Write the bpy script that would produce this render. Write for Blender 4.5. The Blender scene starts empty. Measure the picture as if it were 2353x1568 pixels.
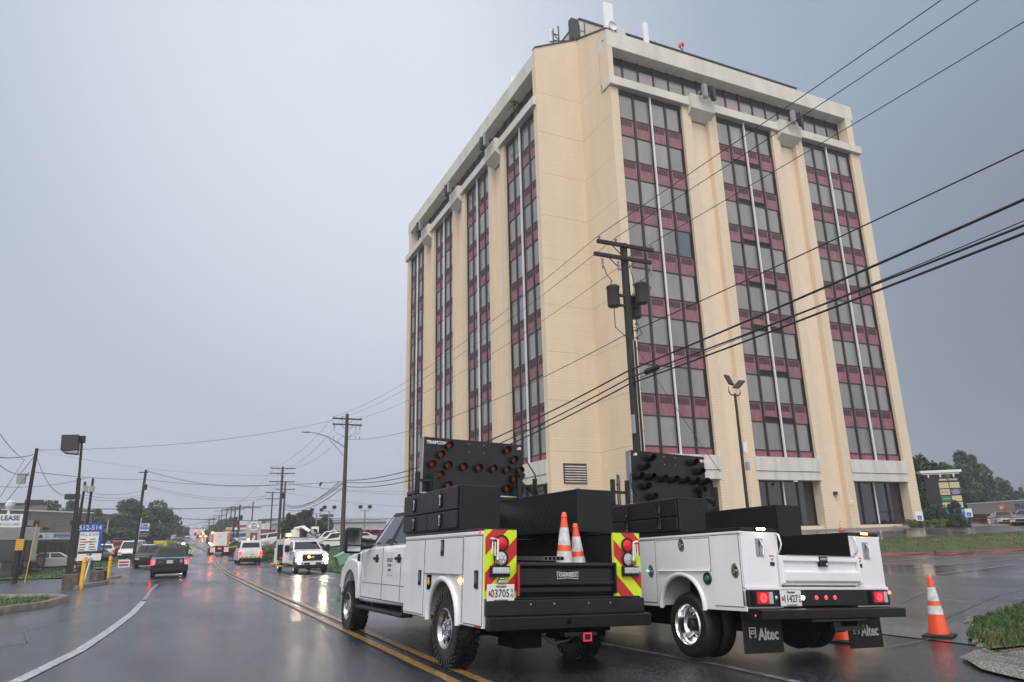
import bpy, bmesh, math, random
import numpy as np
from math import sin, cos, pi, radians, hypot, sqrt, atan2
from mathutils import Vector, Matrix
R = random.Random(7); HAZE = .0011
sc = bpy.context.scene
# ---------------------------------------------------------------- camera
# world: X across the road to the right, Y along the road, Z up, road about 0
PIT, ROL, YAW, EYE = 0.27403685, -0.02520259, radians(25.065), 1.45
LENS = 24.7476
cp, sp = cos(PIT), sin(PIT)
f_ = np.array([0, cp, sp]); r_ = np.array([1., 0, 0]); u_ = np.cross(r_, f_)
rt = cos(ROL)*r_ + sin(ROL)*u_; up = -sin(ROL)*r_ + cos(ROL)*u_
A_ = np.array([[cos(YAW), sin(YAW), 0], [-sin(YAW), cos(YAW), 0], [0, 0, 1]])
rt, up, fw = A_ @ rt, A_ @ up, A_ @ f_
cam_d = bpy.data.cameras.new('camera'); cam = bpy.data.objects.new('camera', cam_d)
sc.collection.objects.link(cam); sc.camera = cam
cam_d.lens = LENS; cam_d.sensor_width = 36; cam_d.clip_start = 0.05; cam_d.clip_end = 6000
cam.matrix_world = Matrix(((rt[0], up[0], -fw[0], 0), (rt[1], up[1], -fw[1], 0), (rt[2], up[2], -fw[2], EYE), (0, 0, 0, 1)))
sc.render.resolution_x, sc.render.resolution_y = 1024, 682
sc.view_settings.view_transform = 'Standard'; sc.view_settings.look = 'None'
sc.view_settings.exposure = 0.20; sc.view_settings.gamma = 1
FP = LENS/36*2353
def dirw(px, py):
    return fw + rt*(px-1176.5)/FP - up*(py-784.3)/FP
def at(px, py, D):          # point seen in that direction at horizontal range D
    d = dirw(px, py); k = D/hypot(d[0], d[1]); return Vector((d[0]*k, d[1]*k, EYE+d[2]*k))
# ---------------------------------------------------------------- world: rain-grey overcast over a faint Nishita sky
w = bpy.data.worlds.new('World'); sc.world = w; w.use_nodes = True
nt = w.node_tree; N = nt.nodes; Lk = nt.links; N.clear()
def nd(nt, t, **k):
    n = nt.nodes.new(t)
    for a, b in k.items():
        if a.startswith('i_'): n.inputs[a[2:].replace('_', ' ')].default_value = b
        else: setattr(n, a, b)
    return n
SUN_EL, SUN_AZ = radians(52), radians(215)
out = nd(nt, 'ShaderNodeOutputWorld'); bg = nd(nt, 'ShaderNodeBackground')
sky = nd(nt, 'ShaderNodeTexSky'); sky.sky_type = 'NISHITA'; sky.sun_disc = False
sky.sun_elevation = SUN_EL; sky.sun_rotation = SUN_AZ; sky.air_density = 1.0; sky.dust_density = 4.0
tc = nd(nt, 'ShaderNodeTexCoord')
def dotn(v):
    m = nd(nt, 'ShaderNodeVectorMath', operation='DOT_PRODUCT'); Lk.new(tc.outputs['Generated'], m.inputs[0]); m.inputs[1].default_value = v; return m.outputs['Value']
def mrange(s, a, b, c=0., d=1., t='SMOOTHSTEP'):
    m = nd(nt, 'ShaderNodeMapRange', interpolation_type=t); Lk.new(s, m.inputs[0])
    for i, v in enumerate((a, b, c, d)): m.inputs[1+i].default_value = v
    return m.outputs[0]
def mixc(fac, a, b, bt='MIX'):
    m = nd(nt, 'ShaderNodeMix', data_type='RGBA', blend_type=bt)
    if isinstance(fac, float): m.inputs[0].default_value = fac
    else: Lk.new(fac, m.inputs[0])
    for s, v in ((m.inputs[6], a), (m.inputs[7], b)):
        if isinstance(v, tuple): s.default_value = v
        else: Lk.new(v, s)
    return m.outputs[2]
def dv(az, el): return (sin(radians(az))*cos(radians(el)), cos(radians(az))*cos(radians(el)), sin(radians(el)))
z = dotn((0, 0, 1))
base = mixc(mrange(z, -0.02, 0.62), (.52, .56, .67, 1), (.45, .53, .62, 1))
glow = mrange(dotn(dv(17, 38)), 0.84, 1.0)
c1 = mixc(glow, base, (.72, .765, .85, 1))
topd = mrange(dotn(dv(75, 35)), 0.70, 1.0)
c2 = mixc(topd, c1, (.31, .38, .49, 1))
dark = mrange(dotn(dv(78, 0)), 0.72, 1.0)
c2 = mixc(dark, c2, (.175, .205, .27, 1))
back = mrange(dotn(dv(205, 40)), -0.1, 0.9)
c3 = mixc(back, c2, (1.35, 1.33, 1.32, 1))
ns = nd(nt, 'ShaderNodeTexNoise'); ns.inputs['Scale'].default_value = 1.6; ns.inputs['Detail'].default_value = 5
Lk.new(tc.outputs['Generated'], ns.inputs[0])
c4 = mixc(mrange(ns.outputs[0], .3, .7, 0., .07, 'LINEAR'), c3, (.32, .35, .42, 1))
sk = nd(nt, 'ShaderNodeVectorMath', operation='SCALE'); Lk.new(sky.outputs[0], sk.inputs[0]); sk.inputs['Scale'].default_value = 0.05
c5 = mixc(0.92, sk.outputs[0], c4)
Lk.new(c5, bg.inputs[0]); bg.inputs[1].default_value = 1.0; Lk.new(bg.outputs[0], out.inputs[0])
sd = bpy.data.lights.new('sun', 'SUN'); sd.energy = 1.3; sd.angle = radians(35); sd.color = (1, .97, .93)
so = bpy.data.objects.new('sun', sd); sc.collection.objects.link(so)
_sdir = Vector((sin(SUN_AZ)*cos(SUN_EL), cos(SUN_AZ)*cos(SUN_EL), sin(SUN_EL)))
so.rotation_euler = _sdir.to_track_quat('Z', 'Y').to_euler()

# ---------------------------------------------------------------- materials
MATS = {}
def mat(name, col, rough=.6, metal=0., spec=.5, nscale=0, namt=0., bump=0., bscale=40, emit=None, es=0., coat=0., alpha=1., col2=None, nr=(.35, .65), stretch=None, det=4, trans=0.):
    if name in MATS: return MATS[name]
    m = bpy.data.materials.new(name); m.use_nodes = True; t = m.node_tree; b = t.nodes['Principled BSDF']
    col = tuple(col)+(1,) if len(col) == 3 else col
    b.inputs['Base Color'].default_value = col; b.inputs['Roughness'].default_value = rough; b.inputs['Metallic'].default_value = metal
    b.inputs['Specular IOR Level'].default_value = spec
    b.inputs['Coat Weight'].default_value = coat; b.inputs['Alpha'].default_value = alpha
    b.inputs['Transmission Weight'].default_value = trans
    if emit: b.inputs['Emission Color'].default_value = tuple(emit)+(1,); b.inputs['Emission Strength'].default_value = es
    co = None
    if namt or bump or col2:
        co = t.nodes.new('ShaderNodeTexCoord'); src = co.outputs['Object']
        if stretch:
            mp = t.nodes.new('ShaderNodeMapping'); mp.inputs['Scale'].default_value = stretch; t.links.new(src, mp.inputs[0]); src = mp.outputs[0]
    if namt or col2:
        n = t.nodes.new('ShaderNodeTexNoise'); n.inputs['Scale'].default_value = nscale; n.inputs['Detail'].default_value = det; t.links.new(src, n.inputs[0])
        mr = t.nodes.new('ShaderNodeMapRange'); mr.inputs[1].default_value = nr[0]; mr.inputs[2].default_value = nr[1]; t.links.new(n.outputs[0], mr.inputs[0])
        mx = t.nodes.new('ShaderNodeMix'); mx.data_type = 'RGBA'; t.links.new(mr.outputs[0], mx.inputs[0])
        mx.inputs[6].default_value = col
        mx.inputs[7].default_value = tuple(col2)+(1,) if col2 else tuple(c*(1-namt) for c in col[:3])+(1,)
        t.links.new(mx.outputs[2], b.inputs['Base Color'])
    if bump:
        n = t.nodes.new('ShaderNodeTexNoise'); n.inputs['Scale'].default_value = bscale; n.inputs['Detail'].default_value = 3; t.links.new(src, n.inputs[0])
        bp = t.nodes.new('ShaderNodeBump'); bp.inputs['Strength'].default_value = bump; bp.inputs['Distance'].default_value = .01
        t.links.new(n.outputs[0], bp.inputs['Height']); t.links.new(bp.outputs[0], b.inputs['Normal'])
    MATS[name] = m; return m
def wet(name, c1, c2, rlo=.06, rhi=.34, grain=.35, gscale=70, pud=.35, br=.020):
    m = bpy.data.materials.new(name); m.use_nodes = True; t = m.node_tree; b = t.nodes['Principled BSDF']
    def n_(ty): return t.nodes.new(ty)
    co = n_('ShaderNodeTexCoord'); L = t.links.new
    def noise(s, d=4, st=None):
        src = co.outputs['Object']
        if st: mp = n_('ShaderNodeMapping'); mp.inputs['Scale'].default_value = st; L(src, mp.inputs[0]); src = mp.outputs[0]
        n = n_('ShaderNodeTexNoise'); n.inputs['Scale'].default_value = s; n.inputs['Detail'].default_value = d; L(src, n.inputs[0]); return n.outputs[0]
    def mr(s, a, bb, c, d):
        x = n_('ShaderNodeMapRange'); L(s, x.inputs[0])
        for i, v in enumerate((a, bb, c, d)): x.inputs[1+i].default_value = v
        return x.outputs[0]
    big = noise(.22, 5, (1, .35, 1)); fine = noise(gscale, 3); mid = noise(1.7, 6, (1, .3, 1))
    mx = n_('ShaderNodeMix'); mx.data_type = 'RGBA'; L(mr(mid, .35, .65, 0, 1), mx.inputs[0]); mx.inputs[6].default_value = c1+(1,); mx.inputs[7].default_value = c2+(1,)
    m2 = n_('ShaderNodeMix'); m2.data_type = 'RGBA'; m2.blend_type = 'MULTIPLY'; m2.inputs[0].default_value = 1; L(mx.outputs[2], m2.inputs[6])
    g = n_('ShaderNodeCombineColor'); v = mr(fine, .38, .68, .1, 3.0)
    for i in range(3): L(v, g.inputs[i])
    L(g.outputs[0], m2.inputs[7]); L(m2.outputs[2], b.inputs['Base Color'])
    pf = mr(big, pud, pud+.3, rlo, rhi); ad = n_('ShaderNodeMath'); ad.operation = 'MULTIPLY_ADD'; L(mid, ad.inputs[0]); ad.inputs[1].default_value = .10; L(pf, ad.inputs[2]); L(ad.outputs[0], b.inputs['Roughness'])
    bs = mr(big, pud, pud+.3, .05, grain)
    bp = n_('ShaderNodeBump'); bp.inputs['Distance'].default_value = br; L(bs, bp.inputs['Strength']); L(fine, bp.inputs['Height'])
    rip = noise(9, 2); b2 = n_('ShaderNodeBump'); b2.inputs['Distance'].default_value = .01; b2.inputs['Strength'].default_value = .09; L(rip, b2.inputs['Height']); L(bp.outputs[0], b2.inputs['Normal'])
    L(b2.outputs[0], b.inputs['Normal']); b.inputs['Specular IOR Level'].default_value = .38
    MATS[name] = m; return m
def brickm(name, c1, c2, mortar, bw=.4, rh=.1, ms=.012, bump=.6, big=.12, wetamt=.0):
    m = bpy.data.materials.new(name); m.use_nodes = True; t = m.node_tree; b = t.nodes['Principled BSDF']; L = t.links.new; n_ = t.nodes.new
    co = n_('ShaderNodeTexCoord'); s = n_('ShaderNodeSeparateXYZ'); L(co.outputs['Object'], s.inputs[0])
    a = n_('ShaderNodeMath'); a.operation = 'ADD'; L(s.outputs[0], a.inputs[0]); L(s.outputs[1], a.inputs[1])
    c = n_('ShaderNodeCombineXYZ'); L(a.outputs[0], c.inputs[0]); L(s.outputs[2], c.inputs[1])
    k = n_('ShaderNodeTexBrick'); k.inputs['Scale'].default_value = 1; k.inputs['Brick Width'].default_value = bw; k.inputs['Row Height'].default_value = rh; k.inputs['Mortar Size'].default_value = ms
    k.inputs['Color1'].default_value = c1+(1,); k.inputs['Color2'].default_value = c2+(1,); k.inputs['Mortar'].default_value = mortar+(1,); L(c.outputs[0], k.inputs[0])
    n = n_('ShaderNodeTexNoise'); n.inputs['Scale'].default_value = .6; n.inputs['Detail'].default_value = 6
    mp = n_('ShaderNodeMapping'); mp.inputs['Scale'].default_value = (1, 1, .18); L(co.outputs['Object'], mp.inputs[0]); L(mp.outputs[0], n.inputs[0])
    mr = n_('ShaderNodeMapRange'); mr.inputs[1].default_value = .35; mr.inputs[2].default_value = .7; mr.inputs[3].default_value = 1.0; mr.inputs[4].default_value = 1-big; L(n.outputs[0], mr.inputs[0])
    v = n_('ShaderNodeVectorMath'); v.operation = 'SCALE'; L(k.outputs[0], v.inputs[0]); L(mr.outputs[0], v.inputs['Scale']); L(v.outputs[0], b.inputs['Base Color'])
    b.inputs['Roughness'].default_value = .75
    bp = n_('ShaderNodeBump'); bp.inputs['Strength'].default_value = bump; bp.inputs['Distance'].default_value = .012; bp.invert = True; L(k.outputs[1], bp.inputs['Height']); L(bp.outputs[0], b.inputs['Normal'])
    MATS[name] = m; return m
def treadm(name):   # black painted diamond plate
    m = bpy.data.materials.new(name); m.use_nodes = True; t = m.node_tree; b = t.nodes['Principled BSDF']; L = t.links.new; n_ = t.nodes.new
    b.inputs['Base Color'].default_value = (.010, .011, .014, 1); b.inputs['Roughness'].default_value = .38; b.inputs['Specular IOR Level'].default_value = .3
    co = n_('ShaderNodeTexCoord'); hs = []
    s = n_('ShaderNodeSeparateXYZ'); L(co.outputs['Object'], s.inputs[0]); a = n_('ShaderNodeMath'); a.operation = 'ADD'; L(s.outputs[0], a.inputs[0]); L(s.outputs[1], a.inputs[1])
    c = n_('ShaderNodeCombineXYZ'); L(a.outputs[0], c.inputs[0]); L(s.outputs[2], c.inputs[1])
    ck = n_('ShaderNodeTexChecker'); ck.inputs['Scale'].default_value = 34; L(c.outputs[0], ck.inputs[0])
    for ang in (.785, -.785):
        mp = n_('ShaderNodeMapping'); mp.inputs['Rotation'].default_value = (0, 0, ang); L(c.outputs[0], mp.inputs[0])
        wv = n_('ShaderNodeTexWave'); wv.inputs['Scale'].default_value = 10.8; L(mp.outputs[0], wv.inputs[0]); hs.append(wv.outputs[1])
    mx = n_('ShaderNodeMix'); L(ck.outputs[1], mx.inputs[0]); L(hs[0], mx.inputs[2]); L(hs[1], mx.inputs[3])
    bp = n_('ShaderNodeBump'); bp.inputs['Strength'].default_value = .35; bp.inputs['Distance'].default_value = .006; L(mx.outputs[0], bp.inputs['Height']); L(bp.outputs[0], b.inputs['Normal'])
    MATS[name] = m; return m

# ---------------------------------------------------------------- mesh builder
class MB:
    def __init__(s): s.v = []; s.f = []; s.mi = []; s.ms = []
    def m(s, mt):
        if mt not in s.ms: s.ms.append(mt)
        return s.ms.index(mt)
    def add(s, vs, fs, mt=None):
        o = len(s.v); s.v += [tuple(p) for p in vs]; k = s.m(mt)
        for f in fs: s.f.append(tuple(i+o for i in f)); s.mi.append(k)
        return s
    def box(s, x0, x1, y0, y1, z0, z1, mt=None, M=None):
        vs = [(x, y, z) for z in (z0, z1) for y in (y0, y1) for x in (x0, x1)]
        if M: vs = [tuple(M @ Vector(p)) for p in vs]
        return s.add(vs, [(0, 2, 3, 1), (4, 5, 7, 6), (0, 1, 5, 4), (2, 6, 7, 3), (0, 4, 6, 2), (1, 3, 7, 5)], mt)
    def quad(s, a, b, c, d, mt=None): return s.add([a, b, c, d], [(0, 1, 2, 3)], mt)
    def poly(s, pts, mt=None): return s.add(pts, [tuple(range(len(pts)))], mt)
    def prism(s, pts, off, mt=None):     # pts: planar polygon, extruded by vector off
        n = len(pts); vs = list(pts)+[tuple(p[i]+off[i] for i in range(3)) for p in pts]
        return s.add(vs, [tuple(range(n))[::-1], tuple(range(n, 2*n))]+[(i, (i+1) % n, n+(i+1) % n, n+i) for i in range(n)], mt)
    def tube(s, path, r, n=8, mt=None, caps=True):
        P = [Vector(p) for p in path]; rs = r if isinstance(r, (list, tuple)) else [r]*len(P); vs = []; fs = []
        ref = Vector((0, 0, 1)); 
        if abs((P[-1]-P[0]).normalized().z) > .9: ref = Vector((1, 0, 0))
        for i, p in enumerate(P):
            d = (P[min(i+1, len(P)-1)]-P[max(i-1, 0)]).normalized(); a = d.cross(ref).normalized(); b = d.cross(a)
            for k in range(n):
                t = 2*pi*k/n; vs.append(tuple(p+(a*cos(t)+b*sin(t))*rs[i]))
        for i in range(len(P)-1):
            for k in range(n): fs.append((i*n+k, i*n+(k+1) % n, (i+1)*n+(k+1) % n, (i+1)*n+k))
        if caps: fs += [tuple(range(n))[::-1], tuple(range((len(P)-1)*n, len(P)*n))]
        return s.add(vs, fs, mt)
    def lathe(s, prof, n=24, mt=None, c=(0, 0, 0), ax='z', closed=False):   # prof: (radius, height)
        vs = []; fs = []
        for r, h in prof:
            for k in range(n):
                t = 2*pi*k/n; a, b = r*cos(t), r*sin(t)
                vs.append({'z': (c[0]+a, c[1]+b, c[2]+h), 'x': (c[0]+h, c[1]+a, c[2]+b), 'y': (c[0]+a, c[1]+h, c[2]+b)}[ax])
        m = len(prof)
        for i in range(m-1 if not closed else m):
            j = (i+1) % m
            for k in range(n): fs.append((i*n+k, i*n+(k+1) % n, j*n+(k+1) % n, j*n+k))
        return s.add(vs, fs, mt)
    def disc(s, c, r, n=20, mt=None, ax='y', rx=None):
        rx = rx or r; vs = []
        for k in range(n):
            t = 2*pi*k/n; a, b = r*cos(t), rx*sin(t)
            vs.append({'z': (c[0]+a, c[1]+b, c[2]), 'x': (c[0], c[1]+a, c[2]+b), 'y': (c[0]+a, c[1], c[2]+b)}[ax])
        return s.poly(vs, mt)
    def sph(s, c, r, mt=None, n=10, sq=(1, 1, 1)):
        vs = []; fs = []
        for i in range(n+1):
            ph = pi*i/n
            for k in range(n): vs.append((c[0]+r*sq[0]*sin(ph)*cos(2*pi*k/n), c[1]+r*sq[1]*sin(ph)*sin(2*pi*k/n), c[2]+r*sq[2]*cos(ph)))
        for i in range(n):
            for k in range(n): fs.append((i*n+k, (i+1)*n+k, (i+1)*n+(k+1) % n, i*n+(k+1) % n))
        return s.add(vs, fs, mt)
    def build(s, name, parent=None, mt=None, bev=0, seg=2, smooth=None, kind=None, loc=None, label=None):
        me = bpy.data.meshes.new(name); me.from_pydata(s.v, [], s.f)
        for x in s.ms: me.materials.append(MATS[x] if isinstance(x, str) else (x or (MATS[mt] if isinstance(mt, str) else mt)))
        me.polygons.foreach_set('material_index', s.mi)
        if smooth is not None:
            me.polygons.foreach_set('use_smooth', [True]*len(me.polygons))
            try: me.set_sharp_from_angle(angle=radians(smooth))
            except Exception: pass
        me.update()
        o = bpy.data.objects.new(name, me); sc.collection.objects.link(o)
        if parent is not None: o.parent = parent
        if loc is not None: o.location = loc
        if bev:
            b = o.modifiers.new('bevel', 'BEVEL'); b.width = bev; b.segments = seg; b.limit_method = 'ANGLE'; b.angle_limit = radians(40); b.use_clamp_overlap = True
        if kind: o['kind'] = kind
        if label: o['label'] = label
        return o
def tag(o, label=None, cat=None, group=None, kind=None):
    if label: o['label'] = label
    if cat: o['category'] = cat
    if group: o['group'] = group
    if kind: o['kind'] = kind
    return o
def thing(name, label, cat, loc=(0, 0, 0), rz=0, group=None, rot=None):
    o = bpy.data.objects.new(name, None); sc.collection.objects.link(o); o.location = loc
    o.rotation_euler = rot if rot else (0, 0, rz); o.empty_display_size = .2
    return tag(o, label, cat, group)
KIDS = {}
def copy_tree(o, parent=None, **kw):
    c = o.copy(); sc.collection.objects.link(c)
    if parent is not None: c.parent = parent
    for ch in [x for x in sc.objects if x.parent == o]: copy_tree(ch, c)
    return c
def dup(o, loc, rz, label=None, group=None):
    c = copy_tree(o); c.location = loc; c.rotation_euler = (0, 0, rz)
    if label: c['label'] = label
    if group: c['group'] = group
    return c
def text(txt, size, name, mt, parent=None, loc=(0, 0, 0), rot=(pi/2, 0, 0), ext=.002, align='CENTER', xs=1., bold=0., shear=0., M=None):
    cu = bpy.data.curves.new(name, 'FONT'); cu.body = txt; cu.size = size; cu.extrude = ext; cu.align_x = align; cu.align_y = 'CENTER'; cu.offset = bold; cu.shear = shear; cu.resolution_u = 2
    t = bpy.data.objects.new('tmp', cu); sc.collection.objects.link(t); dg = bpy.context.evaluated_depsgraph_get(); dg.update()
    me = bpy.data.meshes.new_from_object(t.evaluated_get(dg)); bpy.data.objects.remove(t); bpy.data.curves.remove(cu)
    me.materials.clear(); me.materials.append(MATS[mt] if isinstance(mt, str) else mt)
    o = bpy.data.objects.new(name, me); sc.collection.objects.link(o); o.location = loc; o.rotation_euler = rot; o.scale = (xs, 1, 1)
    if parent is not None: o.parent = parent
    return o
def clip(poly, rect):      # 2-D convex clip to (x0,x1,y0,y1)
    x0, x1, y0, y1 = rect
    for a, s, v in ((0, 1, x0), (0, -1, x1), (1, 1, y0), (1, -1, y1)):
        o = []
        for i in range(len(poly)):
            p, q = poly[i-1], poly[i]; pi_, qi = s*(p[a]-v) >= 0, s*(q[a]-v) >= 0
            if pi_ != qi: t = (v-p[a])/(q[a]-p[a]); o.append((p[0]+t*(q[0]-p[0]), p[1]+t*(q[1]-p[1])))
            if qi: o.append(q)
        poly = o
        if not poly: return []
    return poly
def ss(t): t = max(0., min(1., t)); return t*t*(3-2*t)
def interp(x, P): return float(np.interp(x, [p[0] for p in P], [p[1] for p in P]))

# ---------------------------------------------------------------- terrain height
def G(x, y):
    gl = interp(y, [(-60, .1), (6, 0), (25, -.08), (40, -.16), (50, -.20), (65, -.18), (80, -.06), (90, .05), (100, .25), (107, .4), (120, .72), (150, 1.5), (250, 3.6), (340, 5.2), (420, 6.1), (700, 6.6), (2000, 7)])
    k = 1+.4*ss((y-25)/20)-.9*ss((y-60)/30)
    e9 = gl-.02*k*max(0, min(x-3, 6))-.008*max(0, min(3-x, 6))*ss((y-5)/15)
    if x < -9: e9 += interp(-x, [(9, 0), (40, .1), (200, .6)])
    if x <= 9: return e9
    lot = -.15+.5*ss((x-9)/19); topz = interp(x, [(9, -.1), (14, .75), (30, .9), (44, 1.1), (70, 1.15), (200, 1.2)])
    basez = interp(x, [(9, -.1), (14, 1.0), (26, 1.3), (53, 1.52), (80, 1.32), (200, 1.35)])
    a = ss((y-21.4)/3.4); b = ss((y-25)/12); nr = lot*(1-a)+topz*a; nr = nr*(1-b)+basez*b
    fa = interp(x, [(9, 0), (18, 1.1), (60, 1.6), (200, 1.6)]); fr = max(gl, -.3)+fa*(1-.2*ss((y-100)/40))
    c = ss((y-44)/14)*(1-ss((x-26)/10))+ss((y-50)/40)*ss((x-26)/10)
    t = ss((x-9)/3); return e9*(1-t)+(nr*(1-c)+fr*c)*t
def sheet(name, xs, ys, mt, dz=0., kind='structure', inside=None, hf=G):
    M = MB(); nx, ny = len(xs), len(ys)
    vs = [(x, y, hf(x, y)+dz) for y in ys for x in xs]
    fs = [(j*nx+i, j*nx+i+1, (j+1)*nx+i+1, (j+1)*nx+i) for j in range(ny-1) for i in range(nx-1) if inside is None or inside((xs[i]+xs[i+1])/2, (ys[j]+ys[j+1])/2)]
    M.add(vs, fs, mt); o = M.build(name, smooth=60, kind=kind); return o
def ribbon(name, path, wd, mt, dz=.006, kind='structure', parent=None):   # flat strip draped on the terrain
    M = MB(); vs = []; fs = []; P = []
    for i in range(len(path)-1):
        (x0, y0), (x1, y1) = path[i], path[i+1]; n = max(1, int(hypot(x1-x0, y1-y0)/1.0)) if hypot(x0, y0) < 120 else max(1, int(hypot(x1-x0, y1-y0)/8))
        P += [(x0+(x1-x0)*k/n, y0+(y1-y0)*k/n) for k in range(n)]
    P.append(path[-1])
    for i, p in enumerate(P):
        a, b = P[max(i-1, 0)], P[min(i+1, len(P)-1)]; d = Vector((b[0]-a[0], b[1]-a[1])).normalized(); nx, ny = -d.y*wd/2, d.x*wd/2
        for s in (1, -1): x, y = p[0]+s*nx, p[1]+s*ny; vs.append((x, y, G(x, y)+dz+.0004*hypot(x, y)))
    fs = [(2*i, 2*i+2, 2*i+3, 2*i+1) for i in range(len(P)-1)]
    return M.add(vs, fs, mt).build(name, kind=kind, parent=parent)
def kerb(name, path, wd=.16, h=.14, mt='concrete_kerb', label=None, cat='kerb'):
    M = MB(); vs = []; P = []
    for i in range(len(path)-1):
        (x0, y0), (x1, y1) = path[i], path[i+1]; n = max(1, int(hypot(x1-x0, y1-y0)/.4)) if y0 < 70 else max(1, int(hypot(x1-x0, y1-y0)/4))
        P += [(x0+(x1-x0)*k/n, y0+(y1-y0)*k/n) for k in range(n)]
    P.append(path[-1])
    for i, p in enumerate(P):
        a, b = P[max(i-1, 0)], P[min(i+1, len(P)-1)]; d = Vector((b[0]-a[0], b[1]-a[1])).normalized(); nx, ny = -d.y*wd/2, d.x*wd/2; g = G(*p)
        for s, z in ((1.1, -.15), (1, h*.8), (.75, h), (-.75, h), (-1, h*.8), (-1.1, -.15)): vs.append((p[0]+s*nx, p[1]+s*ny, g+z))
    fs = [(6*i+k, 6*i+6+k, 6*i+7+k, 6*i+k+1) for i in range(len(P)-1) for k in range(5)]+[tuple(range(6))[::-1], tuple(range(6*len(P)-6, 6*len(P)))]
    return tag(M.add(vs, fs, mt).build(name, smooth=50), kind='structure')
# ---------------------------------------------------------------- palette
mat('concrete', (.46, .44, .40), .8, namt=.25, nscale=2, bump=.3)
mat('concrete_kerb', (.23, .21, .185), .45, namt=.5, nscale=6, bump=.5, bscale=60)
mat('concrete_dark', (.12, .105, .09), .5, namt=.5, nscale=5, bump=.5)
mat('joint', (.48, .36, .25), .8); mat('fascia', (.66, .63, .565), .75, namt=.16, nscale=.8, stretch=(1, 1, .25), bump=.2, bscale=12)
mat('lintel', (.62, .60, .56), .7, col2=(.46, .43, .39), nscale=1.6, nr=(.45, .75), stretch=(1, 1, .12))
mat('mullion', (.012, .010, .010), .4); mat('black', (.012, .012, .013), .5); mat('blackgloss', (.01, .01, .012), .12)
mat('deepblack', (.004, .004, .004), .9, spec=.1)
mat('glass_store', (.012, .014, .016), .04, spec=.9); mat('white_pipe', (.72, .74, .76), .4)
mat('spandrel', (.285, .12, .14), .5, namt=.3, nscale=3, stretch=(1, 1, .3)); mat('spandrel_edge', (.30, .09, .12), .5)
mat('louver', (.055, .022, .03), .6)
for i, c in enumerate(((.215, .20, .185), (.18, .17, .158), (.25, .232, .215), (.14, .133, .13))):
    mat('pane%d' % i, c, .12, spec=.7, namt=.22, nscale=.9, stretch=(1, 1, .3), coat=1.)
mat('pane_blue', (.06, .08, .12), .06, spec=.8); mat('pane_pink', (.36, .29, .28), .12)
mat('penthouse', (.58, .54, .48), .7, namt=.25, nscale=.7)
mat('white', (.78, .79, .80), .5); mat('whitepaint', (.78, .80, .83), .22, coat=.5, namt=.10, nscale=2.2, stretch=(1, 1, .35), bump=.04, bscale=60); mat('offwhite', (.6, .6, .56), .5)
mat('wood', (.045, .031, .024), .75, namt=.5, nscale=3, stretch=(6, 6, .4), bump=.5, bscale=30)
mat('wood_grey', (.075, .062, .052), .75, namt=.4, nscale=3, stretch=(6, 6, .4), bump=.4)
mat('wood_dark', (.022, .018, .016), .7, namt=.4, nscale=3, stretch=(6, 6, .4), bump=.5, bscale=30)
mat('galv', (.33, .34, .35), .4, metal=.7, namt=.2, nscale=6); mat('darkmetal', (.03, .03, .032), .45, metal=.3)
mat('chrome', (.75, .76, .78), .12, metal=1); mat('steel', (.5, .5, .51), .25, metal=1, namt=.3, nscale=12)
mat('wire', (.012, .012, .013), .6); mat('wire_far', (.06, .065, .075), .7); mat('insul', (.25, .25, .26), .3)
mat('rubber', (.012, .012, .012), .55, bump=.3, bscale=90); mat('rubber_wet', (.014, .014, .015), .35, bump=.4, bscale=60)
mat('orange', (.85, .09, .02), .35, coat=.3); mat('reflective', (.72, .72, .74), .3, namt=.35, nscale=14)
mat('yellow', (.80, .42, .01), .4, namt=.15, nscale=4); mat('lime', (.62, .80, .015), .35); mat('red', (.50, .02, .02), .35)
mat('redlens', (.55, .01, .015), .1, emit=(1, .02, .02), es=.10); mat('redlit', (.8, .02, .02), .2, emit=(1, .03, .04), es=3.5)
mat('redlit2', (.8, .02, .02), .2, emit=(1, .04, .04), es=12)
mat('clearlens', (.5, .52, .55), .12, metal=.3); mat('amberlens', (.30, .055, .012), .15, emit=(1, .2, .04), es=.02)
mat('amberlit', (.9, .4, .05), .2, emit=(1, .33, .03), es=22); mat('whitelit', (.9, .9, .8), .2, emit=(1, .88, .66), es=60)
mat('whitelit2', (.9, .9, .8), .2, emit=(1, .92, .6), es=18); mat('greenlit', (.1, .8, .4), .2, emit=(.1, 1, .45), es=3)
mat('carglass', (.008, .010, .012), .05, spec=.5); mat('carglass_grey', (.045, .055, .06), .06, spec=.9)
mat('headlamp_lit', (.9, .85, .7), .2, emit=(1, .80, .52), es=70)
mat('plate_white', (.72, .73, .74), .4, namt=.06, nscale=20)
mat('platetext', (.02, .02, .025), .5)
mat('flagblue', (.03, .06, .35), .5)
mat('lens_off', (.02, .012, .008), .2)
mat('decal_grey', (.60, .61, .62), .4)
mat('brass', (.25, .17, .08), .4, metal=.7)
mat('badge_edge', (.5, .5, .5), .35)
mat('hitchred', (.6, .02, .03), .4, emit=(1, .05, .06), es=.25)
mat('flapwhite', (.62, .62, .62), .5)
mat('fuelgreen', (.01, .16, .09), .3)
mat('blade_green', (.060, .13, .022), .6, namt=.4, nscale=3)
mat('blade_dry', (.16, .12, .04), .7, namt=.4, nscale=3)
mat('blade_dark', (.030, .065, .014), .6)
mat('rubble', (.22, .20, .17), .6, namt=.5, nscale=14, bump=.6)
mat('tar', (.006, .006, .007), .12)
mat('leaf_yellow', (.16, .20, .03), .6, col2=(.07, .11, .02), nscale=3)
mat('bark', (.05, .04, .032), .9, namt=.4, nscale=4, bump=.5)
mat('xfmr', (.045, .043, .045), .45, col2=(.065, .04, .04), nscale=4)
mat('xfmr_grey', (.30, .32, .33), .5)
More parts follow.
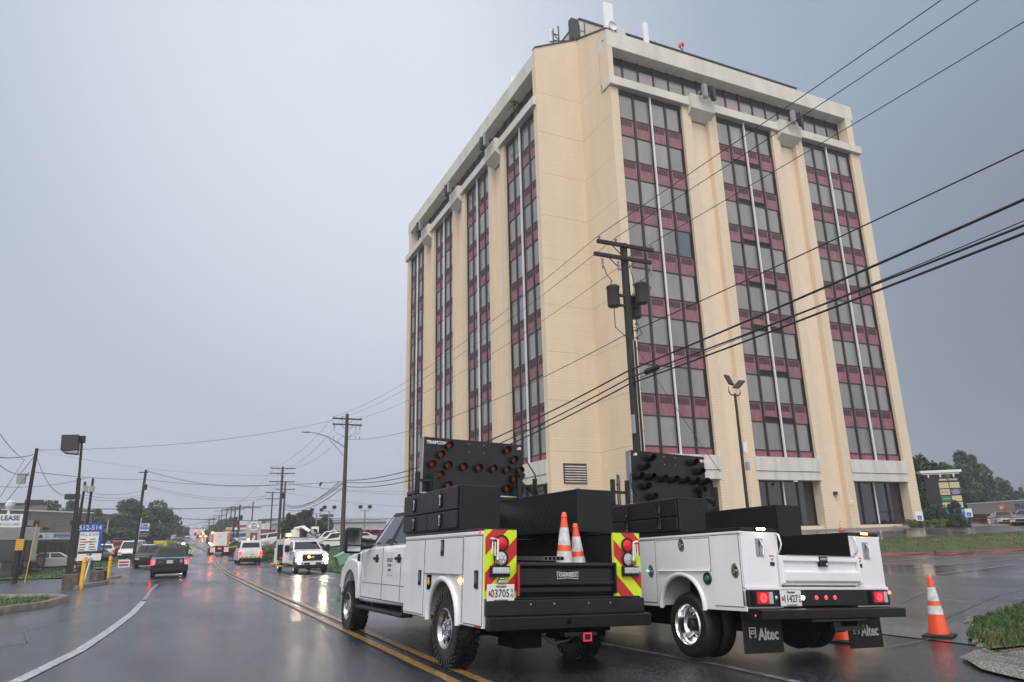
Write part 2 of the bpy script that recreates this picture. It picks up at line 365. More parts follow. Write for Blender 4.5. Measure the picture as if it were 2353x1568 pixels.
mat('postbrown', (.028, .020, .016), .6, namt=.4, nscale=6)
mat('lampbrown', (.035, .034, .038), .5)
mat('led_off', (.25, .24, .20), .3)
mat('pane_dark', (.03, .033, .035), .1)
mat('frame_grey', (.16, .15, .13), .6)
mat('blind', (.35, .36, .35), .5)
mat('signblue', (.02, .10, .42), .4)
mat('signnavy', (.03, .04, .22), .4)
mat('signgreen', (.01, .18, .10), .4)
mat('shed_metal', (.17, .18, .20), .5, namt=.15, nscale=1)
mat('beige', (.50, .46, .36), .7)
mat('awning_blue', (.03, .12, .28), .5)
mat('meshscreen', (.006, .006, .007), .7, alpha=.72)
mat('clad', (.50, .53, .57), .4, namt=.12, nscale=2)
mat('clad_blue', (.05, .20, .38), .4)
mat('sign_red', (.35, .03, .05), .5)
mat('pylon', (.50, .52, .54), .35, metal=.3)
mat('pylon_red', (.42, .01, .04), .35)
mat('signorange', (.55, .06, .02), .4)
mat('pylon_brick', (.018, .016, .016), .6, namt=.4, nscale=6, bump=.5)
mat('cream', (.55, .50, .28), .5)
mat('signnavy2', (.05, .05, .28), .4)
mat('signblue2', (.02, .14, .45), .4)
mat('bank_wall', (.27, .23, .20), .7)
mat('bank_dark', (.06, .05, .045), .5)
mat('bank_orange', (.7, .16, .02), .4)
mat('cream2', (.55, .55, .46), .5)
mat('cabinet_green', (.22, .45, .34), .5)
mat('tape_red', (.40, .015, .04), .4)
mat('tape_yellow', (.75, .72, .03), .4)
mat('drive_red', (.8, .02, .02), .2, emit=(1, .02, .04), es=6)
mat('aqua', (.16, .48, .58), .35)
mat('chev_orange', (.85, .30, .02), .35)
mat('redamber', (.9, .2, .05), .2, emit=(1, .16, .04), es=26)
mat('jacket', (.018, .02, .024), .7)
mat('skin', (.45, .27, .19), .6)
mat('trousers', (.015, .017, .03), .8)
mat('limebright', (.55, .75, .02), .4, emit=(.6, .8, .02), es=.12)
mat('box_white', (.50, .52, .54), .5)
treadm('tread'); mat('blackpaint', (.009, .009, .011), .34, spec=.4, namt=.5, nscale=5, bump=.06, bscale=30); mat('bedliner', (.007, .007, .008), .7, spec=.2, bump=.5, bscale=120)
mat('plastic_black', (.012, .012, .013), .5, spec=.3)
brickm('tower_brick', (.76, .62, .46), (.735, .60, .445), (.67, .535, .385), bw=60, rh=.20, ms=.016, bump=.6, big=.10)
mat('tower_plaster', (.77, .63, .47), .75, namt=.06, nscale=1, bump=.2)
brickm('grey_brick', (.27, .245, .20), (.23, .205, .165), (.15, .135, .11), bw=.8, rh=.22, ms=.03, bump=.4, big=.35)
brickm('brown_block', (.17, .145, .125), (.16, .14, .12), (.13, .11, .10), bw=.8, rh=.4, ms=.02, bump=.2, big=.1)
wet('asphalt_wet', (.018, .020, .024), (.034, .037, .044), rlo=.045, rhi=.26, grain=1., gscale=34, pud=.36)
wet('asphalt_lot', (.042, .042, .046), (.075, .074, .076), rlo=.05, rhi=.36, grain=.9, gscale=36, pud=.42)
wet('concrete_apron', (.11, .098, .082), (.17, .15, .125), rlo=.14, rhi=.38, grain=.5, gscale=40, pud=.4)
mat('line_white', (.46, .47, .48), .3, col2=(.10, .10, .105), nscale=16, nr=(.46, .66), det=8)
mat('line_white_worn', (.30, .30, .31), .3, col2=(.07, .07, .072), nscale=7, nr=(.35, .62), det=6)
mat('line_yellow', (.40, .235, .06), .28, col2=(.07, .06, .05), nscale=12, nr=(.42, .66), det=8)
mat('soil', (.05, .034, .02), .8, namt=.4, nscale=8, bump=.6); mat('grassbase', (.045, .075, .018), .85, col2=(.10, .085, .03), nscale=1.2, nr=(.45, .7), bump=.6, bscale=18)
mat('grassbase2', (.055, .12, .022), .85, col2=(.04, .085, .018), nscale=1.2, bump=.6, bscale=14)
# ---------------------------------------------------------------- ground, road surface and markings
def axis_pts(segs):
    o = []
    for a, b, s in segs:
        n = max(1, int((b-a)/s)); o += [a+(b-a)*k/n for k in range(n)]
    return o+[segs[-1][1]]
XS = axis_pts([(-3000, -400, 650), (-400, -60, 40), (-60, -10, 5), (-10, 16, 1), (16, 60, 2), (60, 200, 14), (200, 3000, 560)])
YS = axis_pts([(-400, -20, 60), (-20, 20, 2), (20, 46, .9), (46, 120, 3), (120, 460, 10), (460, 3500, 380)])
sheet('ground', XS, YS, 'asphalt_wet')
LX, LY = axis_pts([(10.2, 16, .7), (16, 75, 2)]), axis_pts([(-12, 20.6, 1.6)])
sheet('parking_lot', LX, LY, 'asphalt_lot', dz=.012)
sheet('upper_parking_lot', axis_pts([(14, 100, 2)]), axis_pts([(25.2, 60, 1.2)]), 'asphalt_lot', dz=.014)
yp = [(2.95, -6), (2.98, 8), (3.0, 30), (3.15, 50), (3.5, 70), (4.2, 90), (4.6, 105), (4.3, 125), (3.4, 160), (1, 230), (-3, 340)]
for k, off in enumerate((-.14, .14)):
    ribbon('centre_line', [(x+off, y) for x, y in yp], .13, 'line_yellow')
ribbon('edge_line', [(-4.6, 3), (-3.0, 7.2), (-1.55, 10.7), (-1.2, 13.4), (-1.0, 16.6), (-.8, 20.9), (-.72, 25.2)], .17, 'line_white')
ribbon('edge_line', [(-.72, 25.9), (-.7, 31.9), (-.6, 38)], .12, 'line_white_worn')
ribbon('lane_line', [(5.0, 20), (5.9, 9.0), (6.05, 7.3), (6.0, 5.9), (5.8, 2)], .11, 'line_white_worn')
ribbon('lane_line', [(5.9, 20), (6.2, 32.3), (6.7, 50), (7.3, 62), (7.6, 75), (8.6, 100)], .11, 'line_white_worn')
ribbon('lane_line', [(8.6, 103), (6.4, 112), (6.0, 122), (6.5, 135), (7.5, 165), (6, 230), (1.5, 340)], .16, 'line_white')
ribbon('lane_line', [(-1.2, 120), (-2.4, 160), (-5, 230), (-10, 335)], .14, 'line_white_worn')
for a, b in (((24, 19), (33, 18.2)), ((21.5, 16.2), (27.5, 15.6)), ((30.5, 19.6), (44, 17.8)), ((20, 14.2), (23.5, 14.2)), ((37, 17.2), (50, 16))):
    ribbon('bay_line', [a, b], .11, 'line_white_worn', dz=.02)
# ---------------------------------------------------------------- the tower: yellow brick office block with a notched corner
TL = Vector((0, 0, 0))
tower = thing('office_tower', 'ten storey pale yellow brick office tower with pink spandrels and a concrete crown', 'building', (26.4, 38.0, 1.5))
TO = Vector((26.4, 38.0, 1.5))
class TB(MB):     # absolute coordinates, shifted to the tower's base
    def build(s, *a, **k):
        s.v = [(p[0]-TO.x, p[1]-TO.y, p[2]-TO.z) for p in s.v]; k.setdefault('parent', tower); return super().build(*a, **k)
Z0, ZL0, ZL1, ZW, ZB0, ZB1, ZF0, ZF1 = 1.0, 5.0, 6.60, 33.95, 33.98, 34.7, 37.5, 38.95
X0, X1, Y0, Y1 = 22.4, 52.75, 38.0, 77.1      # left face plane, right end, right face plane, far end
XC, YC = 26.4, 42.26                          # notch
XW, YW = X0+.28, Y0+.28                       # recessed glazing planes
RB = [(27.1, 33.0), (36.4, 42.3), (45.75, 51.65)]
LB = [(42.85, 48.6), (52.1, 57.9), (61.35, 67.15), (70.6, 76.2)]
b = TB()      # brick core + piers
b.box(XC+1.2, X1-.3, Y0+1.2, Y1-.4, Z0, ZF0+.8, 'tower_brick')
b.box(X0+1.2, XC+1.25, YC+.35, Y1-.4, Z0, ZF0+.8, 'tower_brick')
TS = 41.1
b.prism([(X0, YC, Z0), (XC, YC, Z0), (XC, YC, TS), (X0, YC, 39.1)], (0, .339, 0), 'tower_brick')            # notch walls, sloping up to the inner corner
b.prism([(XC, Y0+1.25, Z0), (XC, YC-.002, Z0), (XC, YC-.002, TS), (XC, Y0+1.25, 39.6)], (.34, 0, 0), 'tower_brick')
b.prism([(XC, Y0+.01, ZF1), (XC, Y0+1.25, ZF1), (XC, Y0+1.25, 39.6), (XC, Y0+.01, 39.0)], (.34, 0, 0), 'tower_brick')
for k in range(9):
    zz = 7.1+3.5*k; b.box(X0+.05, XC-.004, YC-.004, YC, zz, zz+.035, 'joint'); b.box(XC-.004, XC, Y0+.05, YC-.004, zz, zz+.035, 'joint')
def pier(ax, a0, a1, plane, zt=ZW, cap=None):
    # two ribs with a recessed centre
    wdt = a1-a0; rib = .85 if wdt > 2.5 else wdt; d = 1.25
    segs = [(a0, a0+rib, 0), (a0+rib, a1-rib, .42), (a1-rib, a1, 0)] if wdt > 2.5 else [(a0, a1, 0)]
    for s0, s1, off in segs:
        if s1-s0 < .01: continue
        mt = 'tower_plaster' if off else 'tower_brick'
        if ax == 'x': b.box(s0, s1, plane+off, plane+d, Z0, zt, mt)
        else: b.box(plane+off, plane+d, s0, s1, Z0, zt, mt)
pier('x', XC, 27.1, Y0); pier('x', 33.0, 36.4, Y0); pier('x', 42.3, 45.75, Y0); pier('x', 51.65, X1, Y0)
pier('y', YC+.34, LB[0][0], X0)
for i in range(3): pier('y', LB[i][1], LB[i+1][0], X0)
pier('y', LB[3][1], Y1, X0)
# end piers rise to the fascia beside the recessed top strip
b.box(XC, XC+.45, Y0+.02, Y0+1.2, ZB1, ZF0, 'tower_brick'); b.box(X1-1.0, X1-.25, Y0+.02, Y0+1.2, ZB1, ZF0, 'tower_brick')
b.box(X0+.02, X0+1.2, YC+.34, YC+.62, ZB1, ZF0, 'tower_brick'); b.box(X0+.02, X0+1.2, Y1-.95, Y1-.3, ZB1, ZF0, 'tower_brick')
b.box(X1-.31, X1, Y0+1.25, Y1, Z0, ZW, 'tower_brick')
for lo, hi in RB: b.box(lo, hi, YW-.06, Y0+1.2, Z0, 1.83, 'tower_plaster')
b.build('brick_wall')
b = TB()      # concrete crown and bands
b.box(XC, X1, Y0, Y0+1.3, ZF0, ZF1, 'fascia'); b.box(X0, X0+1.3, YC+.345, Y1, ZF0, ZF1-.05, 'fascia')
b.box(X1-1.0, X1-.002, Y0+1.31, Y1, ZF0, ZF1-.02, 'fascia')
b.box(X0+1.31, XC+2, YC+.346, Y1-.01, ZF0+.01, ZF0+.9, 'fascia'); b.box(XC+1.2, X1-1.01, Y0+1.31, Y1-.01, ZF0+.02, ZF0+.8, 'fascia')
b.build('crown_fascia', bev=.03)
b = TB(); b.box(XC-.12, X1+.1, Y0-.28, Y0+.9, ZB0, ZB1, 'fascia'); b.build('ledge_band', bev=.03)
b = TB(); b.box(X0-.28, X0+.9, YC+.1, Y1+.15, ZB0, ZB1, 'fascia'); b.build('ledge_band', bev=.03)
for px in (34.7, 44.02):      # brackets over the recessed piers
    b = TB(); b.prism([(px-1.15, Y0-.55, ZB0-.35), (px-1.15, Y0-.55, ZB1+.22), (px-1.15, Y0+.3, ZB1+.22), (px-1.15, Y0+.3, ZB0-.95)], (2.3, 0, 0), 'fascia'); b.build('bracket', bev=.03)
for py in (50.35, 59.6, 68.9):
    b = TB(); b.prism([(X0-.55, py-1.15, ZB0-.35), (X0-.55, py-1.15, ZB1+.22), (X0+.3, py-1.15, ZB1+.22), (X0+.3, py-1.15, ZB0-.95)], (0, 2.3, 0), 'fascia'); b.build('bracket', bev=.03)
b = TB()
b.prism([(X0-.02, YC-.06, 39.1), (XC, YC-.06, TS), (XC, YC-.06, TS+.13), (X0-.02, YC-.06, 39.23)], (0, .45, 0), 'darkmetal'); b.prism([(XC-.06, Y0, 39.0), (XC-.06, YC-.07, TS), (XC-.06, YC-.07, TS+.13), (XC-.06, Y0, 39.13)], (.45, 0, 0), 'darkmetal')
b.build('parapet_cap')
# roof plant screen behind the crown
b = TB(); b.box(26.8, 51.3, 42.4, 56, ZF0, 43.35, 'penthouse'); b.box(26.75, 51.4, 42.3, 56.1, 43.35, 43.5, 'darkmetal'); b.box(26.0, 26.7, 42.35, 42.85, 41.3, 43.3, 'mullion')
b.build('roof_screen', bev=0)
# facade builder
SPT = [7.11+3.5*k for k in range(8)]       # spandrel tops
def facade(ax, lo, hi, plane, right, mid_louver):
    F = (lambda u, d, zz: (u, plane+d, zz)) if ax == 'x' else (lambda u, d, zz: (plane+d, u, zz))
    def bx(B, u0, u1, d0, d1, z0, z1, mt):
        if ax == 'x': B.box(u0, u1, plane+d0, plane+d1, z0, z1, mt)
        else: B.box(plane+d0, plane+d1, u0, u1, z0, z1, mt)
    n = 4; cw = (hi-lo)/n; mb = TB()
    for i in range(n+1):
        hw = .11 if i in (0, n) else (.085)
        u = lo+i*cw; bx(mb, max(lo, u-hw), min(hi, u+hw), -.06, .06, ZL1, ZW, 'mullion')
    bx(mb, lo, hi, -.05, .07, ZW-.32, ZW, 'mullion')
    mb.build('mullion_frame')
    for i in range(n):
        u0, u1 = lo+i*cw+.1, lo+(i+1)*cw-.1
        zs = [ZL1]+SPT
        for k, zt in enumerate(SPT):
            zb = ZL1 if k == 0 else zt-1.45
            lv = mid_louver and i in (1, 2) and k > 0
            S = TB() if right else SPALL
            bx(S, u0, u1, 0.02, .08, zb+(.42 if lv else 0), zt, 'spandrel')
            z1, z0 = (zt-.12, zt-.58) if k else (zt-.06, zb+.06)
            g = (u1-u0)*.78/5
            for q in range(5):
                a = u0+(u1-u0)*.11+q*g; bx(S, a+.02, a+g-.02, .005, .02, z0, z1, 'louver' if k else 'spandrel_edge')
            bx(S, u0-.02, u1+.02, -.02, .05, zt-.03, zt+.05, 'mullion')
            if k: bx(S, u0-.02, u1+.02, -.02, .05, zb-.05, zb+.03, 'mullion')
            if lv:
                bx(S, u0, u1, .06, .1, zb, zb+.42, 'black')
                for q in range(4): bx(S, u0, u1, -.02, .06, zb+.06+q*.095, zb+.10+q*.095, 'mullion')
            if right: S.build('spandrel')
            # window above this spandrel
            w0, w1 = zt+.05, (SPT[k+1]-1.45-.04 if k < 7 else ZW-.32)
            r = R.random(); pm = 'pane_blue' if (right and lo < 30 and i == 3 and k == 4) else 'pane%d' % (0 if r < .45 else 1 if r < .75 else 2 if r < .9 else 3)
            W_ = TB() if right else WALL
            bx(W_, u0-.02, u1+.02, .03, .05, w0, w1, pm)
            # dark band along the jamb of the last pane column
            if i == 3: bx(W_, u1-.16, u1+.02, .02, .03, w0, w1, 'mullion')
            if right: W_.build('window')
    c = (lo+hi)/2; pb = TB(); bx(pb, c-.07, c+.03, -.24, -.12, ZL1-.1, ZW+.1, 'white_pipe')
    for zz in range(8, 33, 5): bx(pb, c-.05, c+.01, -.13, -.05, zz, zz+.08, 'galv')
    pb.build('white_rail')
    lb = TB(); bx(lb, lo-.12, hi+.12, -.42, .9, ZL0+.62, ZL1, 'lintel'); bx(lb, lo-.12, hi+.12, -.36, .9, ZL0, ZL0+.60, 'lintel'); lb.build('lintel', bev=.02)
SPALL, WALL = TB(), TB()
for q, (lo, hi) in enumerate(RB): facade('x', lo, hi, YW, True, q == 1)
for lo, hi in LB: facade('y', lo, hi, XW, False, False)
SPALL.build('spandrel', kind='stuff'); WALL.build('window', kind='stuff')
# recessed top strip
def strip(ax, lo, hi, plane, n, right):
    cw = (hi-lo)/n
    def bx(B, u0, u1, d0, d1, z0, z1, mt):
        if ax == 'x': B.box(u0, u1, plane+d0, plane+d1, z0, z1, mt)
        else: B.box(plane+d0, plane+d1, u0, u1, z0, z1, mt)
    F_ = TB(); bx(F_, lo, hi, 0, .1, ZB1, ZF0, 'mullion')
    for i in range(n+1): bx(F_, lo+i*cw-.07, lo+i*cw+.07, -.09, 0, ZB1, ZF0, 'mullion')
    F_.build('top_strip_frame'); P_ = TB()
    for i in range(n):
        pm = 'pane_pink' if i in (2, 8) else 'pane%d' % R.choice((0, 0, 1, 2)); bx(P_, lo+i*cw+.09, lo+(i+1)*cw-.09, -.03, 0, ZB1+.18, ZF0-.72, pm)
    P_.build('top_strip_panes')
strip('x', XC+.45, X1-1.0, Y0+1.02, 17, True); strip('y', YC+.62, Y1-.95, X0+1.02, 22, False)
# ground floor glazing
for q, (lo, hi) in enumerate(RB):
    g = TB(); g.box(lo+.02, hi-.02, YW+.55, YW+.62, 1.83, ZL0, 'glass_store')
    for i in range(5): u = lo+.05+(hi-lo-.1)*i/4; g.box(u-.05, u+.05, YW+.46, YW+.55, 1.83, ZL0, 'mullion')
    g.box(lo+2.9, lo+3.0, YW+.40, YW+.46, 1.83, ZL0, 'white_pipe'); g.box(lo, hi, YW+.3, YW+.56, 1.78, 1.9, 'mullion')
    if q == 2: g.box(lo+2.9, hi-.1, YW+.43, YW+.47, 2.75, 2.81, 'mullion')
    g.build('shop_glazing')
for lo, hi in LB:
    g = TB(); g.box(XW+.3, XW+.36, lo, hi, 1.2, ZL0, 'glass_store'); 
    for i in range(5): g.box(XW+.2, XW+.3, lo+(hi-lo)*i/4-.05, lo+(hi-lo)*i/4+.05, 1.2, ZL0, 'mullion')
    g.build('shop_glazing')
g = TB()     # louvred vent and round vent on the notch wall

g.box(23.35, 25.15, YC-.05, YC, 4.95, 6.3, 'louver')
for i in range(7): g.prism([(23.42, YC-.05, 5.05+i*.17), (23.42, YC-.12, 5.02+i*.17), (23.42, YC-.12, 5.05+i*.17), (23.42, YC-.05, 5.12+i*.17)], (1.66, 0, 0), 'concrete')
g.build('wall_vent')
g = TB(); g.lathe([(.0, -.1), (.2, -.1), (.24, -.05), (.24, 0)], 20, 'galv', (24.4, YC, 4.45), 'y'); g.build('round_vent')
for i, (x0, z0) in enumerate(((35.6, 2.55), )):
    g = TB(); g.box(x0, x0+.22, Y0-.08, Y0, z0, z0+.3, 'galv'); g.build('meter_box')
g = TB(); g.box(49.5, 49.85, YW-.12, YW-.06, 1.25, 1.7, 'galv'); g.build('meter_box')
g = TB(); g.box(43.9, 44.25, Y0-.12+.42, Y0+.42, 4.0, 4.25, 'darkmetal'); g.box(43.95, 44.2, Y0+.1, Y0+.3, 3.95, 4.0, 'whitelit2' if False else 'clearlens'); g.build('wall_light')
# ---------------------------------------------------------------- vehicle parts
def arc_pts(cy, cz, r, a0, a1, n=12): return [(cy+r*cos(radians(a0+(a1-a0)*i/n)), cz+r*sin(radians(a0+(a1-a0)*i/n))) for i in range(n+1)]
def side_prism(B, prof, x0, x1, mt): B.prism([(x0, y, z) for y, z in prof], (x1-x0, 0, 0), mt)
def wheel(parent, x, y, side, r=.40, wd=.26, rr=.23, style='steel', z=None, n=28, knob=False, name='wheel'):
    z = r if z is None else z; T = MB(); s = side
    T.lathe([(rr-.01, -wd/2+.01), (rr+.02, -wd/2), (r-.05, -wd/2), (r-.012, -wd/2+.03), (r, -wd/2+.07), (r, wd/2-.07), (r-.012, wd/2-.03), (r-.05, wd/2), (rr+.02, wd/2), (rr-.01, wd/2-.01)], n, 'rubber_wet' if knob else 'rubber', (0, 0, 0), 'x')
    if knob:
        for k in range(30):
            a = 2*pi*k/30
            for dx, ln, off in ((-.095, .075, 0), (.095, .075, .5), (0, .06, .25)):
                Mx = Matrix.Rotation(a+off*2*pi/30, 4, 'X') @ Matrix.Translation((dx, 0, r)) @ Matrix.Rotation(.35 if dx else -.5, 4, 'Z')
                T.box(-ln/2, ln/2, -.028, .028, -.012, .016, 'rubber_wet', Mx)
            for sd in (-1, 1):
                Mx = Matrix.Rotation(a+pi/30, 4, 'X') @ Matrix.Translation((sd*wd/2, 0, r-.05)); T.box(-.012, .012, -.024, .024, -.03, .045, 'rubber_wet', Mx)
    w_ = T.build(name, parent, smooth=35, loc=(x, y, z))
    Q = MB(); o = s*(wd/2)
    if style == 'dually':
        Q.lathe([(rr+.004, o), (rr-.012, o+s*.012), (rr-.03, o-s*.02), (rr-.045, o-s*.10), (.13, o-s*.16), (.06, o-s*.15), (0, o-s*.15)], 32, 'chrome', (0, 0, 0), 'x')
        for k in range(8): a = 2*pi*k/8+.3; Q.disc((o-s*.135, .155*cos(a)*.95, .155*sin(a)*.95), .024, 12, 'deepblack', 'x')
        Q.lathe([(.075, o-s*.15), (.075, o-s*.05), (.05, o-s*.03), (0, o-s*.03)], 16, 'darkmetal', (0, 0, 0), 'x')
    elif style == 'steel':
        Q.lathe([(rr+.004, o), (rr-.010, o+s*.008), (rr-.025, o-s*.02), (rr-.04, o-s*.05), (rr-.055, o-s*.045), (.10, o-s*.015), (.075, o-s*.04), (0, o-s*.04)], 32, 'steel', (0, 0, 0), 'x')
        for k in range(8): a = 2*pi*k/8+.2; Q.disc((o-s*.018, .145*cos(a), .145*sin(a)), .022, 10, 'deepblack', 'x', .034)
        Q.lathe([(.058, o-s*.04), (.055, o+s*.02), (.03, o+s*.03), (0, o+s*.03)], 14, 'chrome', (0, 0, 0), 'x')
        for k in range(8): a = 2*pi*k/8; Q.sph((o-s*.02, .085*cos(a), .085*sin(a)), .014, 'chrome', 6)
    else:
        Q.lathe([(rr+.004, o), (rr-.02, o-s*.01), (.12, o-s*.03), (0, o-s*.02)], 20, 'steel' if style == 'alloy' else 'darkmetal', (0, 0, 0), 'x')
        for k in range(5): a = 2*pi*k/5; Q.disc((o-s*.006, .13*cos(a), .13*sin(a)), .045, 8, 'deepblack', 'x')
    Q.build('rim', w_, smooth=35); return w_
def frustum(B, r0, r1, mt):   # r: (x half, y0, y1, z)
    vs = [(-r0[0], r0[1], r0[3]), (r0[0], r0[1], r0[3]), (r0[0], r0[2], r0[3]), (-r0[0], r0[2], r0[3]), (-r1[0], r1[1], r1[3]), (r1[0], r1[1], r1[3]), (r1[0], r1[2], r1[3]), (-r1[0], r1[2], r1[3])]
    B.add(vs, [(3, 2, 1, 0), (4, 5, 6, 7), (0, 1, 5, 4), (1, 2, 6, 5), (2, 3, 7, 6), (3, 0, 4, 7)], mt)
def onface(A, B_, C, D, u, v, off=.006):   # A,B bottom; D,C top
    A, B_, C, D = map(Vector, (A, B_, C, D)); p = (A*(1-u)+B_*u)*(1-v)+(D*(1-u)+C*u)*v; n = (B_-A).cross(D-A).normalized(); return tuple(p+n*off)
def glass(name, parent, face, uvs, mt='carglass', off=.006):
    g = MB(); g.poly([onface(*face, u, v, off) for u, v in uvs], mt); return g.build(name, parent)
def cab(root, paint='whitepaint', yo=0., front='off', crew=True, detail=True, glassm='carglass'):
    def P(pr): return [(y+yo, z) for y, z in pr]
    b = MB()
    prof = P([(1.72, .56), (1.72, 1.43), (3.9, 1.42), (4.0, 1.39), (4.6, 1.35), (5.3, 1.27), (5.52, 1.17), (5.62, 1.0), (5.64, .66), (5.55, .60)]+arc_pts(4.95, .52, .50, 10, 172, 12)+[(4.42, .52), (3.9, .52)])
    side_prism(b, prof, -.955, .955, paint); b.build('body', root, bev=.055, seg=3, smooth=45)
    h = MB(); side_prism(h, P([(4.0, 1.30), (4.02, 1.425), (4.6, 1.41), (5.25, 1.345), (5.45, 1.25), (5.5, 1.0)]), -.70, .70, paint); h.build('hood', root, bev=.05, seg=3, smooth=45)
    for s in (-1, 1):
        f = MB(); o_ = arc_pts(4.95, .52, .615, 12, 168, 14); i_ = arc_pts(4.95, .52, .50, 168, 12, 14)
        side_prism(f, P([(5.58, .70), (5.56, 1.02), (5.3, 1.17), (4.9, 1.22), (4.42, 1.17), (4.32, .95), (4.36, .56), (4.46, .56)]+[p for p in arc_pts(4.95, .52, .505, 172, 18, 14)]), s*.95, s*1.0, paint); f.build('fender', root, bev=.025, seg=3, smooth=40)
        if detail:
            d = MB()
            for yy, z0, z1 in ((3.05, .60, 1.43), (2.12, .62, 1.20), (4.28, .58, 1.40)): d.box(s*.9565, s*.9585, yy+yo-.006, yy+yo+.006, z0, z1, 'black')
            d.box(s*.9565, s*.9585, 1.73+yo, 4.28+yo, .595, .607, 'black'); d.box(s*.957, s*.9595, 1.76+yo, 4.28+yo, .83, .838, 'steel'); d.build('door_seam', root)
            for yy in (3.4, 2.24):
                q = MB(); q.box(s*.955, s*.985, yy+yo-.13, yy+yo+.13, 1.20, 1.245, 'plastic_black'); q.box(s*.95, s*.967, yy+yo-.08, yy+yo+.04, 1.16, 1.285, 'plastic_black'); q.build('door_handle', root, bev=.01)
            r = MB(); r.box(s*.86, s*1.05, 1.75+yo, 4.25+yo, .42, .47, 'plastic_black'); r.box(s*.84, s*.9, 2.1+yo, 2.2+yo, .45, .56, 'plastic_black'); r.box(s*.84, s*.9, 3.7+yo, 3.8+yo, .45, .56, 'plastic_black'); r.build('side_step', root, bev=.015)
            v = MB(); v.box(s*.955, s*.962, 4.44+yo, 4.6+yo, 1.0, 1.3, 'plastic_black'); v.box(s*.96, s*.965, 4.48+yo, 4.6+yo, 1.27, 1.30, 'chrome'); v.build('fender_vent', root)
    # greenhouse
    y0, y1, t0, t1 = 1.74+yo, 3.93+yo, 1.86+yo, 3.02+yo; bz, tz, bx, tx = 1.42, 1.955, .93, .77
    g = MB(); frustum(g, (bx, y0, y1, bz), (tx, t0, t1, tz), paint); g.build('roof', root, bev=.06, seg=3, smooth=45)
    if True:
        L_ = ((-bx, y1, bz), (-bx, y0, bz), (-tx, t0, tz), (-tx, t1, tz)); R_ = ((bx, y0, bz), (bx, y1, bz), (tx, t1, tz), (tx, t0, tz))
        for F_, m_ in ((L_, lambda u: u), (R_, lambda u: 1-u)):
            glass('side_window', root, F_, [(m_(u), v) for u, v in ((.14, .04), (.50, .04), (.47, .86), (.10, .86))][::(1 if F_ is L_ else -1)], glassm+'_grey' if glassm == 'carglass' else glassm)
            glass('side_window', root, F_, [(m_(u), v) for u, v in ((.58, .04), (.86, .04), (.92, .3), (.93, .86), (.56, .86))][::(1 if F_ is L_ else -1)], glassm)
            glass('pillar_trim', root, F_, [(m_(u), v) for u, v in ((.50, .01), (.58, .01), (.56, .92), (.47, .92))][::(1 if F_ is L_ else -1)], 'plastic_black', .009)
            glass('drip_visor', root, F_, [(m_(u), v) for u, v in ((.02, .10), (.08, .10), (.06, .84), (.94, .86), (.94, .94), (.02, .94))][::(1 if F_ is L_ else -1)], 'plastic_black', .012)
        glass('rear_window', root, ((-bx, y0, bz), (bx, y0, bz), (tx, t0, tz), (-tx, t0, tz)), ((.1, .1), (.9, .1), (.88, .85), (.12, .85)), 'carglass')
        glass('windshield', root, ((bx, y1, bz), (-bx, y1, bz), (-tx, t1, tz), (tx, t1, tz)), ((.05, .05), (.95, .05), (.93, .92), (.07, .92)), 'carglass')
        w_ = MB(); 
        for s in (-.45, .25): w_.tube([(s, y1+.01, bz+.03), (s+.35, y1-.25, bz+.17)], .008, 5, 'black')
        w_.build('wiper', root)
    for s in (-1, 1):      # towing mirrors
        m = MB(); m.box(s*1.12, s*1.40, 3.74+yo, 3.92+yo, 1.30, 1.72, 'plastic_black'); mm = m.build('mirror', root, bev=.05, seg=3, smooth=40)
        q = MB(); q.box(s*1.15, s*1.37, 3.733+yo, 3.739+yo, 1.44, 1.68, 'chrome'); q.box(s*1.15, s*1.37, 3.733+yo, 3.739+yo, 1.335, 1.42, 'chrome')
        q.tube([(s*.9, 3.78+yo, 1.50), (s*1.15, 3.84+yo, 1.53)], .03, 8, 'plastic_black'); q.tube([(s*.9, 3.78+yo, 1.42), (s*1.15, 3.84+yo, 1.40)], .03, 8, 'plastic_black'); q.build('mirror_glass', mm)
    # front end
    lit = front == 'lit'
    g = MB(); g.box(-.60, .60, 5.50+yo, 5.66+yo, .78, 1.17, 'plastic_black')
    for k in range(5): g.box(-.57, .57, 5.66+yo, 5.675+yo, .82+k*.07, .84+k*.07, 'darkmetal')
    g.box(-.60, .60, 5.66+yo, 5.68+yo, 1.14, 1.18, 'chrome'); g.build('grille', root, bev=.01)
    e = MB(); e.lathe([(0, .02), (.11, .015), (.125, 0)], 20, 'chrome', (0, 5.68+yo, .99), 'y'); e.v = [(p[0], p[1], .99+(p[2]-.99)*.45) for p in e.v]; e.build('grille_badge', root)
    for s in (-1, 1):
        q = MB(); q.box(s*.62, s*.92, 5.50+yo, 5.655+yo, .80, 1.17, 'clearlens'); hl = q.build('headlight', root, bev=.02)
        if lit:
            q = MB(); q.box(s*.64, s*.88, 5.655+yo, 5.67+yo, 1.06, 1.15, 'headlamp_lit'); q.box(s*.66, s*.92, 5.655+yo, 5.67+yo, .82, .92, 'headlamp_lit'); q.build('lit_lens', hl)
    k = MB(); k.box(-.97, .97, 5.58+yo, 5.80+yo, .56, .74, 'chrome'); k.box(-.5, .5, 5.78+yo, 5.81+yo, .58, .68, 'plastic_black'); k.box(-.9, .9, 5.6+yo, 5.77+yo, .40, .56, 'plastic_black'); fb = k.build('front_bumper', root, bev=.04, seg=3, smooth=40)
    for s in (-1, 1):
        q = MB(); q.disc((s*.80, 5.812+yo, .65), .055, 14, 'headlamp_lit' if lit else 'clearlens', 'y'); q.build('fog_lamp', fb)
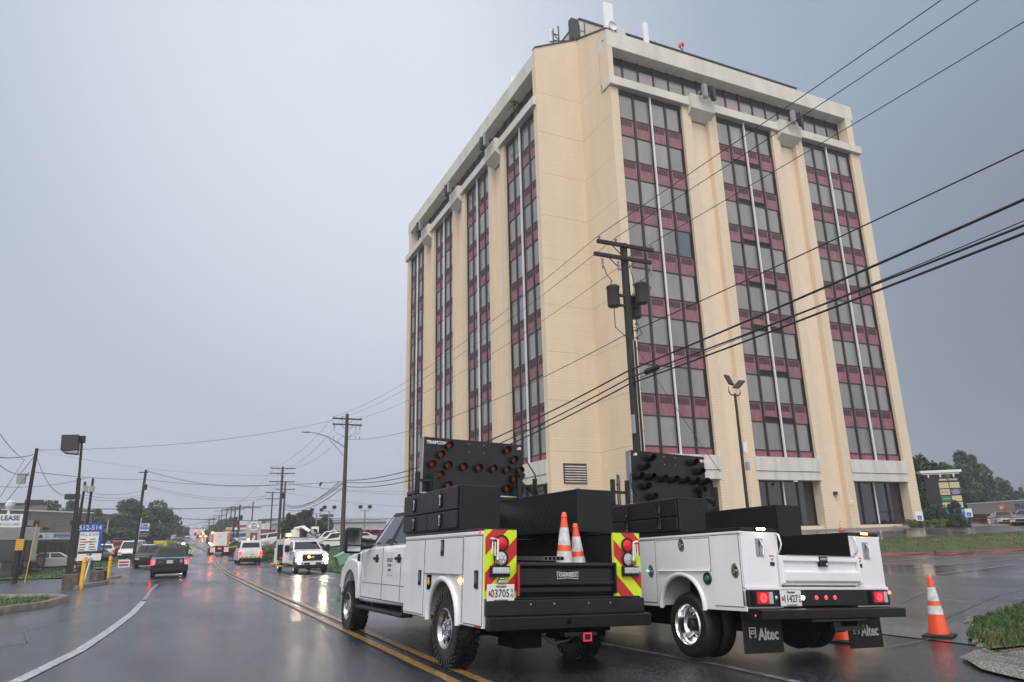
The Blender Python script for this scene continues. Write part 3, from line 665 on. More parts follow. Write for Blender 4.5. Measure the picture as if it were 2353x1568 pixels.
    u = MB(); u.box(-.45, .45, 1.0+yo, 5.5+yo, .42, .62, 'deepblack'); u.box(-.75, .75, 4.75+yo, 5.15+yo, .34, .44, 'deepblack'); u.box(-.80, .80, 1.75+yo, 4.3+yo, .44, .57, 'deepblack'); u.build('chassis', root)
def plate(root, name, num, x, y, z, w_=.33, sub='SG'):
    h = w_*.53; p = MB(); p.box(x-w_/2, x+w_/2, y-.008, y, z-h/2, z+h/2, 'plate_white'); po = p.build(name, root, bev=.006)
    k = w_/.33; yy = y-.011
    text(num, .115*k, 'plate_number', 'platetext', po, (x-.01*k, yy, z-.008*k), xs=.80)
    text('Maryland', .034*k, 'plate_state', 'platetext', po, (x, yy, z+.066*k), shear=.2)
    text('www.maryland.gov', .022*k, 'plate_web', 'platetext', po, (x, yy, z-.072*k))
    if sub:
        text(sub[0], .05*k, 'plate_letter', 'platetext', po, (x+.133*k, yy, z+.022*k)); text(sub[1], .05*k, 'plate_letter', 'platetext', po, (x+.133*k, yy, z-.03*k))
    s = MB(); s.box(x-.148*k, x-.118*k, yy-.002, yy, z-.025*k, z+.018*k, 'red'); s.box(x-.133*k, x-.118*k, yy-.003, yy-.002, z-.003*k, z+.018*k, 'yellow'); s.build('plate_crest', po)
    return po
def arch_side(B, y0, y1, z0, z1, cy, r, x0, x1, mt, cz=None):
    cz = z0 if cz is None else cz
    prof = [(y0, z0), (y0, z1), (y1, z1), (y1, z0)]+[(cy+r*cos(radians(t)), cz+(r)*sin(radians(t))) for t in range(0, 181, 12)]
    side_prism(B, prof, x0, x1, mt)
def latch(root, x, y, z, s, style='paddle', ax='x'):
    q = MB()
    if style == 'paddle':
        q.box(-.004, .012, -.045, .045, -.095, .095, 'plastic_black'); q.box(.010, .020, -.026, .026, -.04, .065, 'chrome')
    elif style == 'leaf':
        q.lathe([(0, .006), (.058, .006), (.064, 0), (.064, -.006)], 20, 'steel', (0, 0, 0), 'x'); q.v = [(a, b_, c*(1.35)) for a, b_, c in q.v]; q.disc((.009, 0, 0), .036, 16, 'darkmetal', 'x', .052)
        q.box(.010, .022, -.014, .014, -.035, .035, 'chrome'); q.box(.012, .024, -.05, .0, -.008, .008, 'chrome')
    elif style == 'tee':
        n = 14; q.poly([(.004, .042*cos(2*pi*i/n), .085*sin(2*pi*i/n)) for i in range(n)], 'blackgloss'); q.lathe([(.043, 0), (.05, .012), (.043, .018)], 18, 'plastic_black', (0, 0, 0), 'x'); q.v = [(a, b_, c if abs(c) > .0849 else c) for a, b_, c in q.v]
        for i in range(len(q.v)-54, len(q.v)): a, b_, c = q.v[i]; q.v[i] = (a, b_, c*1.9)
        q.box(.010, .018, -.010, .010, -.05, .045, 'chrome'); q.prism([(.010, -.03, .03), (.010, .03, .03), (.010, .022, .062), (.010, -.022, .062)], (.008, 0, 0), 'chrome'); q.prism([(.010, -.012, -.03), (.010, .012, -.03), (.010, .024, -.058), (.010, -.024, -.058)], (.008, 0, 0), 'chrome')
    q.v = [((a if s > 0 else -a), b_, c) for a, b_, c in q.v]
    if ax == 'y': q.v = [(b_, -abs(a), c) for a, b_, c in q.v]
    o_ = q.build('latch', root, loc=(x, y, z))
    if style == 'tee': o_.scale = (1, 1.15, 1.1)
    return o_
def toolbox(root, x0, x1, y0, y1, z0, z1, side, rows, detail=True):
    b = MB(); ox = .04*(-side)
    xo = x0 if side < 0 else x1
    b.box(min(x0, x1)+(.03 if side < 0 else 0), max(x0, x1)-(.03 if side > 0 else 0), y0, y1, z0, z1, 'tread'); tb = b.build('tool_box', root, bev=.012)
    for (a0, a1, c0, c1, lats) in rows:
        d = MB(); xa, xb = (xo, xo+.028) if side < 0 else (xo-.028, xo); d.box(xa, xb, a0, a1, c0, c1, 'tread'); dd = d.build('tool_box_door', tb, bev=.012, seg=2)
        for ly, lz in lats: latch(dd, xo, ly, lz, side, 'tee')
    return tb
def arrow_board(root, cx, y, z0, z1, w_, lamps, hood, lit, txt, flagside, txtside):
    b = MB(); b.box(cx-w_/2, cx+w_/2, y, y+.05, z0, z1, 'blackpaint'); b.box(cx-w_/2-.02, cx-w_/2, y-.003, y+.11, z0+.0, z1-.01, 'galv'); b.box(cx-w_/2, cx+w_/2, y-.006, y-.0005, z1-.012, z1, 'darkmetal')
    ab = b.build('arrow_board', root); h = z1-z0
    for u, v in lamps:
        x, zz = cx-w_/2+u*w_, z1-v*h; q = MB()
        q.lathe([(.058, 0), (.060, -hood*.6), (.060, -hood), (.056, -hood), (.053, -.012)], 18, 'plastic_black', (x, y, zz), 'y')
        # cowl: the lower lip is cut back
        q.v = [(a, b_+(.45*hood if c < zz-.02 and b_ < y-hood*.9 else 0), c) for a, b_, c in q.v]
        L_ = q.build('lamp_hood', ab, smooth=40)
        g = MB(); g.lathe([(0, -.030), (.035, -.026), (.053, -.010)], 16, 'amberlens' if lit else 'lens_off', (x, y, zz), 'y'); g.build('lamp_lens', ab, smooth=60)
    tx = cx-w_/2+.04 if txtside < 0 else cx+w_/2-.20
    text(txt, .068, 'board_lettering', 'white', ab, (tx, y-.003, z1-.075), align='LEFT', bold=.002, xs=1.05)
    f = MB(); fx = cx+flagside*(w_/2-.08)-.03
    f.box(fx, fx+.075, y-.004, y-.001, z1-.085, z1-.040, 'white'); f.box(fx, fx+.03, y-.005, y-.004, z1-.062, z1-.040, 'flagblue')
    for k in range(3): f.box(fx, fx+.075, y-.005, y-.004, z1-.085+k*.008, z1-.082+k*.008, 'red')
    f.build('flag_decal', ab); 
    bolts = MB()
    for u in (.44, .59):
        for v in (.07, .22): bolts.sph((cx-w_/2+u*w_, y-.004, z1-v*h), .006, 'white', 5)
    bolts.build('bolt_heads', ab); return ab
ARROW = [(.235, .13), (.155, .31), (.075, .50), (.23, .50), (.38, .51), (.53, .51), (.68, .51), (.82, .51), (.955, .51), (.155, .68), (.235, .87), (.82, .13), (.895, .31), (.895, .68), (.82, .87)]
# ---------------------------------------------------------------- near truck: white crew cab with chevron panels
def truck_root(name, label, T, **k):
    o = thing(name, label, 'utility truck', (T[0], T[1], T[5])); o.rotation_mode = 'YXZ'; o.rotation_euler = (T[3], T[4], T[2]); return o
t1 = truck_root('service_truck', 'white crew cab truck with lime and red chevron rear panels, nearest the yellow line', (4.051, 8.552, .034, -.012, .040, -.023))
cab(t1)
for s in (-1, 1):
    WB = MB()
    arch_side(WB, -1.045, 1.64, .50, 1.50, .14, .485, s*1.045, s*1.01, 'whitepaint')
    WB.box(s*1.012, s*.66, .66, 1.64, .53, 1.50, 'whitepaint'); WB.box(s*1.012, s*.66, -1.045, -.40, .53, 1.50, 'whitepaint'); WB.box(s*1.012, s*.66, -.40, .66, 1.02, 1.499, 'whitepaint')
    WB.build('service_body', t1, bev=.006)
for s in (-1, 1):
    f = MB(); P_ = [(s*1.05, .14+.50*cos(radians(a)), .50+.485*sin(radians(a))) for a in range(-2, 183, 8)]; f.tube(P_, .038, 8, 'whitepaint'); f.build('arch_flare', t1, smooth=60)
    for (a0, a1, c0, c1) in ((.85, 1.61, .53, 1.455), (-.47, .80, 1.045, 1.455), (-1.02, -.52, .53, 1.46)):
        g = MB(); g.box(s*1.046, s*1.049, a0-.009, a1+.009, c0-.009, c1+.009, 'darkmetal'); g.box(s*1.046, s*1.06, a0, a1, c0, c1, 'whitepaint'); g.build('compartment_door', t1, bev=.004)
    latch(t1, s*1.06, .16, 1.35, s); latch(t1, s*1.06, .96, .98, s); latch(t1, s*1.06, -.90, 1.0, s)
    h = MB(); h.tube([(s*1.064, -.50, .53), (s*1.064, -.50, 1.46)], .007, 6, 'steel'); h.tube([(s*1.064, -.47, 1.038), (s*1.064, .80, 1.038)], .007, 6, 'steel'); h.build('hinge', t1)
    r = MB(); r.box(s*1.06, s*1.02, -1.045, 1.64, 1.475, 1.515, 'whitepaint'); r.build('drip_rail', t1, bev=.008)
    r = MB(); r.box(s*1.05, s*.64, -1.04, 1.66, 1.516, 1.545, 'blackpaint'); r.build('top_trim', t1, bev=.005)
    m = MB(); m.sph((s*1.06, -.42, .975), .03, 'amberlit' if s < 0 else 'amberlens', 8, (.6, 1, 1)); m.build('side_marker', t1, smooth=60)
    m = MB(); m.box(s*1.064, s*1.05, -1.0, -.87, .505, .528, 'red'); m.build('reflector', t1)
    m = MB(); m.sph((s*1.055, -.97, 1.497), .026, 'redlit', 8, (.8, 1.4, .8)); m.build('corner_marker', t1, smooth=60)
q = MB(); q.box(-1.058, -1.046, .56, .70, .84, 1.02, 'deepblack'); q.sph((-1.062, .62, .93), .028, 'yellow', 8, (.6, 1, 1.3)); q.box(-1.07, -1.058, .60, .64, .90, .99, 'yellow'); q.build('fuel_filler', t1, bev=.004)
q = MB(); q.box(-1.051, -1.0465, .64, .79, 1.055, 1.095, 'red'); q = q.build('fuel_label', t1)
def on_side(o, x, y, z, s=-1): o.rotation_euler = (pi/2, 0, -pi/2 if s < 0 else pi/2); o.location = (x, y, z); return o
on_side(text('GASOLINE ONLY', .022, 'label_text', 'white', q), -1.0525, .715, 1.075)
d = MB(); d.box(-.962, -.9575, 2.53, 2.79, .98, 1.25, 'decal_grey'); d = d.build('door_decal', t1)
for t_, s_, zz, mt_ in (('M DOT', .085, 1.195, 'platetext'), ('MARYLAND DEPARTMENT', .018, 1.13, 'platetext'), ('OF TRANSPORTATION', .018, 1.11, 'platetext'), ('STATE HIGHWAY', .018, 1.06, 'platetext'), ('ADMINISTRATION', .018, 1.04, 'platetext')):
    on_side(text(t_, s_, 'decal_lettering', mt_, d, shear=.2 if s_ > .05 else 0), -.964, 2.66, zz)
# rear: chevron posts
def chevrons(root, x0, x1, z0, z1, y, s, pitch=.36, band=.17):
    p = MB(); p.box(x0, x1, y, y+.03, z0, z1, 'lime'); po = p.build('chevron_panel', root); g = MB(); x00 = x0 if s > 0 else x1
    for k in range(-4, 8):
        c = z0+k*pitch+.08
        pts = [(x0-.2, c-.2*s*0), (0, 0)]
        if s > 0: pl = [(x0, c), (x1, c+(x1-x0)*1.0), (x1, c+(x1-x0)*1.0+band), (x0, c+band)]
        else: pl = [(x0, c+(x1-x0)*1.0), (x1, c), (x1, c+band), (x0, c+(x1-x0)*1.0+band)]
        cl = clip(pl, (x0, x1, z0, z1))
        if len(cl) > 2: g.poly([(a, y-.002, b_) for a, b_ in cl], 'red')
    g.build('red_chevrons', po); return po
for s in (-1, 1):
    x0, x1 = (-1.04, -.655) if s < 0 else (.655, 1.04)
    cpn = chevrons(t1, x0, x1, .80, 1.53, -1.075, -s, pitch=.375, band=.19)
    q = MB(); q.lathe([(.086, 0), (.090, -.02), (.072, -.024)], 24, 'plastic_black', (s*.85, -1.077, 1.385), 'y'); q.lathe([(0, -.034), (.05, -.030), (.071, -.016)], 24, 'redlens', (s*.85, -1.077, 1.385), 'y'); q.build('brake_light', t1, smooth=40)
    q = MB(); q.lathe([(.086, 0), (.090, -.02), (.072, -.024)], 24, 'plastic_black', (s*.855, -1.077, 1.225), 'y'); q.lathe([(0, -.028), (.071, -.016)], 24, 'clearlens', (s*.855, -1.077, 1.225), 'y')
    for k in range(7): a = 2*pi*k/6; rr = .042 if k < 6 else 0; q.disc((s*.855+rr*cos(a), -1.108, 1.225+rr*sin(a)), .014, 8, 'chrome')
    q.build('reverse_light', t1, smooth=40)
    q = MB(); q.box(s*.87-.115, s*.87+.115, -1.12, -1.077, 1.03, 1.145, 'plastic_black'); q.box(s*.87-.10, s*.87+.10, -1.14, -1.12, 1.065, 1.130, 'clearlens')
    for k in range(6): q.box(s*.87-.092+k*.032, s*.87-.068+k*.032, -1.143, -1.14, 1.075, 1.12, 'chrome')
    q.build('strobe_light', t1, bev=.004)
    h = MB(); hx = s*1.0; h.tube([(hx-.03*s, -1.078, 1.43), (hx-.03*s, -1.13, 1.43), (hx-.09*s, -1.13, 1.42), (hx-.09*s, -1.12, 1.20)], .012, 7, 'white'); h.tube([(hx-.03*s, -1.12, 1.40), (hx-.02*s, -1.12, 1.27)], .007, 6, 'white'); h.tube([(hx-.06*s, -1.12, 1.40), (hx-.06*s, -1.12, 1.25)], .007, 6, 'white'); h.build('lock_bar', t1)
    h = MB(); h.box(hx-.085*s-.025, hx-.085*s+.025, -1.135, -1.11, 1.16, 1.21, 'brass'); h.build('padlock', t1, bev=.005)
plate(t1, 'licence_plate', '03705', -.865, -1.11, .865); q = MB(); q.box(-.90, -.80, -1.13, -1.078, .955, .995, 'steel'); q.box(-.88, -.82, -1.12, -1.08, .995, 1.02, 'steel'); q.build('plate_lamp', t1, bev=.01)
# tailgate, bed, bumper
q = MB(); side_prism(q, [(-1.03, .86), (-1.03, 1.18), (-1.10, 1.185), (-1.11, 1.15), (-1.08, 1.12), (-1.08, .99), (-1.11, .98), (-1.11, .94), (-1.08, .92), (-1.08, .86)], -.65, .65, 'blackpaint')
for s in (-1, 1): q.box(s*.63, s*.655, -1.13, -1.05, .84, 1.185, 'blackpaint')
tg = q.build('tailgate', t1, bev=.008)
q = MB(); q.box(-.668, -.645, -1.135, -1.125, .83, 1.16, 'red'); q.build('hinge_strip', t1)
q = MB(); q.poly([(-.145, -1.088, 1.085), (-.14, -1.088, 1.0), (0, -1.088, 1.012), (.14, -1.088, 1.0), (.145, -1.088, 1.085), (0, -1.088, 1.072)][::-1], 'badge_edge'); q.poly([(-.137, -1.0895, 1.076), (-.133, -1.0895, 1.01), (0, -1.0895, 1.02), (.133, -1.0895, 1.01), (.137, -1.0895, 1.076), (0, -1.0895, 1.064)][::-1], 'plastic_black'); bd = q.build('maker_badge', tg)
text('KNAPHEIDE', .056, 'badge_lettering', 'badge_edge', bd, (0, -1.0915, 1.043), xs=.82, bold=.0015)
q = MB(); q.box(-.655, .655, -1.03, 1.66, .80, .85, 'bedliner'); q.box(-.655, .655, 1.62, 1.66, .85, 1.5, 'bedliner'); q.box(-.658, -.64, -1.03, 1.62, .85, 1.50, 'bedliner'); q.box(.64, .658, -1.03, 1.62, .85, 1.50, 'bedliner'); q.build('bed', t1)
q = MB(); q.box(-1.03, 1.04, -1.12, -1.04, .625, .79, 'blackpaint'); q.prism([(-1.03, -1.08, .485), (-1.03, -1.20, .485), (-1.03, -1.21, .62), (-1.03, -1.08, .625)], (2.10, 0, 0), 'blackpaint'); q.box(-.98, 1.0, -1.10, -1.05, .79, .81, 'blackpaint'); bp = q.build('rear_bumper', t1, bev=.012)
q = MB(); q.disc((-.06, -1.212, .56), .03, 12, 'deepblack'); q.build('bumper_hole', bp)
q = MB(); q.box(-.10, .32, -1.18, -1.08, .40, .44, 'plastic_black'); q.box(  .10, .19, -1.24, -1.1, .36, .44, 'plastic_black')
for a in ((.095, .205, .425, .44), (.095, .205, .35, .365), (.095, .11, .365, .425), (.19, .205, .365, .425)): q.box(a[0], a[1], -1.25, -1.24, a[2], a[3], 'hitchred')
q.build('tow_hitch', t1)
q = MB(); q.box(-.55, .62, -1.0, 1.7, .43, .80, 'deepblack'); q.box(.2, .6, -.8, -.2, .3, .5, 'deepblack'); q.box(-.85, .85, .05, .25, .32, .45, 'deepblack'); q.sph((.0, .14, .38), .17, 'deepblack', 10)  # axle parts, plus black boxes added so the underside stays dark
for s in (-1, 1): q.box(s*.62, s*.5, -.9, 1.2, .36, .44, 'deepblack')
q.box(-.62, -.30, -1.0, -.55, .28, .5, 'deepblack'); q.tube([(-.45, -.9, .36), (-.45, 1.2, .42)], .05, 8, 'darkmetal'); q.build('axle_dark_fill', t1)
# tool boxes
toolbox(t1, -1.055, -.47, -.27, 1.82, 1.55, 2.095, -1, [(-.25, 1.80, 1.80, 2.085, ((.30, 1.94), (1.32, 1.94))), (-.25, .785, 1.575, 1.79, ((.30, 1.685),)), (.80, 1.80, 1.575, 1.79, ((1.31, 1.685),))])
toolbox(t1, .50, 1.055, -.52, 1.82, 1.55, 2.095, 1, [(-.50, 1.80, 1.80, 2.085, ((.1, 1.94), (1.32, 1.94))), (-.50, .785, 1.575, 1.79, ((.30, 1.685),)), (.80, 1.80, 1.575, 1.79, ((1.31, 1.685),))])
def rack(root, y, hw, z0, z1, post, yo2=.22):
    q = MB()
    q.box(-hw, hw, y-.04, y+.04, z0-.06, z0, 'blackpaint'); q.box(-hw, hw, y+.20, y+.26, z0-.06, z0, 'blackpaint')
    for x in (-hw+.03, -hw+.30, hw-.30, hw-.02): q.box(x-.035, x+.035, y-.11, y-.07, z0, post, 'blackpaint')
    for x in (-hw+.03, hw-.02): q.box(x-.035, x+.035, y-.11, y+.26, z0-.02, z0+.03, 'blackpaint')
    q.box(-hw, -hw+.30, y-.10, y-.06, z0+.16, z0+.20, 'blackpaint'); q.box(hw-.30, hw, y-.10, y-.06, z0+.16, z0+.20, 'blackpaint')
    q.tube([(hw-.28, y+.05, z0+.30), (hw-.12, y-.02, z0+.16), (hw+.05, y-.05, z0+.02)], [.03, .026, .022], 8, 'darkmetal'); q.lathe([(0, -.07), (.05, -.07), (.05, .07), (0, .07)], 12, 'plastic_black', (hw-.24, y-.02, z0+.34), 'y')
    q.build('board_rack', root, bev=.004)
rack(t1, 1.60, 1.0, 2.14, None or 2.1, 2.44)
arrow_board(t1, -.0, 1.66, 2.17, 2.985, 1.68, ARROW, .10, True, 'TRAFCON', 1, -1)
for x, y, s in ((-.87, .14, -1), (.87, .14, 1), (-.86, 4.93, -1), (.86, 4.93, 1)): wheel(t1, x, y, s, r=.415, wd=.275, rr=.235, style='steel', knob=True, z=.405)
# slotted strut bundle and two cones in the bed
def cone_mesh(h=.70, base=.36, mtb='black'):
    c = MB(); r0, r1 = base*.37, .026
    def rad(z): return r0+(r1-r0)*(z-.035)/(h-.035)
    bands = [(.035, .36, 'orange'), (.36, .50, 'reflective'), (.50, .575, 'orange'), (.575, .80, 'reflective'), (.80, .93, 'orange')]
    for a, b_, m_ in bands: z0, z1 = (a if a < .04 else a*h), b_*h; e = .002 if m_ == 'reflective' else 0; c.lathe([(rad(z0)+e, z0), (rad(z1)+e, z1)], 24, m_)
    c.lathe([(rad(.93*h), .93*h), (rad(.93*h)+.006, .935*h), (r1+.004, .985*h), (r1-.004, h), (0, h)], 24, 'orange')
    return c
def cone(loc, label, h=.70, base=.36, rz=0, tilt=None, group='orange traffic cones'):
    o = thing('traffic_cone', label, 'traffic cone', loc, rz, group)
    if tilt: o.rotation_euler = tilt
    cone_mesh(h, base).build('cone', o, smooth=50)
    b_ = MB(); k = base/2; b_.box(-k, k, -k, k, 0, .03, 'rubber'); b_.lathe([(k*.85, .03), (k*.74, .042)], 20, 'rubber'); b_.build('base', o, bev=.008); return o
M1 = Matrix.Translation((4.051, 8.552, -.023)) @ Matrix.Rotation(.034, 4, 'Z') @ Matrix.Rotation(-.012, 4, 'X') @ Matrix.Rotation(.040, 4, 'Y')
cone(M1 @ Vector((.175, -.72, .855)), 'taller worn traffic cone standing left in the black bed of the chevron truck', .92, .38, .3, (.02, .03, .3))
cone(M1 @ Vector((.46, -.62, .855)), 'shorter scuffed traffic cone leaning right of the taller one in the truck bed', .80, .36, .1, (-.02, -.03, .1))
q = MB()
for k in range(5): q.box(0+k*.062, .055+k*.062, 0, .9, 0, .045, 'galv'); q.box(.006+k*.062, .049+k*.062, -.002, .0, .006, .04, 'deepblack')
for k in range(16): q.disc((-.001, .04+k*.055, .022), .008, 8, 'deepblack', 'x')
st = q.build('metal_channel', None); st.location = M1 @ Vector((-.26, -1.0, 1.205)); st.rotation_euler = (.0, 0.04, .22); tag(st, 'bundle of perforated steel channels resting on the black tailgate beside the cones', 'metal channel')
# ---------------------------------------------------------------- second truck: white body, steel paddle latches, mud flaps
T2 = (7.01, 7.711, .026, -.030, .050, -.026)
t2 = truck_root('service_truck', 'white utility body truck with lettered black mud flaps and lit red tail lights', T2)
cab(t2, yo=.55)
for s in (-1, 1):
    q = MB(); arch_side(q, -1.15, 2.2, .535, 1.41, -.03, .40, s*1.175, s*1.14, 'whitepaint')
    q.box(s*1.142, s*.68, .40, 2.2, .55, 1.409, 'whitepaint'); q.box(s*1.142, s*.62, -1.15, -.46, .55, 1.409, 'whitepaint'); q.box(s*1.142, s*.68, -.46, .40, .96, 1.408, 'whitepaint')
    q.box(s*1.16, s*.62, -1.16, -1.15, .80, 1.405, 'whitepaint'); q.build('service_body', t2, bev=.008)
q = MB(); q.box(-1.175, 1.175, -1.18, -1.10, .765, .80, 'whitepaint'); q.build('rear_sill', t2, bev=.006)
for s in (-1, 1):
    f = MB(); f.tube([(s*1.18, -.03+.42*cos(radians(a)), .535+.40*sin(radians(a))) for a in range(-2, 183, 8)], .03, 8, 'whitepaint'); f.build('arch_flare', t2, smooth=60)
    for (a0, a1, c0, c1) in ((.48, 2.1, .585, 1.365), (-.60, .43, .985, 1.355), (-1.10, -.64, .585, 1.375)):
        g = MB(); g.box(s*1.176, s*1.178, a0-.007, a1+.007, c0-.007, c1+.007, 'darkmetal'); g.box(s*1.176, s*1.186, a0, a1, c0, c1, 'whitepaint'); g.build('compartment_door', t2, bev=.004)
    latch(t2, s*1.186, -.09, 1.29, s, 'leaf'); latch(t2, s*1.186, .575, .975, s, 'leaf'); latch(t2, s*1.186, -1.02, .975, s, 'leaf')
    r = MB(); r.box(s*1.19, s*1.15, -1.15, 2.2, 1.385, 1.412, 'whitepaint'); r.tube([(s*1.195, -.60, .975), (s*1.195, .42, .975)], .011, 7, 'white'); r.build('drip_rail', t2, bev=.004)
    r = MB(); r.box(s*1.17, s*.62, -1.15, 2.2, 1.413, 1.455, 'blackpaint'); r.build('top_trim', t2, bev=.006)
    r = MB(); r.tube([(s*.645, -1.165, 1.40), (s*.645, -1.21, 1.38), (s*.645+.03, -1.21, 1.28), (s*.645, -1.21, 1.20), (s*.645, -1.165, 1.17)], .011, 7, 'chrome'); r.build('grab_handle', t2, smooth=60)
    px = s*.90-.02; r = MB(); r.box(px-.055, px+.055, -1.166, -1.161, 1.13, 1.335, 'steel'); r.tube([(px+.01, -1.17, 1.32), (px+.03, -1.20, 1.24), (px+.015, -1.20, 1.15)], .011, 7, 'chrome'); r.build('paddle_handle', t2)
    r = MB(); wx = s*.74; r.box(wx-.035, wx+.035, -1.1645, -1.161, 1.13, 1.15, 'orange'); r.box(wx-.035, wx+.035, -1.1645, -1.161, 1.075, 1.130, 'white'); r.box(wx-.035, wx+.035, -1.1645, -1.161, 1.03, 1.072, 'black'); r.tube([(wx-.02, -1.166, 1.115), (wx, -1.166, 1.09), (wx+.02, -1.166, 1.12)], .005, 5, 'black'); r.build('warning_label', t2)
    r = MB(); lx = s*.88; r.box(lx-.07, lx+.07, -1.17, -1.13, 1.425, 1.455, 'plastic_black'); r.box(lx-.06, lx+.06, -1.176, -1.17, 1.43, 1.452, 'whitelit' if s < 0 else 'amberlit'); r.build('marker_light', t2)
    # tail light in the black bar
    r = MB(); tx = s*.96; r.box(tx-.15, tx+.15, -1.215, -1.18, .60, .755, 'plastic_black'); r.box(tx-.12, tx+.06, -1.222, -1.215, .62, .745, 'redlens'); r.box(tx+.06, tx+.12, -1.222, -1.215, .62, .745, 'clearlens'); r.disc((tx-.03, -1.226, .682), .05, 16, 'redlit'); tl = r.build('tail_light', t2)
    text('R', .05, 'light_letter', 'redlens', tl, (tx-.03, -1.230, .682))
    r = MB(); fx = s*.845; r.box(fx-.30, fx+.30, -1.02, -1.005, .085, .52, 'plastic_black'); fl = r.build('mud_flap', t2, bev=.02)
    text('Altec', .175, 'flap_lettering', 'flapwhite', fl, (fx+.075, -1.0225, .28), bold=.0045, xs=.82)
    g = MB(); lx = fx-.165
    for a in ((-.05, .05, .05, .062), (-.05, -.038, -.05, .062), (.038, .05, -.05, .062), (-.028, .028, .018, .03), (-.028, -.016, -.012, .03), (.016, .028, -.012, .03), (-.028, .028, -.012, -.002), (-.05, -.02, -.05, -.04), (.02, .05, -.05, -.04)): g.box(lx+a[0], lx+a[1], -1.024, -1.0205, .30+a[2], .30+a[3], 'flapwhite')
    g.build('flap_emblem', fl)
    wheel(t2, s*1.0, -.03, s, r=.385, wd=.24, rr=.24, style='dually', z=.335 if s < 0 else .385); wheel(t2, s*.74, -.03, s, r=.385, wd=.20, rr=.2, style='plain', z=.335 if s < 0 else .385)
    wheel(t2, s*.86, 5.4, s, r=.385, wd=.26, rr=.23, style='steel', z=.42)
q = MB(); q.lathe([(0, .004), (.05, .004), (.066, .016), (.074, .004), (.074, -.004)], 20, 'darkmetal', (-1.178, -.53, .885), 'x'); q.v = [(2*-1.178-a, b_, c) for a, b_, c in q.v]; q.sph((-1.185, -.53, .885), .04, 'fuelgreen', 10, (.5, 1, 1)); q.build('fuel_filler', t2, smooth=50)
q = MB(); q.box(-1.196, -1.188, .60, .66, .97, .985, 'greenlit'); q.build('green_indicator', t2)
q = MB(); q.box(-1.175, 1.175, -1.18, -1.02, .585, .763, 'blackpaint'); q.build('light_bar', t2, bev=.008)
for x in (-.11, .05, .20):
    r = MB(); r.lathe([(0, -.012), (.018, -.008), (.024, 0)], 12, 'redlit', (x, -1.181, .68), 'y'); r.build('id_light', t2, smooth=60)
for x, m_ in ((-.75, 'clearlens'), (-.33, 'whitelit2')):
    r = MB(); r.lathe([(0, -.012), (.018, -.008), (.024, 0)], 12, m_, (x, -1.181, .68), 'y'); r.build('plate_light', t2, smooth=60)
for s in (-1, 1): r = MB(); r.sph((s*1.15, -1.26, .50) if s < 0 else (1.17, -1.185, .735), .022, 'redlit2', 8); r.build('corner_marker', t2, smooth=60)
plate(t2, 'licence_plate', '11427', -.54, -1.19, .675)
q = MB(); q.prism([(-1.17, -1.02, .455), (-1.17, -1.36, .455), (-1.17, -1.37, .56), (-1.17, -1.02, .575)], (2.36, 0, 0), 'blackpaint'); q.box(-.4, .5, -1.34, -1.1, .42, .45, 'darkmetal'); q.build('rear_bumper', t2, bev=.01)
q = MB(); q.box(-.40, .40, -1.0, 5.0, .38, .60, 'deepblack'); q.box(-.9, .9, -.12, .08, .28, .42, 'deepblack'); q.sph((0, -.02, .34), .18, 'deepblack'); q.box(-.60, .60, -.93, 4.6, .27, .72, 'deepblack'); q.box(.3, .5, -1.2, -.9, .33, .43, 'deepblack'); q.box(.05, .55, -1.25, -1.2, .31, .36, 'darkmetal'); q.box(-.02, .10, -1.3, -1.25, .36, .44, 'plastic_black'); q.build('axle_dark_fill', t2)  # real axle with added black filler boxes that darken the gap below the truck
q = MB(); side_prism(q, [(-1.17, .815), (-1.17, 1.14), (-1.21, 1.15), (-1.215, 1.09), (-1.185, 1.075), (-1.185, .985), (-1.225, .965), (-1.225, .865), (-1.19, .85), (-1.19, .815)], -.63, .63, 'whitepaint')
for s in (-1, 1): q.prism([(s*.63, -1.17, .81), (s*.63, -1.24, .84), (s*.63, -1.22, 1.15), (s*.63, -1.17, 1.155)], (s*.03, 0, 0), 'whitepaint')
tg = q.build('tailgate', t2, bev=.006); q = MB(); q.box(-.55, .60, -1.214, -1.185, 1.148, 1.158, 'galv'); q.build('gate_cap', tg)
q = MB(); q.box(-.03, .11, -1.222, -1.18, 1.03, 1.145, 'plastic_black'); q.box(-.015, .095, -1.228, -1.222, 1.10, 1.132, 'steel'); q.lathe([(0, -.012), (.016, -.01), (.018, 0)], 10, 'chrome', (.085, -1.222, 1.055), 'y'); q.build('gate_latch', tg, bev=.005)
q = MB(); q.box(-.622, .622, -1.15, 2.2, .77, .82, 'bedliner'); q.box(-.622, .622, 2.16, 2.2, .82, 1.45, 'bedliner'); q.box(-.62, -.605, -1.14, 2.2, .82, 1.45, 'bedliner'); q.box(.605, .62, -1.14, 2.2, .82, 1.45, 'bedliner'); q.build('bed', t2)
toolbox(t2, -1.17, -.70, -.03, 2.1, 1.46, 1.905, -1, [(-.01, 2.08, 1.66, 1.895, ((.36, 1.78), (1.12, 1.78))), (-.01, 2.08, 1.475, 1.65, ((.36, 1.575), (1.12, 1.575)))])
toolbox(t2, .70, 1.17, .06, 2.1, 1.46, 1.905, 1, [(.08, 2.08, 1.66, 1.895, ((.36, 1.78),)), (.08, 2.08, 1.475, 1.65, ((.36, 1.575),))])
rack(t2, 1.75, 1.05, 1.96, 2.0, 2.33)
arrow_board(t2, .135, 1.72, 2.0, 2.83, 1.50, ARROW, .14, False, 'TRAFCON', -1, 1)
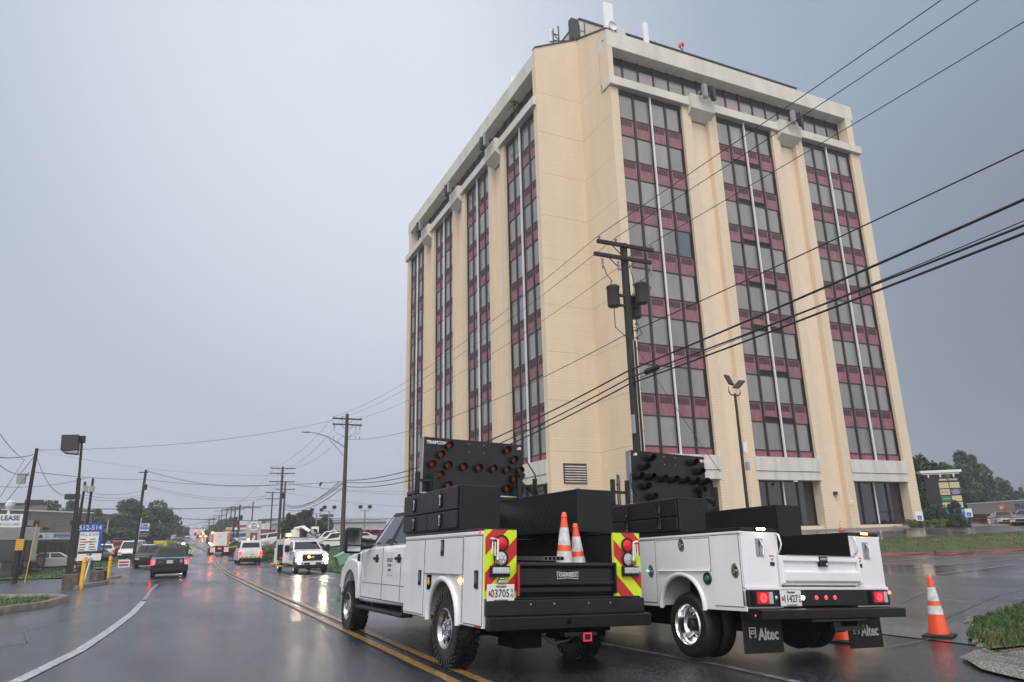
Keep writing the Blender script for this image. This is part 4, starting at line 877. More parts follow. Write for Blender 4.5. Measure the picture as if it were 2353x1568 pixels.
# cables and small hardware on the near truck
q = MB(); q.tube([(.86, 1.60, 2.75), (.98, 1.5, 2.5), (1.0, 1.45, 2.2), (.9, 1.5, 2.12)], .012, 6, 'black'); q.tube([(.80, 1.60, 2.3), (.9, 1.4, 2.35), (1.02, 1.45, 2.15)], .009, 6, 'black'); q.build('cable', t1, smooth=60)
q = MB(); q.tube([(-.56, 1.7, 2.5), (-.72, 1.62, 2.4), (-.70, 1.6, 2.2), (-.60, 1.62, 2.1)], .010, 6, 'black'); q.build('cable', t2, smooth=60)
for x in (-.5, -.2, .25, .55): q = MB(); q.lathe([(0, -.006), (.010, -.005), (.012, 0)], 8, 'steel', (x, -1.122, .74), 'y'); q.build('bolt', t1)
q = MB(); q.tube([(-.30, -1.05, .40), (-.22, -1.15, .33), (-.05, -1.16, .36), (.08, -1.1, .40)], .012, 6, 'black'); q.build('trailer_cable', t1, smooth=60)
# ---------------------------------------------------------------- grass
def grass_area(name, poly, dens, h, dry=.2, seed=1, mt='grassbase', dz=.06, wide=.012, lab=None):
    rr = random.Random(seed); xs = [p[0] for p in poly]; ys = [p[1] for p in poly]
    def inside(x, y):
        c = False; n = len(poly)
        for i in range(n):
            x1, y1 = poly[i]; x2, y2 = poly[i-1]
            if (y1 > y) != (y2 > y) and x < (x2-x1)*(y-y1)/(y2-y1)+x1: c = not c
        return c
    st = .25 if (max(xs)-min(xs)) < 14 else .8; 
    import itertools
    bm = bmesh.new(); vv = [bm.verts.new((x, y, 0)) for x, y in poly]; bm.faces.new(vv)
    for ax in (0, 1):
        lo, hi = (min(xs), max(xs)) if ax == 0 else (min(ys), max(ys)); n = int((hi-lo)/st/ (1 if ax == 0 else 1))
        for k in range(1, n): bmesh.ops.bisect_plane(bm, geom=bm.verts[:]+bm.edges[:]+bm.faces[:], plane_co=(lo+k*st, 0, 0) if ax == 0 else (0, lo+k*st, 0), plane_no=(1, 0, 0) if ax == 0 else (0, 1, 0))
    for v in bm.verts: v.co.z = G(v.co.x, v.co.y)+dz+.02*sin(v.co.x*3.1)*sin(v.co.y*2.3)
    me = bpy.data.meshes.new(name); bm.to_mesh(me); bm.free(); me.materials.append(MATS[mt]); o = bpy.data.objects.new(name, me); sc.collection.objects.link(o); o['kind'] = 'structure'
    if dens:
        A = (max(xs)-min(xs))*(max(ys)-min(ys)); n = int(A*dens); B = {'g': ([], []), 'd': ([], []), 'k': ([], [])}; V = []; F = []; MI = []
        from mathutils import noise as mn
        for _ in range(n):
            x, y = rr.uniform(min(xs), max(xs)), rr.uniform(min(ys), max(ys))
            if not inside(x, y): continue
            t = mn.noise(Vector((x*.7, y*.7, seed))); z = G(x, y)+dz-.01; hh = h*rr.uniform(.4, 1.15)*(1+.5*t); a = rr.uniform(0, 6.28); lx, ly = cos(a)*hh*.5, sin(a)*hh*.5; wx, wy = -sin(a)*wide, cos(a)*wide; i = len(V)
            V += [(x-wx, y-wy, z), (x+wx, y+wy, z), (x+lx*.4, y+ly*.4, z+hh*.7), (x+lx, y+ly, z+hh)]; F += [(i, i+1, i+2), (i+2, i+1, i+3)] if rr.random() < .5 else [(i, i+1, i+3), (i, i+2, i+3)]
            m_ = 1 if rr.random() < dry+.9*max(0, t) else (2 if rr.random() < .25 else 0); MI += [m_, m_]
        me = bpy.data.meshes.new(name+'_blades'); me.from_pydata(V, [], F)
        for m_ in ('blade_green', 'blade_dry', 'blade_dark'): me.materials.append(MATS[m_])
        me.polygons.foreach_set('material_index', MI); g = bpy.data.objects.new('grass', me); sc.collection.objects.link(g); tag(g, lab or 'short grass on the verge', 'grass', kind='stuff')
    return o
ISL = [(9.75, 6.45), (10.7, 7.35), (12.4, 8.35), (15.8, 9.15), (24, 10.3), (24, 1), (12.6, 4.6), (11.2, 6.0), (10.6, 6.25)]
grass_area('corner_island', ISL, 620, .085, .10, 3, 'grassbase2', lab='wet green grass on the kerbed island at the lower right corner')
grass_area('berm', [(14, 21.9), (20, 22.0), (28, 22.1), (36, 21.0), (60, 19.6), (90, 19), (90, 24), (60, 25.6), (44, 25.6), (30, 25.2), (20, 24.8), (14, 24.5)], 95, .065, .30, 4, 'grassbase', wide=.022, lab='patchy green and brown grass on the low berm below the tower')
grass_area('kerb_island', [(-3.2, 28.3), (-3.35, 25.3), (-4.1, 23.8), (-6, 21.8), (-14, 17.5), (-16, 27), (-8.5, 30.6), (-5.6, 31.6), (-3.8, 30.0)], 75, .10, .15, 5, 'grassbase2', wide=.02, lab='green grass with a brown patch on the kerbed island at the left')
grass_area('roadside_grass', [(-5.4, 53), (-5.2, 75), (-5.2, 105), (-5.6, 140), (-9, 160), (-10.5, 130), (-9.6, 100), (-9.5, 58.2), (-40, 60), (-40, 54.8), (-9.6, 54.7)], 14, .12, .05, 6, 'grassbase2', wide=.04, lab='green roadside grass in front of the black fence')
grass_area('slope_grass', [(9.4, 45.5), (14, 40), (20, 39), (21.5, 50), (19.5, 72), (14, 88), (10.5, 96), (8.9, 92), (8.9, 70)], 12, .12, .1, 7, 'grassbase2', wide=.04, lab='green grass slope beside the parked van')
grass_area('far_grass', [(-30, 150), (-9.5, 165), (-12, 230), (-16, 330), (-30, 340)], 0, 0)
kerb('kerb', [(12.4, 4.45), (11.2, 5.85), (10.75, 6.12)], .22, .19, 'concrete_dark'); kerb('kerb', [(24, 1), (12.4, 4.45)], .22, .19, 'concrete_dark')
M_ = MB(); rr_ = random.Random(4)
for k in range(26):      # broken kerb rubble
    t = k/25; x = 9.72+(12.6-9.72)*t; y = 6.4+(8.5-6.4)*t+.1*sin(t*9); s_ = rr_.uniform(.03, .085); M_.sph((x+rr_.uniform(-.05, .05), y+rr_.uniform(-.05, .05), G(x, y)+.02), s_, 'rubble', 5, (1.2, 1, .7))
tag(M_.build('kerb_rubble', smooth=20), kind='structure')
grass_area('concrete_apron', [(8.3, 5.6), (8.9, 6.25), (9.7, 6.6), (10.6, 6.5), (11.6, 5.9), (12.6, 4.6), (13, 3.2), (9, 1.5), (7.4, 3.0), (7.9, 4.6)], 0, 0, mt='concrete_apron', dz=.030)
kerb('kerb', [(-14, 17.4), (-6, 21.7), (-4.1, 23.7), (-3.3, 25.3), (-3.1, 28.4), (-3.75, 30.1), (-5.6, 31.7)], .2, .17); kerb('kerb', [(-3.75, 37.3), (-2.95, 42.3)], .18, .16, 'concrete_kerb'); kerb('kerb', [(-3.3, 48.5), (-2.9, 51.5)], .18, .12)
kerb('kerb', [(-5.4, 54), (-5.1, 75), (-5.1, 105), (-5.6, 140)], .16, .12); kerb('kerb', [(20, 21.8), (28, 21.95), (36, 20.85), (60, 19.4), (90, 18.8)], .2, .10, 'concrete_dark'); kerb('kerb', [(53.2, 37.6), (60, 38.2), (75, 38.5), (95, 39)], .25, .22)
kerb('kerb', [(26, 37.5), (53.0, 37.5)], .3, .16, 'concrete_kerb')
for (x, y, a, lb) in ((29.9, 20.9, -.06, 'grey concrete wheel stop at the left end of the berm beside the white truck'), (35.4, 20.3, -.10, 'grey concrete wheel stop in the middle of the berm foot behind the tall cone'), (42.6, 19.6, -.12, 'darker concrete wheel stop under the red tape, right of the other stops')):
    q = MB(); q.prism([(-.0, -.10, 0), (-.0, -.07, .16), (-.0, .07, .16), (-.0, .10, 0)], (1.9, 0, 0), 'concrete_dark'); q.box(.4, .55, -.104, .104, -.001, .05, 'deepblack'); q.box(1.35, 1.5, -.104, .104, -.001, .05, 'deepblack')
    o = q.build('wheel_stop', bev=.01); o.location = (x-.9, y-.25, G(x, y)+.03); o.rotation_euler = (0, 0, a-.15); tag(o, lb, 'wheel stop', 'wheel stops along the berm')
# ---------------------------------------------------------------- cones on the ground
cone((10.62, 7.72, G(10.6, 7.7)+.012), 'tall orange traffic cone with two white bands standing alone on the wet lot at right', .88, .40, .4)
cone((9.06, 8.13, G(9.06, 8.13)+.005), 'orange cone half hidden behind the mud flaps of the white utility truck', .72, .36, .2)
_p = at(1934, 1222, 53.5); cone((_p.x, _p.y, G(_p.x, _p.y)+.02), 'small orange cone at the foot of the tower wall', .72, .36)
_p = at(1977, 1208, 92); _p = at(2148.5, 1206, 92)
for i, P_ in enumerate(([(8.9, 7.35), (10.3, 7.6), (12.4, 8.9), (16, 10.2), (22, 11.4)], [(-6, 24), (-2, 22.4), (1.5, 22.9), (3, 22.2)], [(-3.2, 14), (-2.2, 15.5), (-2.6, 18), (-1.9, 21)], [(12, 13), (18, 14.2), (25, 13.6), (38, 14.5)], [(-8, 36), (-4, 35.2), (0, 35.8)], [(10.3, 11), (14, 10.9), (17, 12.2)])): ribbon('tar_seam', [(x+.04*sin(7*k+i), y) for k, (x, y) in enumerate(P_)], .025, 'tar', dz=.016)
# ---------------------------------------------------------------- trees
for i, c in enumerate(((.075, .125, .055), (.09, .15, .06), (.055, .095, .048))):
    mat('leaf%d' % i, c, .6, col2=tuple(k*.6 for k in c), nscale=.9, nr=(.35, .62), spec=.3)
CR = {}
def crown_mesh(key, w_, h, n, ls, mt, shape='round', seed=1):
    rs = np.random.RandomState(seed); C_ = []; nb = 26
    for i in range(nb):
        while True:
            p = rs.uniform(-1, 1, 3)
            if shape == 'cone': 
                t = (p[2]+1)/2; ok = hypot(p[0], p[1]) < (1-t)*.95+.08
            else: ok = .15 < np.linalg.norm(p) < 1.0 and not (p[2] < -.5 and hypot(p[0], p[1]) > .75)
            if ok: break
        C_.append((p, rs.uniform(.20, .40) if shape != 'cone' else .22))
    cs = np.array([c[0] for c in C_]); rr = np.array([c[1] for c in C_]); k = rs.randint(0, nb, n); d = rs.normal(size=(n, 3)); d /= np.linalg.norm(d, axis=1)[:, None]
    rad = rs.uniform(.35, 1.05, n)**.6; P = cs[k]+d*(rr[k]*rad)[:, None]; P = P*np.array([w_/2, w_/2, h/2]); 
    u = rs.normal(size=(n, 3)); u /= np.linalg.norm(u, axis=1)[:, None]; v = np.cross(u, rs.normal(size=(n, 3))); v /= np.linalg.norm(v, axis=1)[:, None]; s = ls*rs.uniform(.5, 1.3, n)[:, None]
    V = np.stack([P-u*s, P+v*s*.5, P+u*s, P-v*s*.5], 1).reshape(-1, 3); F = np.arange(4*n).reshape(-1, 4)
    me = bpy.data.meshes.new(key); me.vertices.add(4*n); me.vertices.foreach_set('co', V.ravel()); me.loops.add(4*n); me.loops.foreach_set('vertex_index', F.ravel().astype(np.int32)); me.polygons.add(n); me.polygons.foreach_set('loop_start', np.arange(0, 4*n, 4, dtype=np.int32)); me.polygons.foreach_set('loop_total', np.full(n, 4, dtype=np.int32))
    for m_ in (mt if isinstance(mt, tuple) else (mt,)): me.materials.append(MATS[m_])
    if isinstance(mt, tuple): me.polygons.foreach_set('material_index', (k % len(mt)).astype(np.int32))
    me.update(calc_edges=True); return me, cs*np.array([w_/2, w_/2, h/2])
def tree(x, y, h, w_, label, n=6000, ls=.28, mt=('leaf0', 'leaf1', 'leaf2'), shape='round', seed=1, z=None, name='tree', trunk=.22, cat='tree', group=None):
    z = G(x, y) if z is None else z; o = thing(name, label, cat, (x, y, z), 0, group); ch = h*(1-trunk*.8); me, cs = crown_mesh('crown', w_, ch, n, ls, mt, shape, seed)
    c = bpy.data.objects.new('crown', me); sc.collection.objects.link(c); c.parent = o; c.location = (0, 0, h-ch/2)
    t = MB(); t.tube([(0, 0, -.3), (.05, 0, h*.3), (-.05, .05, h*.6), (0, 0, h*.88)], [w_*.035, w_*.028, w_*.018, .03], 8, 'bark')
    for p in cs[:9]: t.tube([(0, 0, h*.3+.1*abs(p[2])), (p[0]*.5, p[1]*.5, (h*.35+h-ch/2+p[2])/2), (p[0]*.9, p[1]*.9, h-ch/2+p[2])], [w_*.016, w_*.011, .02], 5, 'bark')
    t.build('trunk', o, smooth=50); return o
def tree_px(px, top, D, wpx, label, **k):
    p = at(px, top, D); g = k.pop('z', G(p.x, p.y)); h = p.z-g; w_ = wpx/FP*D*(1.12 if px < 700 else .95)*max(.8, 1.0+.3*((px-1176)/1618)**2)*1.0
    return tree(p.x, p.y, h, w_, label, z=g, **k)
tree_px(125, 1146, 150, 66, 'broad green tree rising behind the grey metal building', seed=2, n=7000, ls=.35)
tree_px(190, 1160, 165, 60, 'darker tree behind the flat brick roof, left of the leaning double poles', seed=3, n=5000, ls=.35)
tree_px(238, 1180, 170, 60, 'low rounded tree just right of the brick building corner', seed=4, n=5000, ls=.35)
tree_px(290, 1160, 160, 74, 'wide tree behind the car wash sign', seed=5, n=7000, ls=.35)
tree_px(355, 1158, 165, 84, 'tall feathery topped tree right of the car wash pole', seed=6, n=8000, ls=.35)
tree_px(330, 1200, 150, 90, 'low dark tree mass under the feathery tree', seed=12, n=6000, ls=.35, trunk=.1)
tree_px(395, 1183, 190, 44, 'rounded tree standing nearest the crest on the left side of the road', seed=7, n=5000, ls=.4)
tree_px(418, 1209, 260, 26, 'small rounded far tree beside the crest at left', seed=8, n=3000, ls=.5)
tree_px(520, 1193, 230, 44, 'dark far tree behind the row of poles left of the dealer sign', seed=9, n=4000, ls=.5)
tree_px(497, 1214, 250, 30, 'low far tree left of the pole row', seed=10, n=2500, ls=.5)
tree_px(574, 1212, 200, 20, 'small bare looking tree behind the dealer sign', seed=11, n=900, ls=.3)
tree_px(672, 1180, 110, 34, 'dark left half of the round tree pair behind the twin wooden poles', seed=13, n=6000, ls=.26)
tree_px(702, 1171, 117, 74, 'big round green tree in front of the brown block store', seed=14, n=13000, ls=.26)
tree_px(744, 1190, 120, 40, 'right hand bushy tree against the brown block store', seed=15, n=5000, ls=.26)
tree_px(2128, 1052, 84, 72, 'dense dark green tree rising beside the tower corner', seed=16, n=12000, ls=.24, trunk=.08)
tree_px(2100, 1098, 74, 46, 'lower dark tree touching the tower edge', seed=17, n=8000, ls=.2, trunk=.08)
tree_px(2208, 1043, 128, 74, 'tallest dark tree behind the office park pylon sign', seed=18, n=11000, ls=.27)
tree_px(2256, 1075, 138, 62, 'spreading dark tree right of the pylon sign', seed=19, n=9000, ls=.27, trunk=.1)
tree_px(2240, 1120, 140, 80, 'low dark foliage behind the small bank', seed=20, n=6000, ls=.3, trunk=.05)
tree_px(2290, 1125, 150, 70, 'hazy rounded tree behind the bank roof', seed=21, n=5000, ls=.35)
tree_px(2345, 1100, 135, 30, 'dark conifer at the right edge above the bank', seed=22, n=4000, ls=.22, shape='cone', trunk=.05)
tree_px(2335, 1140, 160, 50, 'low hazy tree line end at the right edge', seed=23, n=3000, ls=.4)
_b = at(2190, 1157, 67); tree(_b.x, _b.y, 2.4, 1.75, 'clipped dark green mound shrub in front of the pylon sign', n=9000, ls=.07, mt=('leaf2', 'leaf0'), shape='cone', seed=30, name='shrub', trunk=.02, cat='shrub')
_b = at(2140, 1180, 70); tree(_b.x, _b.y, 1.9, 3.4, 'dark loose shrub left of the mound shrub', n=6000, ls=.07, mt=('leaf2', 'leaf0'), seed=31, name='shrub', trunk=.02, cat='shrub')
for i, (px, lb) in enumerate(((2095, 'first'), (2113, 'second'), (2131, 'third'), (2150, 'fourth'), (2168, 'fifth'), (2186, 'sixth'), (2204, 'last'))):
    _b = at(px, 1205, 63+i*.7); tree(_b.x, _b.y, .62, 1.25, '%s yellow green hedge bush from the tower corner, along the kerb' % lb, n=1300, ls=.05, mt=('leaf_yellow', 'leaf0'), seed=40+i, name='hedge_bush', trunk=.02, cat='bush', group='low hedge bushes by the kerb')
_b = at(617, 1262, 84); tree(_b.x, _b.y, 1.35, 3.1, 'round golden green bush on the grass right of the white van', n=5000, ls=.09, mt=('leaf_yellow',), seed=50, name='bush', trunk=.02, cat='bush')
_b = at(601, 1262, 88); tree(_b.x, _b.y, 1.2, 2.0, 'smaller dull green bush left of the golden bush', n=3000, ls=.09, mt=('leaf_yellow', 'leaf0'), seed=51, name='bush', trunk=.02, cat='bush')
for i, px in enumerate((548, 566, 583, 533)):
    _b = at(px, 1262, 106+i); tree(_b.x, _b.y, 1.0, 2.4, ('dark shrub', 'low dark shrub', 'dark planting', 'scrubby shrub')[i]+' at the foot of the dealer lot, %s' % ('behind the van roof', 'below the red panel', 'right of the dealer sign base', 'beside the dump truck')[i], n=1500, ls=.10, mt=('leaf2',), seed=60+i, name='shrub', trunk=.02, cat='shrub')
# ---------------------------------------------------------------- poles
def upole(px_top, D, label, base=None, r=.15, arms=(), mt='wood', name='utility_pole', ins=True, xf=(), group=None, lean=None, zb=None, extra=None):
    p = at(px_top[0], px_top[1], D); g = G(p.x, p.y) if zb is None else zb; h = p.z-g
    o = thing(name, label, 'utility pole', (p.x, p.y, g), 0, group); dx = dy = 0
    if base: q = at(base[0], base[1], D); dx, dy = q.x-p.x, q.y-p.y; o.location = (q.x, q.y, g); dx, dy = -dx, -dy
    t = MB(); t.tube([(0, 0, -.5), (dx, dy, h)], [r, r*.68], 10, mt); t.build('pole', o, smooth=60)
    for a in arms:       # (drop below top, half length, rotation, offset, nins)
        drop, hl, rz, off, ni = (a+(0, 0, 2))[:5] if len(a) == 3 else a
        q = MB(); k = 1-drop/h; cx, cy = dx*k, dy*k; zz = h-drop; c, s = cos(rz), sin(rz)
        def L(u, v, w): return (cx+(u+off)*c-v*s, cy+(u+off)*s+v*c, zz+w)
        Mx = Matrix.Translation((cx+off*c, cy+off*s, zz)) @ Matrix.Rotation(rz, 4, 'Z')
        q.box(-hl, hl, -.2, -.1, -.06, .06, mt, Mx)
        for sg in (-1, 1): q.tube([L(sg*hl*.45, -.1, -.05), L(-off*.0+sg*.05, -.1, -.45*min(1, hl))], .018, 5, 'darkmetal')
        ar = q.build('crossarm', o)
        if ni:
            q = MB()
            for u in ((-hl*.93, -hl*.35, hl*.93) if ni == 3 else (-hl*.93, hl*.93)):
                c0 = L(u, -.15, .06); q.lathe([(.02, 0), (.02, .05), (.055, .06), (.035, .09), (.05, .11), (.03, .15), (0, .15)], 8, 'insul', c0)
            q.build('insulator', ar)
    if extra: extra(o, h, dx, dy)
    return o, h, dx, dy
def transformer(o, c, r=.21, h=.72):
    q = MB(); q.lathe([(0, -.02), (r*.9, 0), (r, .04), (r, h-.08), (r+.02, h-.06), (r+.02, h-.02), (r*.9, h+.02), (0, h+.05)], 20, 'xfmr', c)
    q.tube([(c[0]-.05, c[1], c[2]+h), (c[0]-.05, c[1], c[2]+h+.2)], [.035, .02], 8, 'insul'); q.tube([(c[0]+.08, c[1], c[2]+h), (c[0]+.08, c[1], c[2]+h+.12)], [.035, .02], 8, 'insul')
    t = q.build('transformer', o, smooth=45); return t
def cen(o, h, dx, dy):
    for c in ((-.55, .0, h-2.35), (.42, -.25, h-2.2), (.50, .30, h-2.55)): transformer(o, c)
    q = MB(); q.box(-.4, .4, -.06, .06, h-1.95, h-1.88, 'darkmetal'); q.box(-.4, .4, -.06, .06, h-2.3, h-2.24, 'darkmetal'); q.build('bracket', o)
    for i, P_ in enumerate((((-1.02, -.15, h-.75), (-.9, -.2, h-1.3), (-.55, 0, h-1.45)), ((-.55, 0, h-2.4), (-.62, -.1, h-3.1), (-.1, -.12, h-3.5)), ((.42, -.25, h-1.35), (.8, -.3, h-1.6), (.62, -.2, h-2.0), (.15, -.15, h-1.5)), ((.5, .3, h-2.6), (.5, 0, h-3.2), (.12, -.12, h-3.4)), ((.1, -.1, h-.7), (.2, -.2, h-1.5), (.3, -.3, h-2.0)), ((1.02, -.15, h-.75), (.7, -.2, h-1.2), (.42, -.25, h-1.4)))):
        q = MB(); q.tube(P_, .014, 6, 'wire'); q.build('jumper_wire', o, smooth=80)
    q = MB()
    for u in (-1.02, -.40, .95): q.lathe([(.03, 0), (.05, -.05), (.03, -.1), (.05, -.15), (.03, -.2), (.045, -.26), (.02, -.38)], 8, 'insul', (u, -.2, h-.75))
    q.build('cutout_fuse', o)
    q = MB(); q.box(-.20, -.14, -.16, -.02, h-6.6, h-6.0, 'xfmr_grey'); q.tube([(.12, -.1, h-3.5), (.12, -.12, .3)], .03, 6, 'wood_dark'); q.tube([(0, -.17, h-3.5), (0, -.19, .3)], .02, 5, 'galv')
    for k in range(9): q.tube([(.12, 0, h-3.0-k*.7), (.30, 0, h-3.0-k*.7), (.30, 0, h-2.95-k*.7)], .01, 5, 'darkmetal')
    for k in range(3): q.lathe([(.03, -.05), (.05, 0), (.03, .05)], 8, 'insul', (.22, -.1, h-2.9-k*.25), 'y')
    q.build('conduit', o)
pc, hc, _, _ = upole((1432, 562), 23, 'tall dark wooden utility pole with three transformers and two crossarms before the tower', arms=((.12, 1.15, 0, 0, 3), (.60, 1.15, 0, -.15, 0)), r=.19, mt='wood_dark', extra=cen)
PC = pc.location.copy()
def lum(o, h, dx, dy):
    q = MB(); zz = h-2.9; P_ = [(0, 0, zz-.5), (-1.2, -.25, zz+.55), (-2.6, -.5, zz+1.05), (-3.1, -.6, zz+1.12)]; q.tube([(0, 0, zz-.0), (-1.6, -.3, zz+.82), (-2.6, -.5, zz+1.05)], .035, 6, 'galv'); q.tube([(0, 0, zz-.9), (-1.5, -.28, zz+.65)], .025, 6, 'galv'); q.tube([(-2.6, -.5, zz+1.05), (-3.2, -.62, zz+1.1)], .03, 6, 'galv'); a = q.build('lamp_arm', o, smooth=60)
    q = MB(); q.sph((-3.5, -.68, zz+1.1), .42, 'galv', 8, (1, .4, .16)); q.build('luminaire', a, smooth=60)
p2, h2, _, _ = upole((798, 952), 62, 'brown wooden utility pole with two crossarms and a curved street lamp, beside the grass slope', arms=((.45, 1.25, 0, 0, 3), (.95, 1.25, 0, 0, 3)), r=.20, mt='wood_grey', extra=lum)
P2 = p2.location.copy()
for o, h in ((p2, h2),):
    q = MB()
    for u in (-1.1, .75, 1.1): q.tube([(u, -.15, h-.95), (u+.02, -.15, h-1.6), (u*.4, -.12, h-1.9), (.05*u, -.1, h-2.1)], .015, 5, 'wire_far'); q.lathe([(.03, 0), (.06, -.1), (.03, -.2), (.05, -.3), (.02, -.4)], 8, 'insul', (u, -.15, h-1.0))
    for u in (-1.1, .75, 1.1): q.box(u-.03, u+.03, -.17, -.13, h-2.15, h-1.95, 'red')
    q.build('cutout_fuse', o)
FP_ = []
for i, (pt, D, lb, arms, r, mt_) in enumerate((
    ((650, 1073), 105, 'wooden pole with three crossarms, left pole of the twin poles by the bucket truck', ((.25, 1.7, 0, 0, 3), (.95, 1.7, 0, 0, 3), (2.1, 1.7, 0, 0, 3)), .22, 'wood_grey'),
    ((656, 1108), 112, 'shorter wooden pole with one crossarm, right pole of the twin poles', ((1.1, 1.4, 0, 0, 3),), .17, 'wood_grey'),
    ((627, 1130), 125, 'slim pole with two crossarms left of the twin poles', ((.2, 1.1, 0, 0, 2), (1.2, 1.1, 0, 0, 2)), .14, 'wood_grey'),
    ((582, 1153), 150, 'dark pole rising straight behind the dealer sign', ((1.2, 1.6, 0, 0, 2),), .15, 'wood_dark'),
    ((552, 1160), 130, 'wood pole with a transformer, nearest of the row left of the dealer sign', ((.4, 1.6, 0, 0, 2),), .16, 'wood_dark'),
    ((541, 1166), 142, 'second pole of the row left of the dealer sign, leaning slightly', ((.3, 1.7, 0, 0, 2),), .15, 'wood_dark'),
    ((532, 1168), 160, 'third pole of the dense roadside row, with a drooping arm', ((.3, 1.6, 0, 0, 2),), .16, 'wood_grey'),
    ((522, 1169), 175, 'fourth pole of the roadside row above the red and yellow sign', ((.2, 1.2, 0, 0, 2),), .15, 'wood_grey'),
    ((510.5, 1172), 200, 'pole with one wide arm over the dump truck', ((.3, 1.8, 0, 0, 2),), .15, 'wood_grey'),
    ((504, 1183), 225, 'thin far pole left of the wide armed pole', ((.3, 1.6, 0, 0, 2),), .15, 'wood_grey'),
    ((492, 1189), 250, 'far pole with two short arms over the road crest', ((.3, 1.8, 0, 0, 2), (1.6, 1.6, 0, 0, 2)), .16, 'wood_grey'),
    ((483, 1192), 275, 'far pole above the maroon car on the crest', ((.3, 1.8, 0, 0, 2),), .16, 'wood_grey'),
    ((479.5, 1197), 285, 'short far pole touching the one above the maroon car', ((.6, 1.6, 0, 0, 0),), .16, 'wood_grey'),
    ((474, 1206), 335, 'faint far pole left of the maroon car', ((.5, 1.6, 0, 0, 0),), .17, 'wood_grey'),
    ((468, 1211), 370, 'faintest far pole beside the red signals', ((.5, 1.8, 0, 0, 0),), .18, 'wood_grey'),
    ((395.4, 1166), 175, 'lone pole with a short top arm over the trees left of the crest', ((.4, 1.3, 0, 0, 2),), .16, 'wood_grey'))):
    o, h, _, _ = upole(pt, D, lb, arms=arms, r=r, mt=mt_, group='utility poles along the right side' if i < 15 else None); FP_.append((o, h))
    if i in (0, 4, 5): transformer(o, (.3, -.2, h-2.6 if i else h-4.4), .25, .8)
def lp1x(o, h, dx, dy):
    q = MB(); q.box(-.62, -.22, -.25, .1, h-2.0, h-1.45, 'xfmr_grey'); q.tube([(-.1, 0, h-1.5), (-.3, 0, h-1.6)], .03, 6, 'darkmetal'); q.tube([(0, -.05, h-.5), (-.35, -.1, h-1.2), (-.5, -.1, h-1.45)], .015, 5, 'wire'); q.build('service_box', o)
    q = MB(); q.box(-.17, .20, -.215, -.18, 1.75, 2.35, 'yellow')
    for k in range(5): q.box(-.165, .195, -.222, -.215, 1.83+k*.11, 1.84+k*.11, 'black')
    q.build('reflector_panel', o)
l1, hl1, _, _ = upole((85, 1031), 49, 'dark leaning utility pole with a yellow marker band, at the left by the fence', r=.13, mt='wood_dark', base=(81, 1031), extra=lp1x)
l3, hl3, _, _ = upole((214, 1100), 60, 'dark slim pole carrying two white floodlights above the tenant sign', r=.12, mt='wood_dark')
q = MB(); 
for u in (-.35, .05): q.box(u-.16, u+.16, -.35, -.15, hl3-.95, hl3-.55, 'xfmr_grey'); q.tube([(u, -.2, hl3-.9), (0, 0, hl3-1.1)], .02, 5, 'darkmetal')
q.build('floodlight', l3, bev=.02)
l2, hl2, _, _ = upole((196, 1108), 64, 'plain dark leaning pole left of the floodlight pole', r=.13, mt='wood_dark', base=(191, 1108))
def lp4x(o, h, dx, dy):
    transformer(o, (.35, -.1, h-2.2), .2, .6); q = MB(); q.box(-.45, .5, -.05, .05, h-.35, h-.25, 'wood_dark'); q.build('crossarm', o)
    q = MB()
    for k in range(6): q.lathe([(.02, 0), (.05, .04), (.02, .08)], 6, 'insul', (.2, -.1, h-3.1-k*.35))
    q.build('insulator', o)
l4, hl4, _, _ = upole((335.5, 1080), 88, 'tall dark pole with a small transformer beside the car wash sign', r=.19, mt='wood_dark', base=(330, 1080), extra=lp4x)
# flood lamp pole on concrete base
b0 = Vector((-4.15, 39.0, 0)); b0.z = G(b0.x, b0.y)
o = thing('lamp_post', 'tall brown lamp post with a big square head on a concrete block', 'lamp post', b0)
top = at(187, 1003, 39.2).z-b0.z
q = MB(); q.box(-.31, .31, -.31, .31, -.1, .62, 'concrete_dark'); q.build('concrete_base', o, bev=.03)
q = MB(); q.box(-.05, .05, -.05, .05, .62, top, 'postbrown'); q.box(-.2, .2, -.2, .2, .62, .70, 'postbrown'); q.box(-.085, .085, -.06, .06, 2.6, 4.9, 'postbrown'); q.build('post', o); o.rotation_euler = (0, -.052, 0)
q = MB(); q.prism([(-.80, -.4, top-.66), (-.80, -.4, top+.05), (-.10, -.4, top+.05), (-.10, -.4, top-.66), (-.68, -.4, top-.74)], (0, .7, 0), 'lampbrown'); q.prism([(-.68, -.38, top-.78), (-.10, -.38, top-.85), (-.10, -.38, top-.68), (-.68, -.38, top-.74)], (0, .66, 0), 'xfmr_grey'); q.box(-.12, .14, -.12, .12, top-.3, top+.03, 'postbrown'); q.build('lamp_head', o, bev=.02)
b1 = at(158, 1290, 42); o = thing('lamp_post', 'shorter thick brown post with a flat rectangular lamp just behind the tall lamp post', 'lamp post', (b1.x, b1.y, G(b1.x, b1.y))); h = at(174, 1136, 42).z-G(b1.x, b1.y)
q = MB(); q.box(-.07, .07, -.07, .07, 0, h-.1, 'postbrown'); q.build('post', o); q = MB(); q.box(-.55, .1, -.2, .2, h-.26, h+.0, 'lampbrown'); q.build('lamp_head', o, bev=.02)
for (px, D, hb, lb) in ((190.5, 37.6, 1.34, 'nearer yellow bollard with a red ring, beside the lamp post block'), (249.7, 49, 1.3, 'farther yellow bollard with a red ring, near the round concrete planter')):
    p = at(px, 1320, D); p.z = G(p.x, p.y); q = MB(); q.lathe([(.088, -.1), (.088, hb-.05), (.07, hb-.01), (0, hb)], 20, 'yellow', p); q.lathe([(.0895, hb-.26), (.0895, hb-.235)], 20, 'red', p); tag(q.build('bollard', smooth=50), lb, 'bollard', 'yellow bollards')
